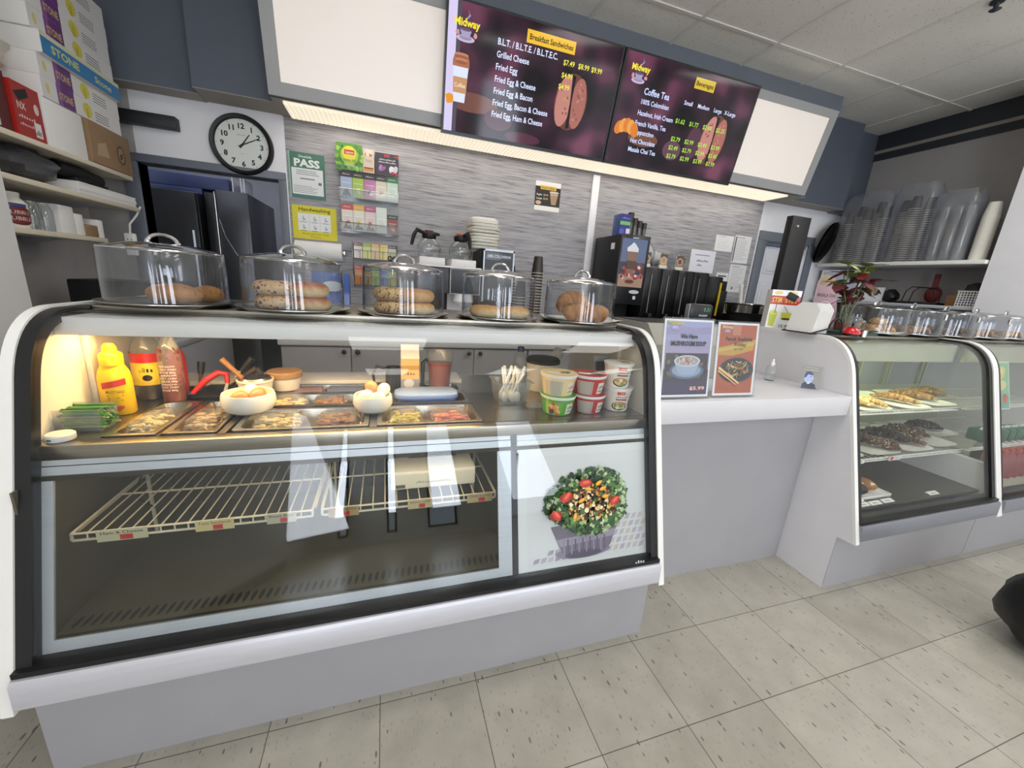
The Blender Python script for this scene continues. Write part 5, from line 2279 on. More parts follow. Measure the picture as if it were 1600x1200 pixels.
a.ell(.09, .052, .025, .006, '#5a5a20')
a.poly([(.066, .118), (.069, .118), (.095, .085), (.092, .085)], '#3a3a38')
a.text('12 IN', .06, .008, .014, '#35352f', w=.05)
b.m = 'black'
b.box(x0 + .07, x0 + .12, y0 - .006, y0 - .001, z0 + .15, z0 + .185, .002, rot=Matrix.Rotation(.4, 3, 'Y'))
b.build('carton_body', t)
t.rotation_euler = (0, 0, -.6)
t = thing('napkin_dispenser', 'white fan of paper napkins in a black wire holder', 'napkin holder', (2.33, .43, TZ))
for i in range(15):
    k = i / 14
    x = 2.262 + .095 * k
    b = MB('paper')
    b.prism([(.36, TZ + .006), (.49, TZ + .006), (.49, TZ + .115 + .006 * (i % 2)), (.465, TZ + .14 + .007 * (i % 2)), (.385, TZ + .14 + .007 * (i % 2)), (.36, TZ + .115 + .006 * (i % 2))], 0, x, x + .003)
    for v in b.bm.verts:
        v.co.x += (v.co.z - TZ) * (.2 - .05 * k)
    o = solo(b, 'paper_napkin', 'folded white paper napkin standing in the wire holder', 'napkin', (x, .42, TZ + .006), 'napkins in the wire holder')
b = MB('black')
for y in (.355, .495):
    pts = [(2.255, y, TZ + .004)]
    for i in range(9):
        a_ = PI * i / 8
        pts.append((2.36 + .05 - math.cos(a_) * .045, y, TZ + .03 + .05 * math.sin(a_)))
    pts.append((2.46, y, TZ + .004))
    b.tube(pts, .004, 8)
b.box(2.25, 2.465, .35, .50, TZ + .0005, TZ + .005)
b.build('wire_holder', t)
t = thing('service_bell', 'red domed service bell on the middle case top', 'bell', (2.51, .345, TZ))
b = MB('bell_red')
b.lathe([(.038, TZ + .012), (.037, TZ + .02), (.03, TZ + .034), (.016, TZ + .044), (0, TZ + .046)], (2.51, .345, 0), 30)
b.build('dome', t)
b = MB('black')
b.lathe([(0, TZ + .0005), (.03, TZ + .0005), (.03, TZ + .011), (0, TZ + .012)], (2.51, .345, 0), 24)
b.lathe([(.005, TZ + .045), (.005, TZ + .058), (.009, TZ + .06), (0, TZ + .063)], (2.51, .345, 0), 12)
b.build('base', t)
b = MB('chrome')
b.lathe([(0, TZ), (.016, TZ), (.016, TZ + .03), (.011, TZ + .034), (0, TZ + .035)], (2.575, .33, 0), 18)
solo(b, 'shaker', 'small chrome lidded shaker beside the red bell', 'shaker', (2.575, .33, TZ))
b = MB('green_board')
b.box(2.50, 2.76, .37, .60, TZ + .0005, TZ + .014, .003)
solo(b, 'green_board', 'dark green cutting board under the potted cuttings', 'board', (2.63, .48, TZ))
BZ = TZ + .0145
# coleus cuttings in a glass
t = thing('coleus_plant', 'red and lime coleus cuttings standing in a glass of water', 'plant', (2.63, .47, BZ))
pc = (2.63, .47)
b = MB('glass')
b.lathe([(0, BZ), (.034, BZ), (.04, BZ + .09), (.0385, BZ + .09), (.033, BZ + .004), (0, BZ + .004)], (*pc, 0), 28)
b.build('glass_jar', t)
b = MB('coffee_red')
b.lathe([(0, BZ + .005), (.032, BZ + .005), (.0355, BZ + .045), (0, BZ + .045)], (*pc, 0), 24)
b.build('water', t)
b = MB('stem')
tips = []
for i, (dx, dy, h) in enumerate(((-.075, .0, .33), (-.01, .05, .29), (.05, -.01, .33), (.105, .03, .31), (.15, .0, .26), (-.11, -.02, .23), (.02, -.03, .25))):
    p0 = V((pc[0] + .01 * (i - 3), pc[1], BZ + .01))
    p2 = V((pc[0] + dx, pc[1] + dy, BZ + h))
    p1 = (p0 + p2) / 2 + V((-dx * .25, 0, .03))
    pts = [p0 * (1 - q) ** 2 + p1 * 2 * q * (1 - q) + p2 * q * q for q in [k / 8 for k in range(9)]]
    b.tube(pts, [.004 - .0002 * k for k in range(9)], 7)
    tips.append((p2, pts))
b.build('stems', t)


def leaf(b, p, d, L, w, m_, edge):
    d = V(d).normalized()
    s = d.cross(V((0, 0, 1))).normalized()
    n = s.cross(d)
    for m__, k, off in ((edge, 1, 0), (m_, .68, .0012)):
        b.m = m__
        mid, lf, rt = [], [], []
        for i in range(9):
            q = i / 8
            ww = w * k * math.sin(PI * min(1, q ** .8)) * (1 - .25 * q)
            cpt = V(p) + d * (L * (.5 + (q - .5) * k)) - n * (.25 * L * q * q) + n * off
            se = .0018 * (i % 2)
            mid.append(cpt - n * .002)
            lf.append(cpt + s * (ww + se))
            rt.append(cpt - s * (ww + se))
        b.grid([lf, mid, rt], False)


b = MB('leaf_red')
R.seed(5)
nl = 0
for ti, (tp, pts) in enumerate(tips):
    for k in range(7):
        base = tp if k < 4 else pts[7 if k < 6 else 5]
        a_ = k * 1.6 + ti
        up = .35 if k < 3 else -.25
        lime = (ti in (0, 2, 3) and k < 4)
        leaf(b, base, (math.cos(a_), math.sin(a_) * .8, up), .072 + .026 * R.random(), .026 + .008 * R.random(), 'leaf_lime' if lime else ('leaf_red', 'leaf_red', 'maroon')[k % 3], 'leaf_green' if lime or k % 3 == 1 else 'leaf_red')
b.build('leaves', t)
t = thing('lidded_jar', 'small clear plastic lidded cup beside the coleus glass', 'jar', (2.72, .47, BZ))
b = MB('clear_plastic')
b.lathe([(0, BZ), (.03, BZ), (.036, BZ + .06), (.036, BZ + .064), (.03, BZ + .07), (.01, BZ + .078)], (2.715, .47, 0), 22)
b.build('cup', t)
# chai poster stand behind the plant
t = thing('chai_sign', 'pink oval-topped counter sign advertising masala chai behind the coleus', 'sign', (2.74, .66, TZ))
Q = plane((2.66, .655, TZ + .002), (1, 0, 0), (0, .12, .99))
b = MB('paper')
pts = [(0, 0), (.2, 0), (.2, .12), (.17, .26), (.145, .3), (.09, .31), (.045, .3), (.02, .26), (0, .12)]
A = [b.bm.verts.new(Q(u, v, 0)) for u, v in pts]
B_ = [b.bm.verts.new(Q(u, v, .003)) for u, v in pts]
b.face(A[::-1])
b.face(B_)
for i in range(len(pts)):
    j = (i + 1) % len(pts)
    b.face([A[i], A[j], B_[j], B_[i]])
a = Art(b, lambda u, v, d: Q(u, v, d + .003), 'print_gloss')
a.poly(pts, '#b08f98')
a.poly([(.03, .25), (.17, .25), (.145, .3), (.09, .31), (.045, .3)], '#a08a68')
a.text('MASALA CHAI', .1, .185, .018, '#4a2632', w=.15, al='c', bold=.03)
a.ell(.1, .10, .07, .06, '#d9d3d8', n=26)
a.poly([(.055, .14), (.14, .14), (.125, .07), (.07, .07)], '#aebccb')
a.ell(.098, .14, .042, .014, '#8a6a5a')
for i in range(9):
    a.blob(.06 + .08 * R.random(), .07 + .015 * R.random(), .014, R.choice(('#b0705a', '#c98a6c', '#8a5040')))
a.text('$2.79', .1, .02, .012, '#c0455a', w=.05, al='c')
b.build('sign_card', t)
# cake domes over cookies on the second and third case
TZ2 = TZ + .0037
GD2 = 'clear domes on the right-hand cases'
spots = [(2.965, .53, 1.0, 'clear dome over tan pastries, nearest the coleus'), (3.285, .53, .98, 'clear dome with a white and red price sticker, second from the coleus'),
         (3.60, .53, .98, 'clear dome over dark muffins, third from the coleus'), (3.92, .53, .98, 'clear dome over crumb squares, fourth from the coleus'), (4.25, .53, 1.0, 'clear dome cut by the right edge of the photo')]
for i, (x, y, k, l_) in enumerate(spots):
    q = dup(tr, (x, y, TZ2), 0, ('steel tray under the dome of tan pastries', 'steel tray under the second dome from the coleus', 'steel tray under the dome of dark muffins', 'steel tray under the dome of crumb squares', 'steel tray cut by the right edge of the photo')[i], 'round steel trays on the right-hand cases', (.96, .96, 1))
    d = dup(dm, (x, y, TZ2 + .0127), .2, l_, GD2, (k, k, .88))
    if i in (1, 2, 3):
        b = MB('paper')
        Pc = cone((x, y, TZ2 + .0127), .1492 * k, .1492 * k, .13, -1.45)
        a = Art(b, Pc, 'print')
        a.rect(-.03, .085, .06, .03, '#f4f4f2', 8)
        a.rect(.008, .08, .022, .018, '#dd3a30', 3)
        a.lines(-.026, .105, .03, 2, .008, .003, '#6a6a6a')
        o = b.build('price_sticker', None, loc=(x, y, TZ2))
        o.parent = d
        o.location = (0, 0, -.0127)
        o.scale = (1 / k, 1 / k, 1 / .88)
fb = (('pastry', 'tan'), ('pastry_nut', 'pale nut'), ('pastry_choc', 'dark chocolate'), ('pastry_nut', 'crumb topped'), ('pastry', 'golden'))
for i, (x, y, k, l_) in enumerate(spots):
    for j, (dx, dy, rz) in enumerate(((-.05, -.045, .3), (.055, -.04, -.4), (0, .05, .1))):
        pastry((x + dx, y + dy, FZ + TZ2 - TZ), .10, .07, .04, fb[i][0], '%s pastry at the %s under the %s dome from the coleus' % (fb[i][1], ('front left', 'front right', 'back')[j], ('first', 'second', 'third', 'fourth', 'fifth')[i]), rz, 80 + i * 5 + j)
    if i < 2:
        pass
pastry((2.955, .495, FZ + .044), .12, .075, .035, 'pastry', 'tan pastry lying on top of the others under the first dome from the coleus', .2, 120)
b = MB('paper')
rows = []
for i in range(7):
    u = i / 6 * 2 - 1
    rows.append([(2.965 + .135 * u + .01 * w_, .53 + .11 * w_, FZ + TZ2 - TZ + .0005 + .3 * max(0, math.hypot(.135 * u, .11 * w_) - .115)) for w_ in [q / 3 - 1 for q in range(7)]])
b.grid(rows, False)
solo(b, 'baking_paper', 'white baking paper under the tan pastries', 'paper', (2.965, .53, FZ))

# ------------------------------------------------------------------ back counter with cabinets
BC = .905
t = thing('back_worktop', 'long pale worktop along the papered back wall', 'worktop', (1.6, 1.8, BC))
b = MB('counter_lam')
b.box(-.245, 3.55, 1.485, YW - .001, BC - .035, BC, .004)
b.build('worktop_slab', t)
for i in range(5):
    x0 = -.235 + .75 * i
    t = thing('base_cabinet', 'white two-door cabinet under the back worktop' + (', leftmost beside the kitchen doorway', ', second from the kitchen doorway', ', third from the kitchen doorway', ', fourth from the kitchen doorway', ', at the right end')[i], 'cabinet', (x0 + .37, 1.5, 0), 'white base cabinets along the back wall')
    b = MB('laminate')
    b.box(x0, x0 + .745, 1.52, YW - .002, 0, BC - .036)
    b.build('cabinet_body', t)
    for k in (0, 1):
        b = MB('laminate')
        b.box(x0 + .003 + .372 * k, x0 + .369 + .372 * k, 1.50, 1.5195, .1, BC - .045, .002)
        d = b.build('door', t)
        b = MB('dark_wood')
        kx = x0 + (.335 if k == 0 else .41)
        b.cyl((kx, 1.5, .835), (kx, 1.487, .835), .007, n=10)
        b.ball((kx, 1.481, .835), (.015, .011, .015), 12)
        b.build('knob', d)
# brewers
t = thing('coffee_brewer', 'black twin coffee brewer with white warmer tops and two glass carafes on it', 'coffee machine', (.74, 1.8, BC))
b = MB('black')
for x in (.535, .747):
    b.box(x, x + .205, 1.70, 2.0, 1.2, 1.365, .004)
    b.box(x + .01, x + .195, 1.88, 2.0, BC, 1.2)
    b.box(x, x + .205, 1.66, 2.0, BC, BC + .05, .004)
    b.lathe([(.07, 1.2), (.075, 1.15), (.04, 1.12), (0, 1.12)], (x + .1, 1.77, 0), 18)
    a = Art(b, plane((x, 1.6995, 1.2), (1, 0, 0), (0, 0, 1)), 'print_gloss')
    a.rect(.004, .004, .197, .157, '#17181d')
    a.text('BUNN', .085, .115, .022, '#d6d8dc', w=.07)
a.rect(-.2, .115, .02, .022, '#c23a30')
b.build('body', t)
b = MB('white_plastic')
b.box(.53, .955, 1.69, 2.0, 1.366, 1.378, .002)
for x in (.545, .752):
    b.box(x, x + .165, 1.695, 1.90, 1.378, 1.424, .006)
b.build('warmer_top', t)


def carafe(x, y, z, label, hm, ang):
    t = thing('glass_carafe', label, 'carafe', (x, y, z))
    b = MB('glassware')
    b.lathe([(0, z), (.052, z), (.072, z + .022), (.08, z + .052), (.074, z + .082), (.055, z + .108), (.041, z + .12), (.041, z + .13)], (x, y, 0), 28)
    b.build('pot', t)
    b = MB('black')
    b.lathe([(.043, z + .12), (.046, z + .125), (.046, z + .148), (.03, z + .16), (0, z + .162)], (x, y, 0), 20)
    c_, s_ = math.cos(ang), math.sin(ang)
    b.tube([(x + c_ * .03, y + s_ * .03, z + .15), (x + c_ * .08, y + s_ * .08, z + .165), (x + c_ * .10, y + s_ * .10, z + .13), (x + c_ * .115, y + s_ * .115, z + .07)], [.012, .014, .013, .01], 8)
    b.tube([(x - c_ * .03, y - s_ * .03, z + .15), (x - c_ * .07, y - s_ * .07, z + .15)], [.014, .008], 8)
    b.build('collar_and_grip', t)
    b = MB('tan_lid' if hm is None else hm)
    b.lathe([(.03, z + .16), (.028, z + .168), (0, z + .17)], (x, y, 0), 14)
    b.build('lid', t)
    return t


mat('orange_lid', '#d9622a', .4)
carafe(.615, 1.795, 1.4245, 'glass coffee carafe with black grip turned to the left, leftmost', 'maroon', PI * 1.05)
carafe(.825, 1.795, 1.4245, 'glass coffee carafe with an orange lid, beside the foam containers', 'orange_lid', -1.15)
t = thing('coffee_dispenser', 'dark coffee dispenser lettered 100% Colombian under the foam containers', 'dispenser', (1.08, 1.85, BC))
b = MB('charcoal')
b.box(.968, 1.182, 1.705, 2.02, 1.16, 1.508, .006)
b.box(.985, 1.165, 1.80, 2.0, BC, 1.16)
b.box(.968, 1.182, 1.68, 2.02, BC, BC + .05, .004)
b.m = 'black'
b.box(.958, .968, 1.75, 2.02, BC, 1.50)
b.build('body', t)
b = MB('alu')
b.box(.966, .976, 1.70, 1.71, 1.16, 1.508)
b.box(1.174, 1.184, 1.70, 1.71, 1.16, 1.508)
b.box(.966, 1.184, 1.70, 1.71, 1.495, 1.51)
b.build('trim', t)
b = MB('black_gloss')
b.box(.978, 1.172, 1.698, 1.706, 1.165, 1.493)
a = Art(b, plane((.978, 1.6975, 1.165), (1, 0, 0), (0, 0, 1)), 'print_gloss')
a.rect(.004, .275, .186, .048, '#11141d')
a.text('100% COLOMBIAN', .095, .29, .018, '#dfe2ea', w=.165, al='c')
a.text('BUNN', .02, .165, .014, '#b9bcc4', w=.05)
b.build('front_glass', t)
# stack of foam boxes
for i in range(9):
    z = 1.5105 + i * .0205
    b = MB('foam')
    dx, dy = .006 * math.sin(i * 2.3), .005 * math.cos(i * 1.7)
    rr = .106 if i < 8 else .10
    h = .0195 if i < 8 else .036
    b.grid([stadium(.985 + dx, 1.84 + dy, rr * .93, rr * .93, z), stadium(.985 + dx, 1.84 + dy, rr, rr, z + h * .45), stadium(.985 + dx, 1.84 + dy, rr, rr, z + h * .6), stadium(.985 + dx, 1.84 + dy, rr * .8, rr * .8, z + h)], cap0=True, cap1=True)
    solo(b, 'foam_container', 'white foam container in the stack on the coffee dispenser' + (', topmost and domed' if i == 8 else ', at the bottom of the stack' if i == 0 else ''), 'container', (.985, 1.84, z), 'foam containers on the coffee dispenser')


# paper cups
def cup_proto(label, r=.043, h=.115):
    t = thing('paper_cup', label, 'cup', (0, 0, 0))
    b = MB('cup_brown')
    b.lathe([(0, .004), (r * .7, .004), (r * .7, 0), (r * .97, h - .004), (r * .95, h - .003), (r * .72, .012), (0, .012)], n=18)
    b.build('cup_wall', t)
    b = MB('cup_rim')
    b.torus((0, 0, h - .002), r * .97 + .0024, .0022, .0022, 18, 6)
    b.build('rolled_rim', t)
    return t


def cup_stack(x, y, z, n, step, label, group, lean=(0, 0), k=1, up=False, proto=None):
    """nested cups standing mouth down, each one a cup"""
    for i in range(n):
        c = dup(proto, (0, 0, 0))
        zz_ = z + (step * i if up else .115 * k + step * i)
        c.location = (x + lean[0] * i * step, y + lean[1] * i * step, zz_)
        c.rotation_euler = (0 if up else PI, 0, 0)
        c.scale = (k, k, k)
        c['label'] = label + (', topmost of its stack' if i == n - 1 else ', lowest of its stack' if i == 0 else '')
        c['group'] = group


cp = cup_proto('x')
G_ = 'paper cups stacked by the coffee dispenser'
cup_stack(1.375, 1.74, BC + .0005, 24, .0205, 'brown paper cup in the tall stack right of the coffee dispenser', G_, proto=cp)
cup_stack(1.27, 1.78, BC + .0005, 15, .021, 'brown paper cup in the short stack right of the coffee dispenser', G_, proto=cp)
cup_stack(1.225, 1.90, BC + .0005, 20, .021, 'brown paper cup in the rear stack behind the short one', G_, proto=cp)
cp.location = (1.31, 1.90, BC + .1155)
cp.rotation_euler = (PI, 0, 0)
cp['label'] = 'single brown paper cup upside down behind the short stack'
# blue box that shows through the second dome
BX0, BZ1 = -.07, 1.285
b = MB('pack_blue')
b.box(BX0, BX0 + .2, 1.60, 1.70, BC, BZ1, .003)
a = Art(b, plane((BX0, 1.5995, BC), (1, 0, 0), (0, 0, 1)), 'print_gloss')
a.rect(0, 0, .2, BZ1 - BC, '#3a62b0')
a.ell(.11, BZ1 - BC - .08, .06, .03, '#e6e9ef')
solo(b, 'blue_box', 'blue box on the back worktop seen through the bagel dome', 'box', (BX0 + .1, 1.65, BC))
# drinks machine
t = thing('cappuccino_machine', 'tall black cappuccino machine with a picture of a layered drink', 'coffee machine', (2.1, 1.87, BC))
b = MB('black')
b.box(1.985, 2.235, 1.69, 2.06, 1.20, 1.70, .004)
b.box(1.985, 2.235, 1.86, 2.06, BC + .02, 1.20)
b.box(1.985, 2.235, 1.69, 2.06, BC, BC + .03, .003)
b.m = 'paper'
b.box(1.9835, 1.985, 1.755, 1.805, 1.60, 1.645)
b.build('body', t)
b = MB('dark_plastic')
b.box(1.985, 2.235, 1.672, 1.69, 1.20, 1.702, .004)
a = Art(b, plane((1.985, 1.6715, 1.20), (1, 0, 0), (0, 0, 1)), 'print_gloss')
a.rect(.012, .13, .215, .345, '#5f6f94')
a.rect(.012, .13, .215, .12, '#b08f78')
a.rect(.012, .22, .215, .09, '#3a3444')
a.blob(.19, .28, .035, '#7a3a34')
for i in range(34):
    a.blob(.03 + .18 * R.random(), .19 + .09 * R.random(), .013, R.choice(('#a8242c', '#7d1a22', '#c9434a', '#e0d5cf')))
a.poly([(.07, .23), (.14, .23), (.155, .39), (.06, .39)], '#8a6a58')
a.poly([(.068, .26), (.145, .26), (.15, .32), (.065, .32)], '#5a3a2c')
a.poly([(.06, .385), (.156, .385), (.155, .41), (.125, .44), (.108, .452), (.085, .43), (.058, .41)], '#e9ebf0')
a.ell(.11, .17, .04, .015, '#6a3a30')
a.rect(.095, .478, .05, .008, '#b9bcc4')
a.ell(.165, .095, .045, .014, '#cfd2d6')
a.rect(.16, .04, .025, .025, '#dcdee2')
b.build('front_door', t)
# boxes on the machine
b = MB('pack_blue')
b.box(1.985, 2.07, 1.72, 1.82, 1.7005, 1.845, .002)
a = Art(b, plane((1.985, 1.7195, 1.70), (1, 0, 0), (0, 0, 1)), 'print_gloss')
a.rect(0, 0, .085, .145, '#2c2a82')
a.rect(0, .07, .085, .025, '#6fc46a')
a.rect(.055, .012, .032, .035, '#e8e8ee')
a.ell(.02, .025, .02, .02, '#4a5ac0')
a.scrib(.015, .112, .07, .012, '#7f88cc')
a.m = 'print'
solo(b, 'purple_box', 'purple box with a green band on top of the cappuccino machine', 'box', (2.03, 1.77, 1.7005))
for i in range(4):
    t = thing('canister', 'smoky clear canister on the cappuccino machine, ' + ('largest and leftmost, beside the purple box', 'second from the purple box', 'third from the purple box', 'furthest from the purple box')[i], 'canister', (2.115 + .052 * i, 1.80 + .03 * (i % 2), 1.7025), 'canisters on the cappuccino machine')
    x, y, h, r = 2.098 + .042 * i, 1.765, (.165, .13, .115, .105)[i], (.022, .02, .019, .018)[i]
    z = 1.7025
    b = MB('clear_plastic')
    b.lathe([(0, z), (r * .85, z), (r, z + h * .6)], (x, y, 0), 16)
    b.build('cup', t)
    b = MB('cup_brown')
    b.lathe([(r * .83, z + .003), (r * .97, z + h * .55), (r * 1.05, z + h * .62), (r * 1.08, z + h), (0, z + h)], (x, y, 0), 16)
    b.build('contents', t)
# row of thermal dispensers
for i in range(5):
    x = 2.25 + .165 * i
    t = thing('thermal_dispenser', 'black thermal coffee dispenser' + (', first from the cappuccino machine', ', second from the cappuccino machine', ', third from the cappuccino machine', ', fourth, below the white notice', ', last in the row with a yellow sight gauge')[i], 'dispenser', (x + .08, 1.8, BC), 'black thermal dispensers on the back worktop')
    y0 = 1.70 + .012 * i
    z1 = 1.49 if i < 4 else 1.47
    b = MB('black_gloss')
    b.box(x + .004, x + .158, y0, 2.0, BC + .2, z1, .012)
    b.m = 'black'
    b.box(x + .012, x + .15, y0 + .09, 2.0, BC, BC + .2)
    b.box(x + .006, x + .156, y0 - .05, 2.0, BC, BC + .04, .006)
    b.build('body', t)
    b = MB('grey_plastic' if i < 4 else 'yellow')
    b.tube([(x + (.06 if i < 4 else .135), y0 - .004, z1 - .05), (x + (.06 if i < 4 else .135), y0 - .004, BC + .24)], .004 if i < 4 else .009, 8)
    b.build('sight_gauge', t)
    b = MB('dark_plastic')
    b.box(x + .055, x + .085, y0 - .045, y0 + .01, BC + .19, BC + .235, .005)
    b.build('tap', t)
for i in range(3):
    x = 2.265 + .165 * i
    t = thing('flavour_card', 'small brown card with a coffee cup picture, ' + ('nearest the cappuccino machine', 'middle of three above the dispensers', 'nearest the white notice')[i], 'card', (x, 1.715, 1.491), 'flavour cards on the dispensers')
    b = MB('cup_rim')
    b.box(x - .036, x + .036, 1.722 + .012 * i, 1.745 + .012 * i, 1.4905, 1.515, .003)
    b.build('stand', t)
    b = MB('paper')
    y0 = 1.727 + .012 * i
    b.box(x - .034, x + .034, y0, y0 + .003, 1.512, 1.60)
    a = Art(b, plane((x - .034, y0 - .0003, 1.512), (1, 0, 0), (0, 0, 1)), 'print')
    a.rect(0, 0, .068, .088, ('#a88a70', '#c0a080', '#9c7a66')[i])
    a.rect(0, .06, .068, .028, '#6a5446')
    a.ell(.034, .042, .026, .028, '#d9c6ae')
    a.ell(.034, .042, .02, .021, ('#8a6248', '#c09a6a', '#7a5240')[i])
    b.build('picture_card', t)
b = MB('bag_plastic')
for c_, r_, s_ in (((2.36, 1.92, 1.61), (.10, .07, .085), 1), ((2.48, 1.93, 1.58), (.085, .06, .065), 3), ((2.32, 1.93, 1.66), (.055, .05, .06), 6)):
    b.m = 'foam'
    b.ball(c_, tuple(k * .9 for k in r_), 14, nz=.25, seed=s_)
    b.m = 'bag_plastic'
    b.ball(c_, r_, 14, nz=.35, seed=s_)
solo(b, 'bread_bag', 'white bread rolls in a plastic bag behind the flavour cards', 'bag', (2.35, 1.92, 1.49))
b = MB('bag_plastic')
b.ball((2.68, 1.92, 1.575), (.09, .06, .06), 14, nz=.4, seed=11)
solo(b, 'plastic_bag', 'crumpled clear plastic bag behind the third flavour card', 'bag', (2.63, 1.92, 1.49))
t = thing('notice_sign', 'white notice propped on the thermal dispensers', 'notice', (2.86, 1.80, 1.49))
b = MB('paper')
b.box(2.735, 2.985, 1.80, 1.806, 1.4925, 1.67, .002)
a = Art(b, plane((2.735, 1.7995, 1.4925), (1, 0, 0), (0, 0, 1)), 'print')
a.rect(.006, .006, .238, .165, '#eceaf2')
a.rect(.04, .135, .15, .005, '#5a5a90')
a.scrib(.065, .085, .12, .018, '#6a6a72', 9)
a.scrib(.075, .05, .05, .018, '#6a6a72', 4)
b.build('sheet', t)
b = MB('black')
b.box(3.085, 3.19, 1.80, 2.0, BC, 1.36, .006)
b.box(3.09, 3.17, 1.80, 1.86, 1.36, 1.44, .004)
solo(b, 'grinder', 'low black box at the right end of the dispensers', 'coffee machine', (3.13, 1.9, BC))
# hot plate and pan
t = thing('hot_plate', 'black hot plate on the back worktop under the steel pan', 'hot plate', (3.11, 1.60, BC))
b = MB('black')
b.lathe([(0, BC), (.17, BC), (.16, BC + .12), (.175, BC + .25), (.18, BC + .27), (0, BC + .27)], (3.18, 1.56, 0), 28)
b.build('body', t)
t = thing('saute_pan', 'shallow steel pan with a white handle standing on the black hot plate', 'pan', (3.16, 1.60, BC + .2705))
b = MB('chrome')
z = BC + .2705
b.lathe([(0, z), (.14, z), (.16, z + .02), (.165, z + .08), (.175, z + .088), (.175, z + .093), (.162, z + .085), (.155, z + .022), (0, z + .01)], (3.18, 1.56, 0), 36)
b.build('pan_shell', t)
b = MB('white_plastic')
b.tube([(3.17, 1.62, z + .05), (3.185, 1.66, z + .20), (3.19, 1.67, z + .24)], [.018, .014, .02], 8)
b.build('handle', t)

# ------------------------------------------------------------------ on the back wall
t = thing('wall_clock', 'round black-rimmed wall clock above the kitchen doorway', 'clock', (-.48, YW - .02, 1.985))
cx, cz, cr = -.487, 1.998, .168
M_ = Matrix.Rotation(PI / 2, 3, 'X')
b = MB('black')
b.lathe([(cr * .84, .02), (cr * .87, .035), (cr * .95, .04), (cr, .03), (cr, .001), (0, .001)], (cx, YW, cz), 56, M=M_)
b.build('rim', t)
b = MB('clock_face')
b.lathe([(0, .018), (cr * .86, .018)], (cx, YW, cz), 56, M=M_)
a = Art(b, plane((cx, YW - .0182, cz), (1, 0, 0), (0, 0, 1)), 'print')
a.ell(0, 0, cr * .85, cr * .85, '#dde2dc', 48)
for i in range(12):
    an = PI / 2 - 2 * PI * (i + 1) / 12
    a.text(str(i + 1), cr * .62 * math.cos(an), cr * .62 * math.sin(an) - .014, .028, '#17171a', al='c', bold=.035)
    for q in range(1):
        x, y = cr * .8 * math.cos(an), cr * .8 * math.sin(an)
        a.ell(x, y, .006, .0012, '#3a3a3a', 6, rot=an)
a.scrib(-.011, -.05, .022, .004, '#a9aca7')
a.scrib(-.025, .052, .05, .006, '#a9aca7')
b.build('face', t)
b = MB('black')


def hand(b, an, L, w, y):
    c_, s_ = math.cos(an), math.sin(an)
    q = [(-.02 * c_ - w * s_, -.02 * s_ + w * c_), (-.02 * c_ + w * s_, -.02 * s_ - w * c_), (L * c_ + w * .5 * s_, L * s_ - w * .5 * c_), (L * c_ - w * .5 * s_, L * s_ + w * .5 * c_)]
    b.prism([(cx + p[0], cz + p[1]) for p in q], 1, y, y - .001)


hand(b, PI / 2 - 2 * PI * (1.17 / 12), .075, .0045, YW - .0205)
hand(b, PI / 2 - 2 * PI * (10.5 / 60), .105, .0035, YW - .022)
b.cyl((cx, YW - .019, cz), (cx, YW - .024, cz), .006, n=12)
b.build('hands', t)
b = MB('charcoal')
b.box(-1.28, -.80, YW - .06, YW - .001, 2.02, 2.085, .004)
solo(b, 'wall_bar', 'black wall-mounted bar high on the wall left of the clock', 'wall bar', (-1.0, YW - .03, 2.05))


def sheet(name, label, x0, x1, z0, z1, art, cat='notice', y=YW - .004, group=None, m_='paper', curl=0):
    b = MB(m_)
    b.box(x0, x1, y, y + .003, z0, z1)
    a = Art(b, plane((x0, y - .0003, z0), (1, 0, 0), (0, 0, 1)), 'print')
    art(a, x1 - x0, z1 - z0)
    return solo(b, name, label, cat, ((x0 + x1) / 2, y, z0), group)


def p_pass(a, w, h):
    a.rect(0, 0, w, h, '#4c7a68')
    a.rect(0, 0, .008, h, '#9cc0ae')
    a.text('DineSafe', w * .28, h * .89, .014, '#e6ede8', w=w * .36)
    a.text('PASS', w * .14, h * .70, .042, '#eef2ee', w=w * .72, bold=.04)
    a.rect(w * .07, h * .08, w * .87, h * .58, '#e9ebec')
    a.lines(w * .2, h * .6, w * .66, 3, h * .04, .004, '#8d9092', .2)
    a.lines(w * .3, h * .42, w * .4, 1, .02, .007, '#7c7f82', .1)
    a.lines(w * .1, h * .26, w * .75, 5, h * .035, .003, '#96999b', .35)
    a.rect(w * .8, h * .32, w * .09, h * .06, '#75787a')


sheet('pass_notice', 'green inspection notice reading PASS, taped to the back wall', -.243, -.032, 1.742, 2.012, p_pass)


def p_hand(a, w, h):
    a.rect(0, 0, w, h, '#e3d62c')
    a.rect(w * .12, h * .25, w * .74, h * .52, '#eef0ee')
    a.text('Handwashing', w * .5, h * .84, .022, '#4a4620', w=w * .72, al='c', bold=.02)
    for i in range(3):
        for j in range(2):
            x, y = w * (.24 + .25 * i), h * (.62 - .26 * j)
            a.ell(x, y, .006, .016, '#c3c7c8', 8)
            a.ell(x + .006, y - .006, .008, .005, '#a9adaf', 8)
            a.rect(x - .018, y - h * .12, .036, .004, '#85898a')
    for i in range(1, 3):
        a.rect(w * (.12 + .247 * i), h * .25, .0015, h * .52, '#b5b9ba')
    a.rect(w * .12, h * .51, w * .74, .0015, '#b5b9ba')
    a.text('Always wash your hands', w * .5, h * .14, .009, '#5a5524', w=w * .6, al='c', bold=0)
    a.text('Thank you', w * .5, h * .06, .008, '#5a5524', w=w * .25, al='c', bold=0)


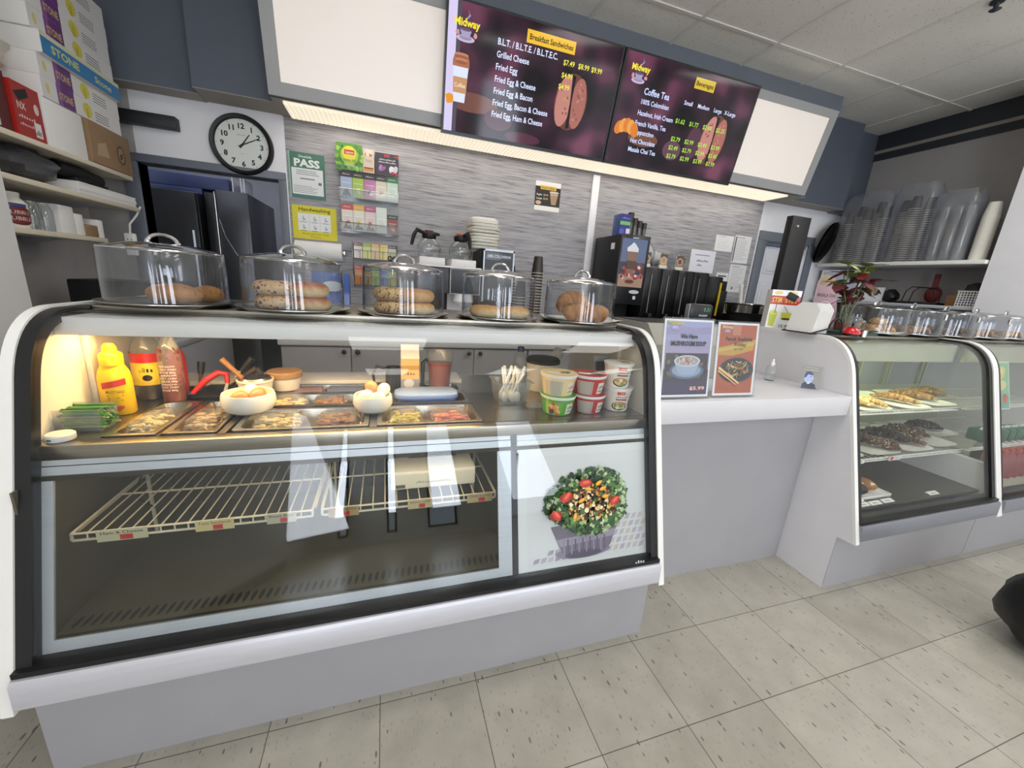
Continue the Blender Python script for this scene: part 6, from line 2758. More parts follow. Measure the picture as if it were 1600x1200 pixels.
sheet('handwashing_notice', 'yellow notice headed Handwashing above the paper towel roll', -.24, .027, 1.49, 1.697, p_hand)
t = thing('paper_towel_roll', 'white paper towel roll on a wall holder under the yellow notice', 'paper towel', (-.08, YW - .075, 1.36))
b = MB('paper')
b.tube([(-.22, YW - .068, 1.415), (.06, YW - .068, 1.415)], .058, 32)
b.build('roll', t)
b = MB('chrome')
b.tube([(-.235, YW - .068, 1.415), (.08, YW - .068, 1.415)], .008, 10)
for x in (-.232, .072):
    b.box(x, x + .006, YW - .075, YW - .001, 1.405, 1.425)
b.build('holder', t)

# tea racks
t = thing('tea_rack', 'large clear wall rack holding two rows of tea boxes', 'rack', (.245, YW - .03, 1.56))
b = MB('clear_plastic')
b.box(.055, .43, YW - .008, YW - .002, 1.555, 1.94)
for z in (1.565, 1.772):
    b.box(.055, .43, YW - .075, YW - .008, z - .004, z)
    b.box(.055, .43, YW - .077, YW - .074, z, z + .05)
b.build('rack_shell', t)
b = MB('chrome')
for z in (1.615, 1.822):
    b.tube([(.055, YW - .078, z), (.43, YW - .078, z)], .0022, 6)
b.build('front_rails', t)


def teabox(x, z, w, h, base, top, label, tri=None, txt=None, d=.055, pic=None, group='tea boxes in the large wall rack', yy=YW - .0115):
    b = MB('paper')
    b.box(x, x + w, yy - d, yy, z, z + h)
    a = Art(b, plane((x, yy - d - .0003, z), (1, 0, 0), (0, 0, 1)), 'print_gloss')
    a.rect(0, 0, w, h, base)
    if top:
        a.rect(0, h * .78, w, h * .22, top)
        a.scrib(w * .15, h * .87, w * .7, h * .05, '#d9d6ca')
    a.rect(w * .12, h * .55, w * .76, h * .015, '#ffffff')
    a.lines(w * .2, h * .5, w * .6, 3, h * .06, h * .012, '#b9b4a9', .3)
    if tri:
        a.poly([(w * .08, h * .05), (w * .92, h * .05), (w * .62, h * .3), (w * .38, h * .3)], tri)
    if pic:
        a.blob(w * .5, h * .3, w * .2, pic)
        a.blob(w * .6, h * .22, w * .12, '#e9e0cc')
    return solo(b, 'tea_box', label, 'tea box', (x + w / 2, yy - d / 2, z), group)


for i, (c_, tp, tr_, pic, nm) in enumerate((('#aab8d6', '#1f2126', '#4a4a4e', None, 'pale blue'), ('#a8c83a', '#23281c', None, '#d9e48a', 'lime green'), ('#c072a8', '#241f22', None, '#7a2a60', 'magenta'), ('#d9cdb4', '#2a2a2a', None, '#8a5a40', 'beige'), ('#c6dbc9', '#1f7a3c', None, '#a9c4b4', 'mint green'))):
    teabox(.066 + .072 * i, 1.7725, .07, .155, c_, tp, nm + ' tea box in the upper row of the large rack', tr_, 'TEA', pic=pic)
for i, (c_, tp, tr_, pic, nm) in enumerate((('#e3d9cf', '#c53a3a', '#6a3a34', '#c0563a', 'red topped'), ('#e6e1d2', '#e0a82c', '#55585a', '#d9c02c', 'amber topped'), ('#e3cfc6', '#b04a7a', '#7a6a60', '#b0684a', 'pink topped'), ('#dde5da', None, None, '#c9d6c4', 'white'), ('#8a3a20', '#241c1c', None, '#d0703a', 'dark red'))):
    teabox(.066 + .072 * i, 1.5655, .07, .165 if i < 4 else .125, c_, tp, nm + ' tea box in the lower row of the large rack', tr_, 'TEA', pic=pic)


def art_tea(kind):
    def f(a, w, h):
        if kind == 0:
            a.rect(0, 0, w, h, '#5c9a34')
            for i in range(50):
                a.blob(w * R.random(), h * R.random(), .012, R.choice(('#4a8a2a', '#86ba4a', '#3a7428', '#a6cc62')))
            a.ell(w * .5, h * .55, w * .33, h * .36, '#a9c93c')
            a.ell(w * .5, h * .62, w * .26, h * .28, '#e6d83a')
            a.rect(w * .31, h * .58, w * .38, h * .17, '#c4281f')
            a.text('Lipton', w * .5, h * .62, h * .09, '#f3efe6', w=w * .3, al='c')
            a.text('GREEN TEA', w * .5, h * .32, h * .08, '#2f5a22', w=w * .5, al='c')
            a.text('THE VERT', w * .5, h * .14, h * .08, '#e6f0dc', w=w * .42, al='c')
        elif kind == 1:
            a.rect(0, 0, w, h, '#dcc7b2')
            for i in range(8):
                a.blob(w * (.2 + .6 * R.random()), h * (.7 + .25 * R.random()), .012, R.choice(('#d98a6a', '#b56a5a', '#e9d9c6')))
            a.text('TAZO', w * .5, h * .45, h * .1, '#7a6a60', w=w * .6, al='c', bold=0)
            a.rect(w * .08, h * .05, w * .84, h * .16, '#d98a2a')
            a.rect(w * .08, h * .17, w * .84, h * .05, '#5a3418')
        else:
            a.rect(0, 0, w, h, '#2c2630')
            a.rect(w * .38, h * .84, w * .24, h * .12, '#b02a2a')
            a.scrib(w * .17, h * .68, w * .7, h * .07, '#d9d3da', 12)
            a.scrib(w * .14, h * .56, w * .75, h * .07, '#d9d3da', 14)
            a.poly([(w * .75, h * .9), (w, h * .95), (w, h * .8)], '#b02a2a')
            a.ell(w * .3, h * .28, w * .17, h * .1, '#9a5aa0', rot=.5)
            a.ell(w * .22, h * .34, w * .12, h * .07, '#b67abc', rot=1.2)
            a.ell(w * .72, h * .25, w * .13, h * .2, '#e6e0e8', rot=.3)
            a.ell(w * .86, h * .3, w * .1, h * .18, '#d6cfda', rot=-.3)
            a.ell(w * .75, h * .12, w * .1, h * .07, '#a8243a')
            a.ell(w * .93, h * .08, w * .07, h * .06, '#c0303a')
    return f


for x, w, h, k, l_ in ((.045, .16, .155, 0, 'large green tea box with a yellow sun on top of the tea rack'), (.207, .07, .14, 1, 'narrow beige tea box between the green and purple ones'), (.282, .148, .13, 2, 'dark purple tea box with white blossoms on top of the tea rack')):
    b = MB('paper')
    b.box(x, x + w, YW - .075, YW - .009, 1.935, 1.935 + h)
    a = Art(b, plane((x, YW - .0755, 1.935), (1, 0, 0), (0, 0, 1)), 'print_gloss')
    art_tea(k)(a, w, h)
    solo(b, 'tea_box', l_, 'tea box', (x + w / 2, YW - .04, 1.935))
t = thing('sachet_rack', 'smaller wire wall rack of tea sachets under the large rack', 'rack', (.27, YW - .03, 1.2))
b = MB('chrome')
x0, x1 = .125, .42
for z in (1.39, 1.215):
    for y in (YW - .075, YW - .004):
        b.tube([(x0, y, z), (x1, y, z)], .002, 6)
        b.tube([(x0, y, z + .055), (x1, y, z + .055)], .002, 6)
    for i in range(7):
        x = x0 + (x1 - x0) * i / 6
        b.tube([(x, YW - .075, z + .055), (x, YW - .075, z), (x, YW - .004, z)], .0014, 5)
for x in (x0, x1):
    b.tube([(x, YW - .004, 1.20), (x, YW - .004, 1.50)], .0025, 6)
    for z in (1.39, 1.215):
        b.tube([(x, YW - .075, z), (x, YW - .075, z + .055), (x, YW - .004, z + .055)], .002, 6)
b.build('wire_frame', t)
for i, (c_, tp, nm) in enumerate((('#d9cfc4', '#7a1f2c', 'maroon'), ('#d8d87a', '#8fae34', 'pale green'), ('#e0c79a', '#d9a84a', 'peach'), ('#e3cf6a', '#d9b62c', 'golden'), ('#c9c39a', '#2a2620', 'black and cream'))):
    teabox(.135 + .056 * i, 1.3925, .053, .10, c_, tp, nm + ' sachet box in the upper row of the small rack', None, 'TEA', .05, group='sachet boxes in the small wall rack')
for i, (c_, tp, nm) in enumerate((('#c9762a', '#a8241c', 'orange and red'), ('#b58a3a', '#4a2a1c', 'brown and gold'), ('#8fae3a', '#2f6a24', 'leaf green'), ('#5a74b0', '#2a3a7a', 'blue'), ('#b8c24a', '#6a7a1c', 'yellow green'))):
    teabox(.135 + .056 * i, 1.2175, .053, .125 - .01 * (i % 2), c_, tp, nm + ' sachet box in the lower row of the small rack', None, 'TEA', .05, group='sachet boxes in the small wall rack')
t = thing('scissors', 'black handled scissors hooked on the small sachet rack', 'scissors', (.385, YW - .09, 1.33))
b = MB('black')
for x in (.37, .402):
    b.torus((x, YW - .085, 1.405), .013, .0035, .0035, 18, 6, M=M_)
b.tube([(.374, YW - .085, 1.394), (.388, YW - .085, 1.36)], .005, 6)
b.tube([(.398, YW - .085, 1.394), (.386, YW - .085, 1.36)], .005, 6)
b.build('handles', t)
b = MB('chrome')
b.prism([(.381, 1.362), (.393, 1.362), (.388, 1.28)], 1, YW - .087, YW - .084)
b.build('blades', t)


def p_iced(a, w, h):
    a.rect(0, 0, w, h, '#eceae4')
    a.rect(0, h * .17, w, h * .66, '#1d1712')
    a.rect(w * .2, h * .73, w * .62, h * .13, '#d9b23a')
    a.text('Iced Coffee', w * .5, h * .765, h * .06, '#241c10', w=w * .5, al='c')
    a.poly([(w * .66, h * .24), (w * .84, h * .24), (w * .92, h * .66), (w * .58, h * .66)], '#a8886a')
    a.ell(w * .75, h * .67, w * .19, h * .035, '#cfc6ba')
    a.rect(w * .6, h * .56, w * .3, h * .05, '#c2a686')
    for i in range(2):
        a.text(('Regular', 'Large')[i], w * .06, h * (.52 - .13 * i), h * .06, '#e9e6dc', w=w * .22)
        a.text('$3.49', w * .33, h * (.52 - .13 * i), h * .06, '#d9c88a', w=w * .18)
    a.ell(w * .15, h * .27, w * .11, h * .07, '#c9a98a')


sheet('iced_coffee_notice', 'small dark sheet advertising iced coffee on the papered wall', 1.44, 1.65, 1.86, 2.068, p_iced)


def p_doc(n, col='#f0f0f0'):
    def f(a, w, h):
        a.rect(0, 0, w, h, col)
        a.lines(w * .12, h * .86, w * .76, n, h * .8 / n, h * .012, '#a9abad', .4)
        a.lines(w * .12, h * .92, w * .5, 1, .01, h * .02, '#7a7c80', .2)
    return f


sheet('paper_notice', 'white paper taped up, leftmost of the sheets by the right door', 3.235, 3.44, 1.72, 1.858, p_doc(6))
o = sheet('paper_notice', 'tall white printed sheet with a dark left edge, nearest the right door', 3.46, 3.655, 1.632, 1.875, lambda a, w, h: (p_doc(14)(a, w, h), a.rect(.006, .01, .012, h - .02, '#3a3f55')))
sheet('paper_notice', 'white printed sheet below the tall one, with a small dark square', 3.465, 3.665, 1.36, 1.615, lambda a, w, h: (p_doc(13, '#eaeaea')(a, w, h), a.rect(w * .3, h * .1, .014, .025, '#3a3a3a')))
sheet('paper_notice', 'narrow white label half hidden behind the last dispenser', 3.32, 3.46, 1.44, 1.53, lambda a, w, h: (a.rect(0, 0, w, h, '#ececee'), a.rect(.02, h * .6, w * .7, .012, '#3a3d45')))
# tall black panel in front of the right door
b = MB('black')
b.box(3.015, 3.187, 1.20, 1.215, 0, 1.882, .003)
b.box(3.015, 3.03, 1.2155, 1.25, 0, 1.882, .003)
b.box(3.172, 3.187, 1.2155, 1.25, 0, 1.882, .003)
b.m = 'chrome'
b.lathe([(0, 0), (.012, .0), (.008, .008), (0, .01)], (3.068, 1.20, 1.815), 12, M=M_)
solo(b, 'upright_board', 'tall narrow black upright panel in front of the white right door', 'panel', (3.1, 1.22, 0))
# ------------------------------------------------------------------ left recess: wall shelves and their load
SZ = (1.715, 1.56, 1.375)
for z, xf, y1, l_ in ((SZ[0], -.975, 1.90, 'upper white wall shelf at the left carrying boxes'), (SZ[1], -.98, 1.93, 'middle white wall shelf at the left with paper stacks'), (SZ[2], -1.03, 1.70, 'lower white wall shelf at the left with jars and boxes')):
    b = MB('wire_cream')
    b.box(-1.299, xf, .93, y1, z - .022, z, .004)
    b.m = 'alu'
    for y in (1.05, y1 - .12):
        b.prism([(-1.299, z - .022), (-1.299, z - .06), (-1.29, z - .06), (xf - .12, z - .022)], 1, y, y + .012)
    solo(b, 'wall_shelf', l_, 'shelf', (-1.14, 1.4, z), 'white wall shelves at the left')


def bx(name, label, cat, x0, x1, y0, y1, z0, z1, m_, art=None, group=None, bev=.004):
    b = MB(m_)
    b.box(x0, x1, y0, y1, z0, z1, bev)
    if art:
        a = Art(b, plane((x1 + .0004, y0, z0), (0, 1, 0), (0, 0, 1)), 'print')
        art(a, y1 - y0, z1 - z0)
    return solo(b, name, label, cat, ((x0 + x1) / 2, (y0 + y1) / 2, z0), group)


z = SZ[0] + .0005


def a_red(a, w, h):
    a.rect(0, 0, w, h, '#a8322c')
    a.poly([(.01, h * .8), (w * .55, h * .95), (w * .6, h * .8), (.03, h * .66)], '#1d1416')
    a.text('NX', w * .12, h * .52, .025, '#ece4e0', w=w * .3)
    a.scrib(w * .12, h * .36, w * .6, .012, '#e6c9c2')
    a.scrib(w * .12, h * .22, w * .5, .010, '#e6c9c2')
    a.rect(w * .62, h * .08, w * .25, h * .28, '#e8e4e0')
    a.scrib(w * .64, h * .12, w * .2, .02, '#55504c')
    a.ell(w * .8, h * .62, .012, .02, '#ddd2cc')


bx('cracker_box', 'red carton with black band on the upper left shelf', 'carton', -1.24, -.99, 1.20, 1.335, z, z + .19, 'red', a_red)
bx('cracker_box', 'dark maroon carton at the near end of the upper left shelf', 'carton', -1.26, -1.0, .98, 1.195, z, z + .205, 'maroon', lambda a, w, h: (a.rect(0, 0, w, h, '#5a1d1c'), a.rect(w * .2, h * .06, w * .55, h * .3, '#d6d4d2'), a.scrib(w * .25, h * .12, w * .4, .03, '#6a6a6c'), a.ell(w * .1, h * .65, .02, .03, '#d9d2cc')))
bx('white_carton', 'plain white carton between the red and brown boxes', 'carton', -1.25, -.985, 1.345, 1.575, z, z + .185, 'paper')
bx('cardboard_box', 'brown cardboard box at the far end of the upper left shelf', 'box', -1.25, -.972, 1.585, 1.905, z, z + .185, 'cardboard', lambda a, w, h: (a.ell(w * .72, h * .45, .034, .045, '#4a3826', 16), a.ell(w * .72, h * .45, .026, .036, '#97795b', 16), a.ell(w * .72, h * .45, .018, .006, '#4a3826', 8, rot=.6), a.ell(w * .72, h * .38, .018, .005, '#4a3826', 8, rot=.6), a.poly([(w * .1, h * .2), (w * .4, h * .25), (w * .35, h * .6), (w * .15, h * .5)], '#b3997a')))
zb = z + .187


def a_stone(blue):
    def f(a, w, h):
        a.rect(0, 0, w, h, '#e3e1de' if not blue else '#3d82b8')
        if blue:
            a.rect(0, h * .78, w, h * .22, '#d9d6b4')
            a.text('STONE', w * .1, h * .24, h * .36, '#d6d98a', w=w * .32, bold=.03)
            a.text('Stone', w * .62, h * .24, h * .32, '#d6d98a', w=w * .24, bold=.02)
        else:
            a.rect(w * .16, 0, w * .2, h, '#6a3a7c')
            a.rect(w * .16, 0, w * .05, h, '#8a5a98')
            a.text('STONE', w * .18, h * .3, h * .34, '#cfb86a', w=w * .16, bold=.02)
            a.ell(w * .52, h * .5, w * .06, h * .38, '#d6cc5a')
            a.rect(w * .5, h * .1, w * .03, h * .5, '#c4b83c')
            a.lines(w * .62, h * .6, w * .2, 4, h * .14, h * .05, '#77757a', .1)
            a.ell(w * .06, h * .5, w * .02, h * .25, '#d9d08a')
    return f


for i in range(7):
    k = i == 2
    bx('crate_carton', 'blue carton lettered STONE in the stack on the upper left shelf' if k else 'white carton with a purple STONE band, %s' % ('lowest of the stack', 'just below the blue one', '', 'just above the blue one', 'second above the blue one', 'third above the blue one', 'highest of the stack')[i], 'carton', -1.25, -.985 + (.02 if k else 0), 1.36 + .004 * (i % 3), 1.875 + .004 * (i % 2), zb + .0805 * i, zb + .0805 * i + .08, 'paper', a_stone(k), 'cartons stacked on the upper left shelf')
b = MB('foam')
for i, (zz_, r_) in enumerate(((zb + .09, .085), (zb + .265, .08), (zb + .43, .075))):
    b = MB('foam')
    b.ball((-1.13, 1.19, zz_ - .0 + .02), (.13, .155, r_ * 1.0), 18, nz=.25, seed=i * 3)
    solo(b, 'paper_sack', 'pale grey stuffed sack beside the STONE cartons, ' + ('lowest', 'middle', 'topmost')[i] + ' of three', 'sack', (-1.13, 1.19, zz_ - r_ + .02), 'sacks on the upper left shelf')
z = SZ[1] + .0005
b = MB('bag_plastic')
b.ball((-1.08, 1.03, z + .045), (.09, .09, .045), 14, nz=.3, seed=2)
b.m = 'blue_lid'
b.ball((-1.06, 1.0, z + .04), (.03, .03, .02), 10)
b.m = 'paper'
b.ball((-1.08, 1.06, z + .04), (.06, .04, .03), 10, nz=.3)
solo(b, 'plastic_bag', 'clear bag of small white and blue packets on the middle left shelf', 'bag', (-1.08, 1.03, z))
b = MB('grey_bag')
b.ball((-1.10, 1.29, z + .063), (.12, .155, .068), 22, nz=.3, nf=10, seed=4)
solo(b, 'grey_bag', 'dark grey plastic bag bundle on the middle left shelf', 'bag', (-1.10, 1.29, z))
b = MB('paper')
for i in range(8):
    b.box(-1.26, -.985 + .006 * R.random(), 1.46 + .01 * R.random(), 1.90 + .01 * R.random(), z + .006 * i, z + .006 * i + .0055)
solo(b, 'paper_stack', 'flat stack of white paper trays on the middle left shelf', 'paper stack', (-1.1, 1.68, z))
t = thing('hand_blender', 'black hand appliance lying on the white paper stack', 'appliance', (-1.1, 1.6, z + .048))
b = MB('black')
b.tube([(-1.06, 1.47, z + .10), (-1.05, 1.58, z + .095), (-1.04, 1.72, z + .085)], [.028, .034, .03], 12)
b.box(-1.12, -1.02, 1.53, 1.60, z + .049, z + .075, .006)
b.box(-1.12, -1.02, 1.66, 1.76, z + .049, z + .07, .006)
b.build('body', t)
z = SZ[2] + .0005


def jug(cx, cy, r, h, label, m_, art=None, name='glass_jar', cap='white_plastic'):
    t = thing(name, label, 'jar', (cx, cy, z))
    b = MB(m_)
    b.lathe([(0, z), (r * .94, z), (r, z + .01), (r, z + h * .75), (r * .7, z + h * .92), (r * .7, z + h)], (cx, cy, 0), 22)
    if art:
        a = Art(b, cone((cx, cy, z), r, r, h, -.4), 'print')
        art(a, r, h)
    b.build('jar_body', t)
    if cap:
        b = MB(cap)
        b.lathe([(r * .74, z + h * .96), (r * .74, z + h * 1.06), (0, z + h * 1.07)], (cx, cy, 0), 18)
        b.build('cap', t)
    return t


jug(-1.09, 1.215, .058, .125, 'pale tub with an oval maroon label on the lower left shelf', 'foam', lambda a, r, h: (a.ell(0, h * .36, r * 1.0, h * .28, '#5a1d20', 24), a.ell(0, h * .36, r * .92, h * .24, '#7a2426', 24), a.text('BUBBLE', 0, h * .4, .014, '#d9c9c0', w=r * 1.4, al='c'), a.text('BUBBLE', 0, h * .22, .014, '#d9c9c0', w=r * 1.4, al='c'), a.rect(-r * .7, h * .62, r * 1.2, h * .1, '#3a4a8a', 6)), 'plastic_jar')
jug(-1.075, 1.31, .032, .115, 'clear glass jar next to the tub with the maroon label', 'glassware', None, cap=None)
jug(-1.075, 1.375, .03, .115, 'clear glass jar beside the white carton on the lower left shelf', 'glassware', None, cap=None)
bx('white_carton', 'white carton, largest on the lower left shelf', 'carton', -1.26, -1.04, 1.41, 1.50, z, z + .12, 'paper')
bx('white_carton', 'small white carton, second on the lower left shelf', 'carton', -1.2, -1.04, 1.506, 1.558, z, z + .095, 'paper')
bx('filter_stack', 'low brown stack of paper filters on the lower left shelf', 'paper stack', -1.22, -1.04, 1.562, 1.655, z, z + .055, 'cardboard')
bx('white_carton', 'narrow white carton at the far end of the lower left shelf', 'carton', -1.22, -1.04, 1.66, 1.698, z, z + .085, 'paper')
t = thing('power_strip', 'white power outlet hanging on its cord at the end of the left shelves', 'power outlet', (-1.02, 1.93, 1.33))
b = MB('white_plastic')
b.box(-1.06, -1.01, 1.90, 1.925, 1.30, 1.42, .006)
b.m = 'charcoal'
for zz_ in (1.34, 1.38):
    for dx in (-.008, .008):
        b.box(-1.036 + dx, -1.034 + dx, 1.8985, 1.9015, zz_, zz_ + .012)
b.build('outlet_body', t)
b = MB('white_plastic')
b.tube([(-1.035, 1.912, 1.42), (-1.03, 1.915, 1.47), (-1.0, 1.93, 1.52), (-.985, 1.95, 1.57)], .005, 8)
b.build('cord', t)
# white chest under the shelves with a grey box on it
t = thing('white_chest', 'white chest cabinet standing below the left wall shelves', 'cabinet', (-.96, 1.6, 0))
b = MB('laminate')
b.box(-1.29, -.64, 1.28, 2.05, 0, .87, .005)
b.build('chest_body', t)
b = MB('laminate')
b.box(-1.295, -.635, 1.275, 2.055, .871, .905, .006)
b.build('chest_lid', t)
bx('grey_box', 'dark grey box standing on the white chest', 'box', -1.12, -.80, 1.50, 1.78, .9055, 1.17, 'charcoal', None, bev=.008)
# kitchen beyond the doorway
t = thing('black_fridge', 'black refrigerator inside the kitchen doorway', 'fridge', (-1.13, 2.8, 0))
b = MB('fridge_black')
b.box(-1.42, -.905, 2.52, 3.15, 0, 1.755, .006)
b.build('fridge_body', t)
b = MB('fridge_black')
b.box(-1.42, -.905, 2.475, 2.515, .02, 1.75, .006)
b.build('door', t)
b = MB('alu')
b.tube([(-.93, 2.455, .7), (-.93, 2.455, 1.5)], .008, 8)
b.build('handle', t)
t = thing('steel_fridge', 'steel cabinet wrapped in plastic film inside the kitchen doorway', 'fridge', (-.72, 2.9, 0))
b = MB('fridge_steel')
b.box(-.81, -.61, 2.56, 3.3, 0, 1.795, .004)
b.build('body', t)
b = MB('bag_plastic')
b.tube([(-.80, 2.553, 1.6), (-.77, 2.548, 1.48), (-.71, 2.548, 1.36), (-.68, 2.55, 1.33)], .004, 6)
b.tube([(-.68, 2.55, 1.33), (-.63, 2.55, 1.36), (-.625, 2.55, 1.55)], .004, 6)
b.m = 'chrome'
b.tube([(-.815, 2.553, 0.1), (-.815, 2.553, 1.78)], .004, 6)
b.m = 'fridge_black'
b.box(-.88, -.82, 2.56, 3.2, 0, 1.77, .004)
b.build('plastic_film', t)
b = MB('blue_plastic')
b.box(-1.25, -.74, 2.62, 2.95, 1.797, 1.885, .008)
b.box(-1.25, -.91, 2.62, 2.95, 1.757, 1.798, .004)
solo(b, 'blue_crate', 'blue crate lying on top of the kitchen fridges', 'crate', (-1.0, 2.8, 1.757))
b = MB('clear_plastic')
b.box(-.712, -.635, 2.60, 2.80, 1.7965, 1.90, .006)
b.m = 'white_plastic'
for x in (-.712, -.66, -.64):
    b.box(x, x + .006, 2.597, 2.601, 1.798, 1.898)
solo(b, 'plastic_crate', 'pale plastic bin beside the blue crate on the fridge', 'crate', (-.67, 2.7, 1.797))

# ------------------------------------------------------------------ right recess: shelf of cups, equipment below
b = MB('white_plastic')
b.box(4.53, 4.949, .84, 2.055, 1.675, 1.705, .003)
solo(b, 'wall_shelf', 'white shelf on the right wall carrying stacked paper cups', 'shelf', (4.7, 1.4, 1.69))
SHZ = 1.7055
t = MB('cup_brown')
t.lathe([(0, .004), (.031, .004), (.031, 0), (.043, .112), (.041, .113), (.030, .01), (0, .01)], n=14)
t.m = 'cup_rim'
t.torus((0, 0, .112), .0452, .0022, .0024, 14, 5)
far = solo(t, 'paper_cup', 'x', 'cup', (0, 0, 0), 'paper cups stacked on the right wall shelf')
first = True
ys = [1.91, 1.835, 1.76, 1.685, 1.615, 1.50, 1.415, 1.33]
for si, y in enumerate(ys):
    n = (21, 24, 22, 25, 22, 24, 25, 24)[si]
    x = 4.615 + .036 * (si % 2)
    for i in range(n):
        c = far if first else far.copy()
        if not first:
            COL.objects.link(c)
        first = False
        c.location = (x, y, SHZ + .105 + .0178 * i)
        c.scale = (.9, .9, .9)
        c.rotation_euler = (PI, 0, 0)
        c['label'] = 'paper cup in the ' + ('first', 'second', 'third', 'fourth', 'fifth', 'sixth', 'seventh', 'last')[si] + ' stack from the oval trays, right shelf' + (', topmost of its stack' if i == n - 1 else '')
b = MB('clear_plastic')
b.lathe([(.03, 0), (.043, .11), (.0415, .11), (.029, .002)], n=14)
ccup = solo(b, 'plastic_cup', 'x', 'cup', (0, 0, 0), 'clear cups stacked on the right wall shelf')
first = True
for si, y in enumerate((1.215, 1.135, 1.06)):
    for i in range(15):
        c = ccup if first else ccup.copy()
        if not first:
            COL.objects.link(c)
        first = False
        c.location = (4.64, y, SHZ + .111 + .022 * i)
        c.rotation_euler = (PI, 0, 0)
        c['label'] = 'clear plastic cup in the ' + ('first', 'second', 'third')[si] + ' clear stack beside the paper cups' + (', topmost' if i == 14 else '')
b = MB('foam')
b.lathe([(.0, 0), (.036, 0), (.05, .12), (.048, .12), (.034, .004)], n=14)
fc = solo(b, 'foam_cup', 'x', 'cup', (0, 0, 0), 'foam cups at the end of the right wall shelf')
for i in range(12):
    c = fc if i == 0 else fc.copy()
    if i:
        COL.objects.link(c)
    c.location = (4.65, .945, SHZ + .121 + .027 * i)
    c.rotation_euler = (PI, 0, 0)
    c['label'] = 'white foam cup in the stack next to the right pillar' + (', topmost' if i == 11 else '')
for i, (y0, y1, zt) in enumerate(((1.562, 1.965, .61), (1.275, 1.555, .62), (1.01, 1.268, .52))):
    b = MB('bag_plastic')
    rings = []
    for k in range(9):
        q = k / 8
        ring = []
        for j in range(26):
            a_ = 2 * PI * j / 26
            c_, s_ = math.cos(a_), math.sin(a_)
            kx = 1 - .35 * max(0, q - .95) * 12
            wob = .005 * mnoise.noise(V((a_ * 2.2 + i * 9, q * 6, i)))
            ring.append((4.635 + (.098 * kx + wob) * math.copysign(abs(c_) ** .35, c_), (y0 + y1) / 2 + ((y1 - y0) / 2 * kx + wob) * math.copysign(abs(s_) ** .35, s_), SHZ + .003 + zt * q + .03 * mnoise.noise(V((j * .6, q * 3, i * 5))) * (q > .8)))
        rings.append(ring)
    b.grid(rings)
    solo(b, 'plastic_bag', ('clear plastic bag round the cup stacks nearest the black oval tray', 'clear plastic bag round the middle cup stacks on the right shelf', 'clear plastic bag round the clear cups on the right shelf')[i], 'bag', (4.635, (y0 + y1) / 2, SHZ), 'plastic bags on the right wall shelf')
for i in range(2):
    b = MB('black_gloss')
    M2 = Matrix.Rotation(.35 + .02 * i, 3, 'Z') @ Matrix.Rotation(-1.32, 3, 'X')
    b.lathe([(0, 0), (.13, 0), (.15, .012), (.165, .014), (.165, .017), (.148, .016), (.128, .004), (0, .004)], (4.56 + .0 * i, 2.035 - .022 * i, SHZ + .195), 40, sy=1.18, M=M2)
    solo(b, 'oval_tray', ('black oval serving tray leaning against the wall at the end of the cup shelf', 'second black oval tray leaning in front of the first')[i], 'tray', (4.56, 2.03 - .022 * i, SHZ))
t = thing('steel_cabinet', 'dark steel equipment cabinet below the cup shelf', 'cabinet', (4.75, 1.45, 0))
b = MB('charcoal')
b.box(4.60, 4.945, .85, 2.05, 0, 1.335, .004)
b.build('cabinet_body', t)
b = MB('alu')
b.box(4.58, 4.945, .84, 2.055, 1.336, 1.362, .003)
b.build('top_panel', t)
EZ = 1.3625
t = thing('order_monitor', 'white framed monitor standing under the left end of the cup shelf', 'monitor', (4.66, 1.95, EZ))
Q = plane((4.615, 2.045, EZ + .03), (.25, -.97, 0), (0, 0, 1))
b = MB('white_plastic')
slab(b, Q, 0, .34, 0, .255, -.02, .004)
b.box(4.65, 4.75, 1.86, 1.98, EZ + .0005, EZ + .012)
b.box(4.68, 4.70, 1.88, 1.94, EZ + .01, EZ + .06)
b.build('case', t)
b = MB('screen_grey')
slab(b, Q, .014, .326, .018, .24, .0042, .005)
b.build('display', t)
b = MB('white_plastic')
Q = plane((4.66, 1.66, EZ + .002), (.2, -.98, 0), (.05, 0, 1))
slab(b, Q, 0, .16, 0, .13, 0, .004)
a = Art(b, lambda u, v, d: Q(u, v, d + .004), 'print')
a.rect(0, 0, .16, .13, '#e4e2e6')
for i in range(9):
    a.blob(.05 + .07 * R.random(), .05 + .05 * R.random(), .012, '#6a4a78')
solo(b, 'white_card', 'white card with a purple motif behind the coleus leaves', 'card', (4.66, 1.6, EZ))
b = MB('black')
b.ball((4.72, 1.46, EZ + .06), (.05, .06, .06), 14, nz=.3, seed=6)
solo(b, 'black_kettle', 'small black rounded pot beside the white card', 'pot', (4.72, 1.46, EZ))
t = thing('wire_basket', 'black wire fry basket with a red paddle on the steel cabinet', 'basket', (4.75, 1.22, EZ))
b = MB('black')
pts = [(4.70, 1.36, EZ + .004), (4.70, 1.345, EZ + .11), (4.70, 1.31, EZ + .145), (4.70, 1.20, EZ + .14), (4.70, 1.16, EZ + .12), (4.70, 1.15, EZ + .004)]
b.tube(pts, .004, 8)
b.tube([(4.80, p[1], p[2]) for p in pts], .004, 8)
b.box(4.66, 4.85, 1.10, 1.40, EZ + .0005, EZ + .02, .004)
b.build('wire_frame', t)
b = MB('maroon')
b.box(4.82, 4.835, 1.205, 1.245, EZ + .05, EZ + .26, .01)
b.ball((4.828, 1.22, EZ + .09), (.012, .06, .07), 14)
b.build('red_paddle', t)
b = MB('wood')
b.box(4.72, 4.82, .99, 1.075, EZ + .0005, EZ + .09, .004)
solo(b, 'wood_caddy', 'small brown wooden caddy beside the wire basket', 'caddy', (4.77, 1.03, EZ))
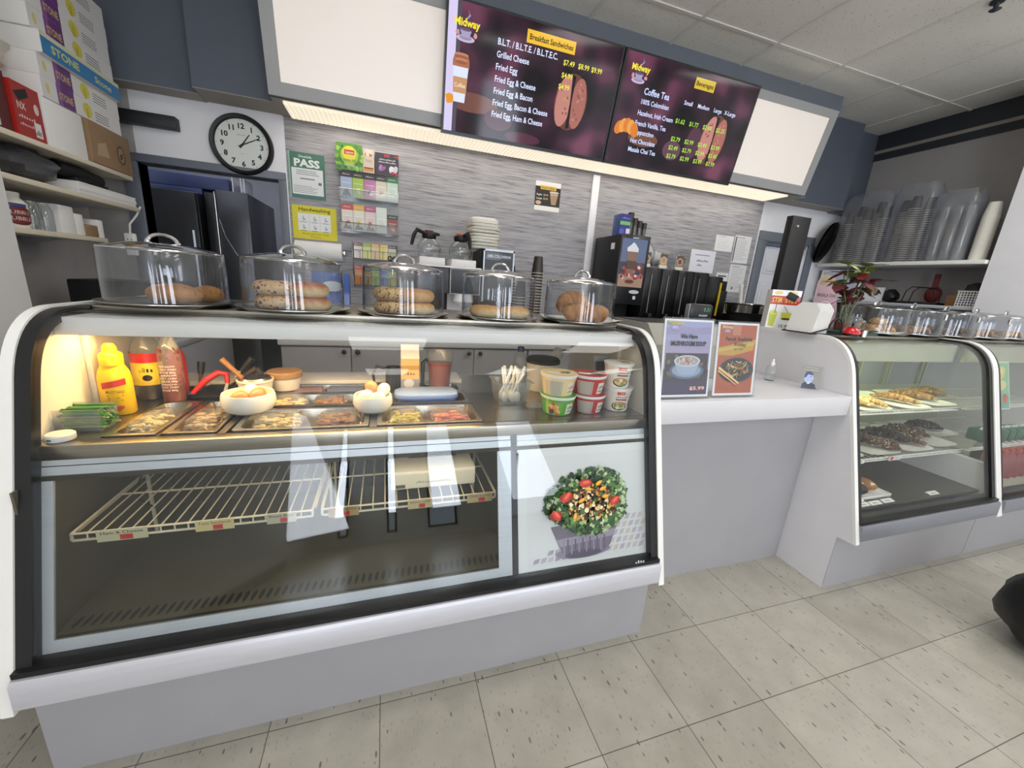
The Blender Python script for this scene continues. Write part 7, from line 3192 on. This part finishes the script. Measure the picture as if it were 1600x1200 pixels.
t = thing('white_basket', 'white lattice basket with dark contents next to the right pillar', 'basket', (4.72, .92, EZ))
b = MB('white_plastic')
for i in range(8):
    y = .86 + .017 * i
    b.box(4.655, 4.66, y, y + .006, EZ + .0005, EZ + .12)
for k in range(7):
    zz_ = EZ + .001 + .0185 * k
    b.box(4.654, 4.661, .86, .985, zz_, zz_ + .006)
b.box(4.66, 4.80, .979, .985, EZ + .0005, EZ + .12)
b.box(4.66, 4.80, .86, .866, EZ + .0005, EZ + .12)
b.box(4.65, 4.80, .855, .99, EZ + .115, EZ + .122)
b.build('lattice', t)
b = MB('charcoal')
b.ball((4.72, .92, EZ + .135), (.06, .055, .05), 14, nz=.3)
b.m = 'pack_blue'
b.box(4.67, 4.75, .88, .96, EZ + .02, EZ + .08, .01)
b.build('contents', t)

# ------------------------------------------------------------------ odds and ends
t = thing('black_bag', 'black bag on the floor cut by the right edge of the photo', 'bag', (2.87, -.48, 0))
b = MB('bag_black')
b.ball((2.87, -.48, .165), (.2, .19, .167), 24, nz=.1, seed=3)
b.build('bag_body', t)
b = MB('charcoal')
b.tube([(2.79, -.37, .2), (2.77, -.345, .205), (2.755, -.33, .19)], [.022, .022, .014], 10)
b.build('strap_end', t)
b = MB('dark_trim')
b.lathe([(0, HC - .001), (.03, HC - .001), (.03, HC - .008), (.012, HC - .012), (.01, HC - .035), (.025, HC - .04), (.006, HC - .05), (0, HC - .05)], (3.46, .68, 0), 16)
solo(b, 'ceiling_sprinkler', 'dark sprinkler head on the ceiling at the top right', 'sprinkler', (3.46, .68, HC - .05))

# ------------------------------------------------------------------ light
for i, (x0, y0) in enumerate(LAMPS):
    t = thing('ceiling_light', 'recessed ceiling light panel' + (' nearest the counter and the left wall', ' nearest the counter in the middle', ' nearest the counter and the right wall', ' nearest the windows at the left', ' nearest the windows in the middle', ' nearest the windows at the right')[i], 'ceiling light', (x0 + .3, y0 + .6, HC - .012), 'ceiling light panels')
    b = MB('tbar')
    for q in ((x0, x0 + .59, y0, y0 + .02), (x0, x0 + .59, y0 + 1.17, y0 + 1.19), (x0, x0 + .02, y0, y0 + 1.19), (x0 + .57, x0 + .59, y0, y0 + 1.19)):
        b.box(q[0], q[1], q[2], q[3], HC - .012, HC - .001)
    b.build('frame', t)
    b = MB('ceiling_lamp')
    b.box(x0 + .02, x0 + .57, y0 + .02, y0 + 1.17, HC - .009, HC - .002)
    b.build('diffuser', t)


def area(name, loc, rot, sx, sy, power, col, spread=PI):
    l = bpy.data.lights.new(name, 'AREA')
    l.shape = 'RECTANGLE'
    l.size, l.size_y = sx, sy
    l.energy = power
    l.color = lin(col)
    l.spread = spread
    o = bpy.data.objects.new(name, l)
    o.location = loc
    o.rotation_euler = rot
    COL.objects.link(o)
    return o


for i, (x0, y0) in enumerate(LAMPS):
    area('ceiling_lamp_light', (x0 + .295, y0 + .595, HC - .02), (0, 0, 0), .55, 1.15, P_CEIL, '#fff8ee')
area('left_window_daylight', (-.95, -5.5, 1.4), (0, -PI / 2 - .35, .35), 2.3, 1.7, P_LEFT, '#eef3ff')
for i, w in enumerate(wx):
    area('window_daylight', ((w[0] + w[1]) / 2, -6.46, 1.42), (PI / 2 + .6, 0, 0), w[1] - w[0] - .06, 2.2, P_WIN * (w[1] - w[0]), '#eaf1ff')
area('under_sign_light', (1.73, 1.94, 2.178), (0, 0, 0), 3.8, .2, P_SIGN, '#fff6ea')
area('deli_case_light', (.12, .345, 1.094), (math.radians(-12), 0, 0), 1.1, .03, P_DELI, '#ffd18a')
area('deli_shelf_light', (.13, .16, .768), (0, 0, 0), 1.1, .04, P_LOW, '#ffe2b0')
area('pastry_case_light', ((E0 + E1) / 2, .34, TOPZ - .088), (0, 0, 0), 1.0, .03, P_PAST, '#f0ffc8')
area('kitchen_light', (-.9, 2.75, 2.5), (0, 0, 0), .5, .5, 9, '#f2f3ff')
area('passage_light', (4.3, 2.7, 2.5), (0, 0, 0), .4, .4, 14, '#eef0ff')

w = bpy.data.worlds.new('world')
S.world = w
w.use_nodes = True
bgn = w.node_tree.nodes['Background']
bgn.inputs[0].default_value = (.72, .82, 1.0, 1)
bgn.inputs[1].default_value = 1.0
S.view_settings.view_transform = 'Standard'
S.view_settings.look = 'None'
S.view_settings.gamma = 1
S.view_settings.use_curve_mapping = False
S.view_settings.exposure = EXPO
S.cycles.transparent_max_bounces = 48
S.cycles.max_bounces = 8
S.cycles.sample_clamp_indirect = 6
S.cycles.caustics_reflective = False
S.cycles.caustics_refractive = False
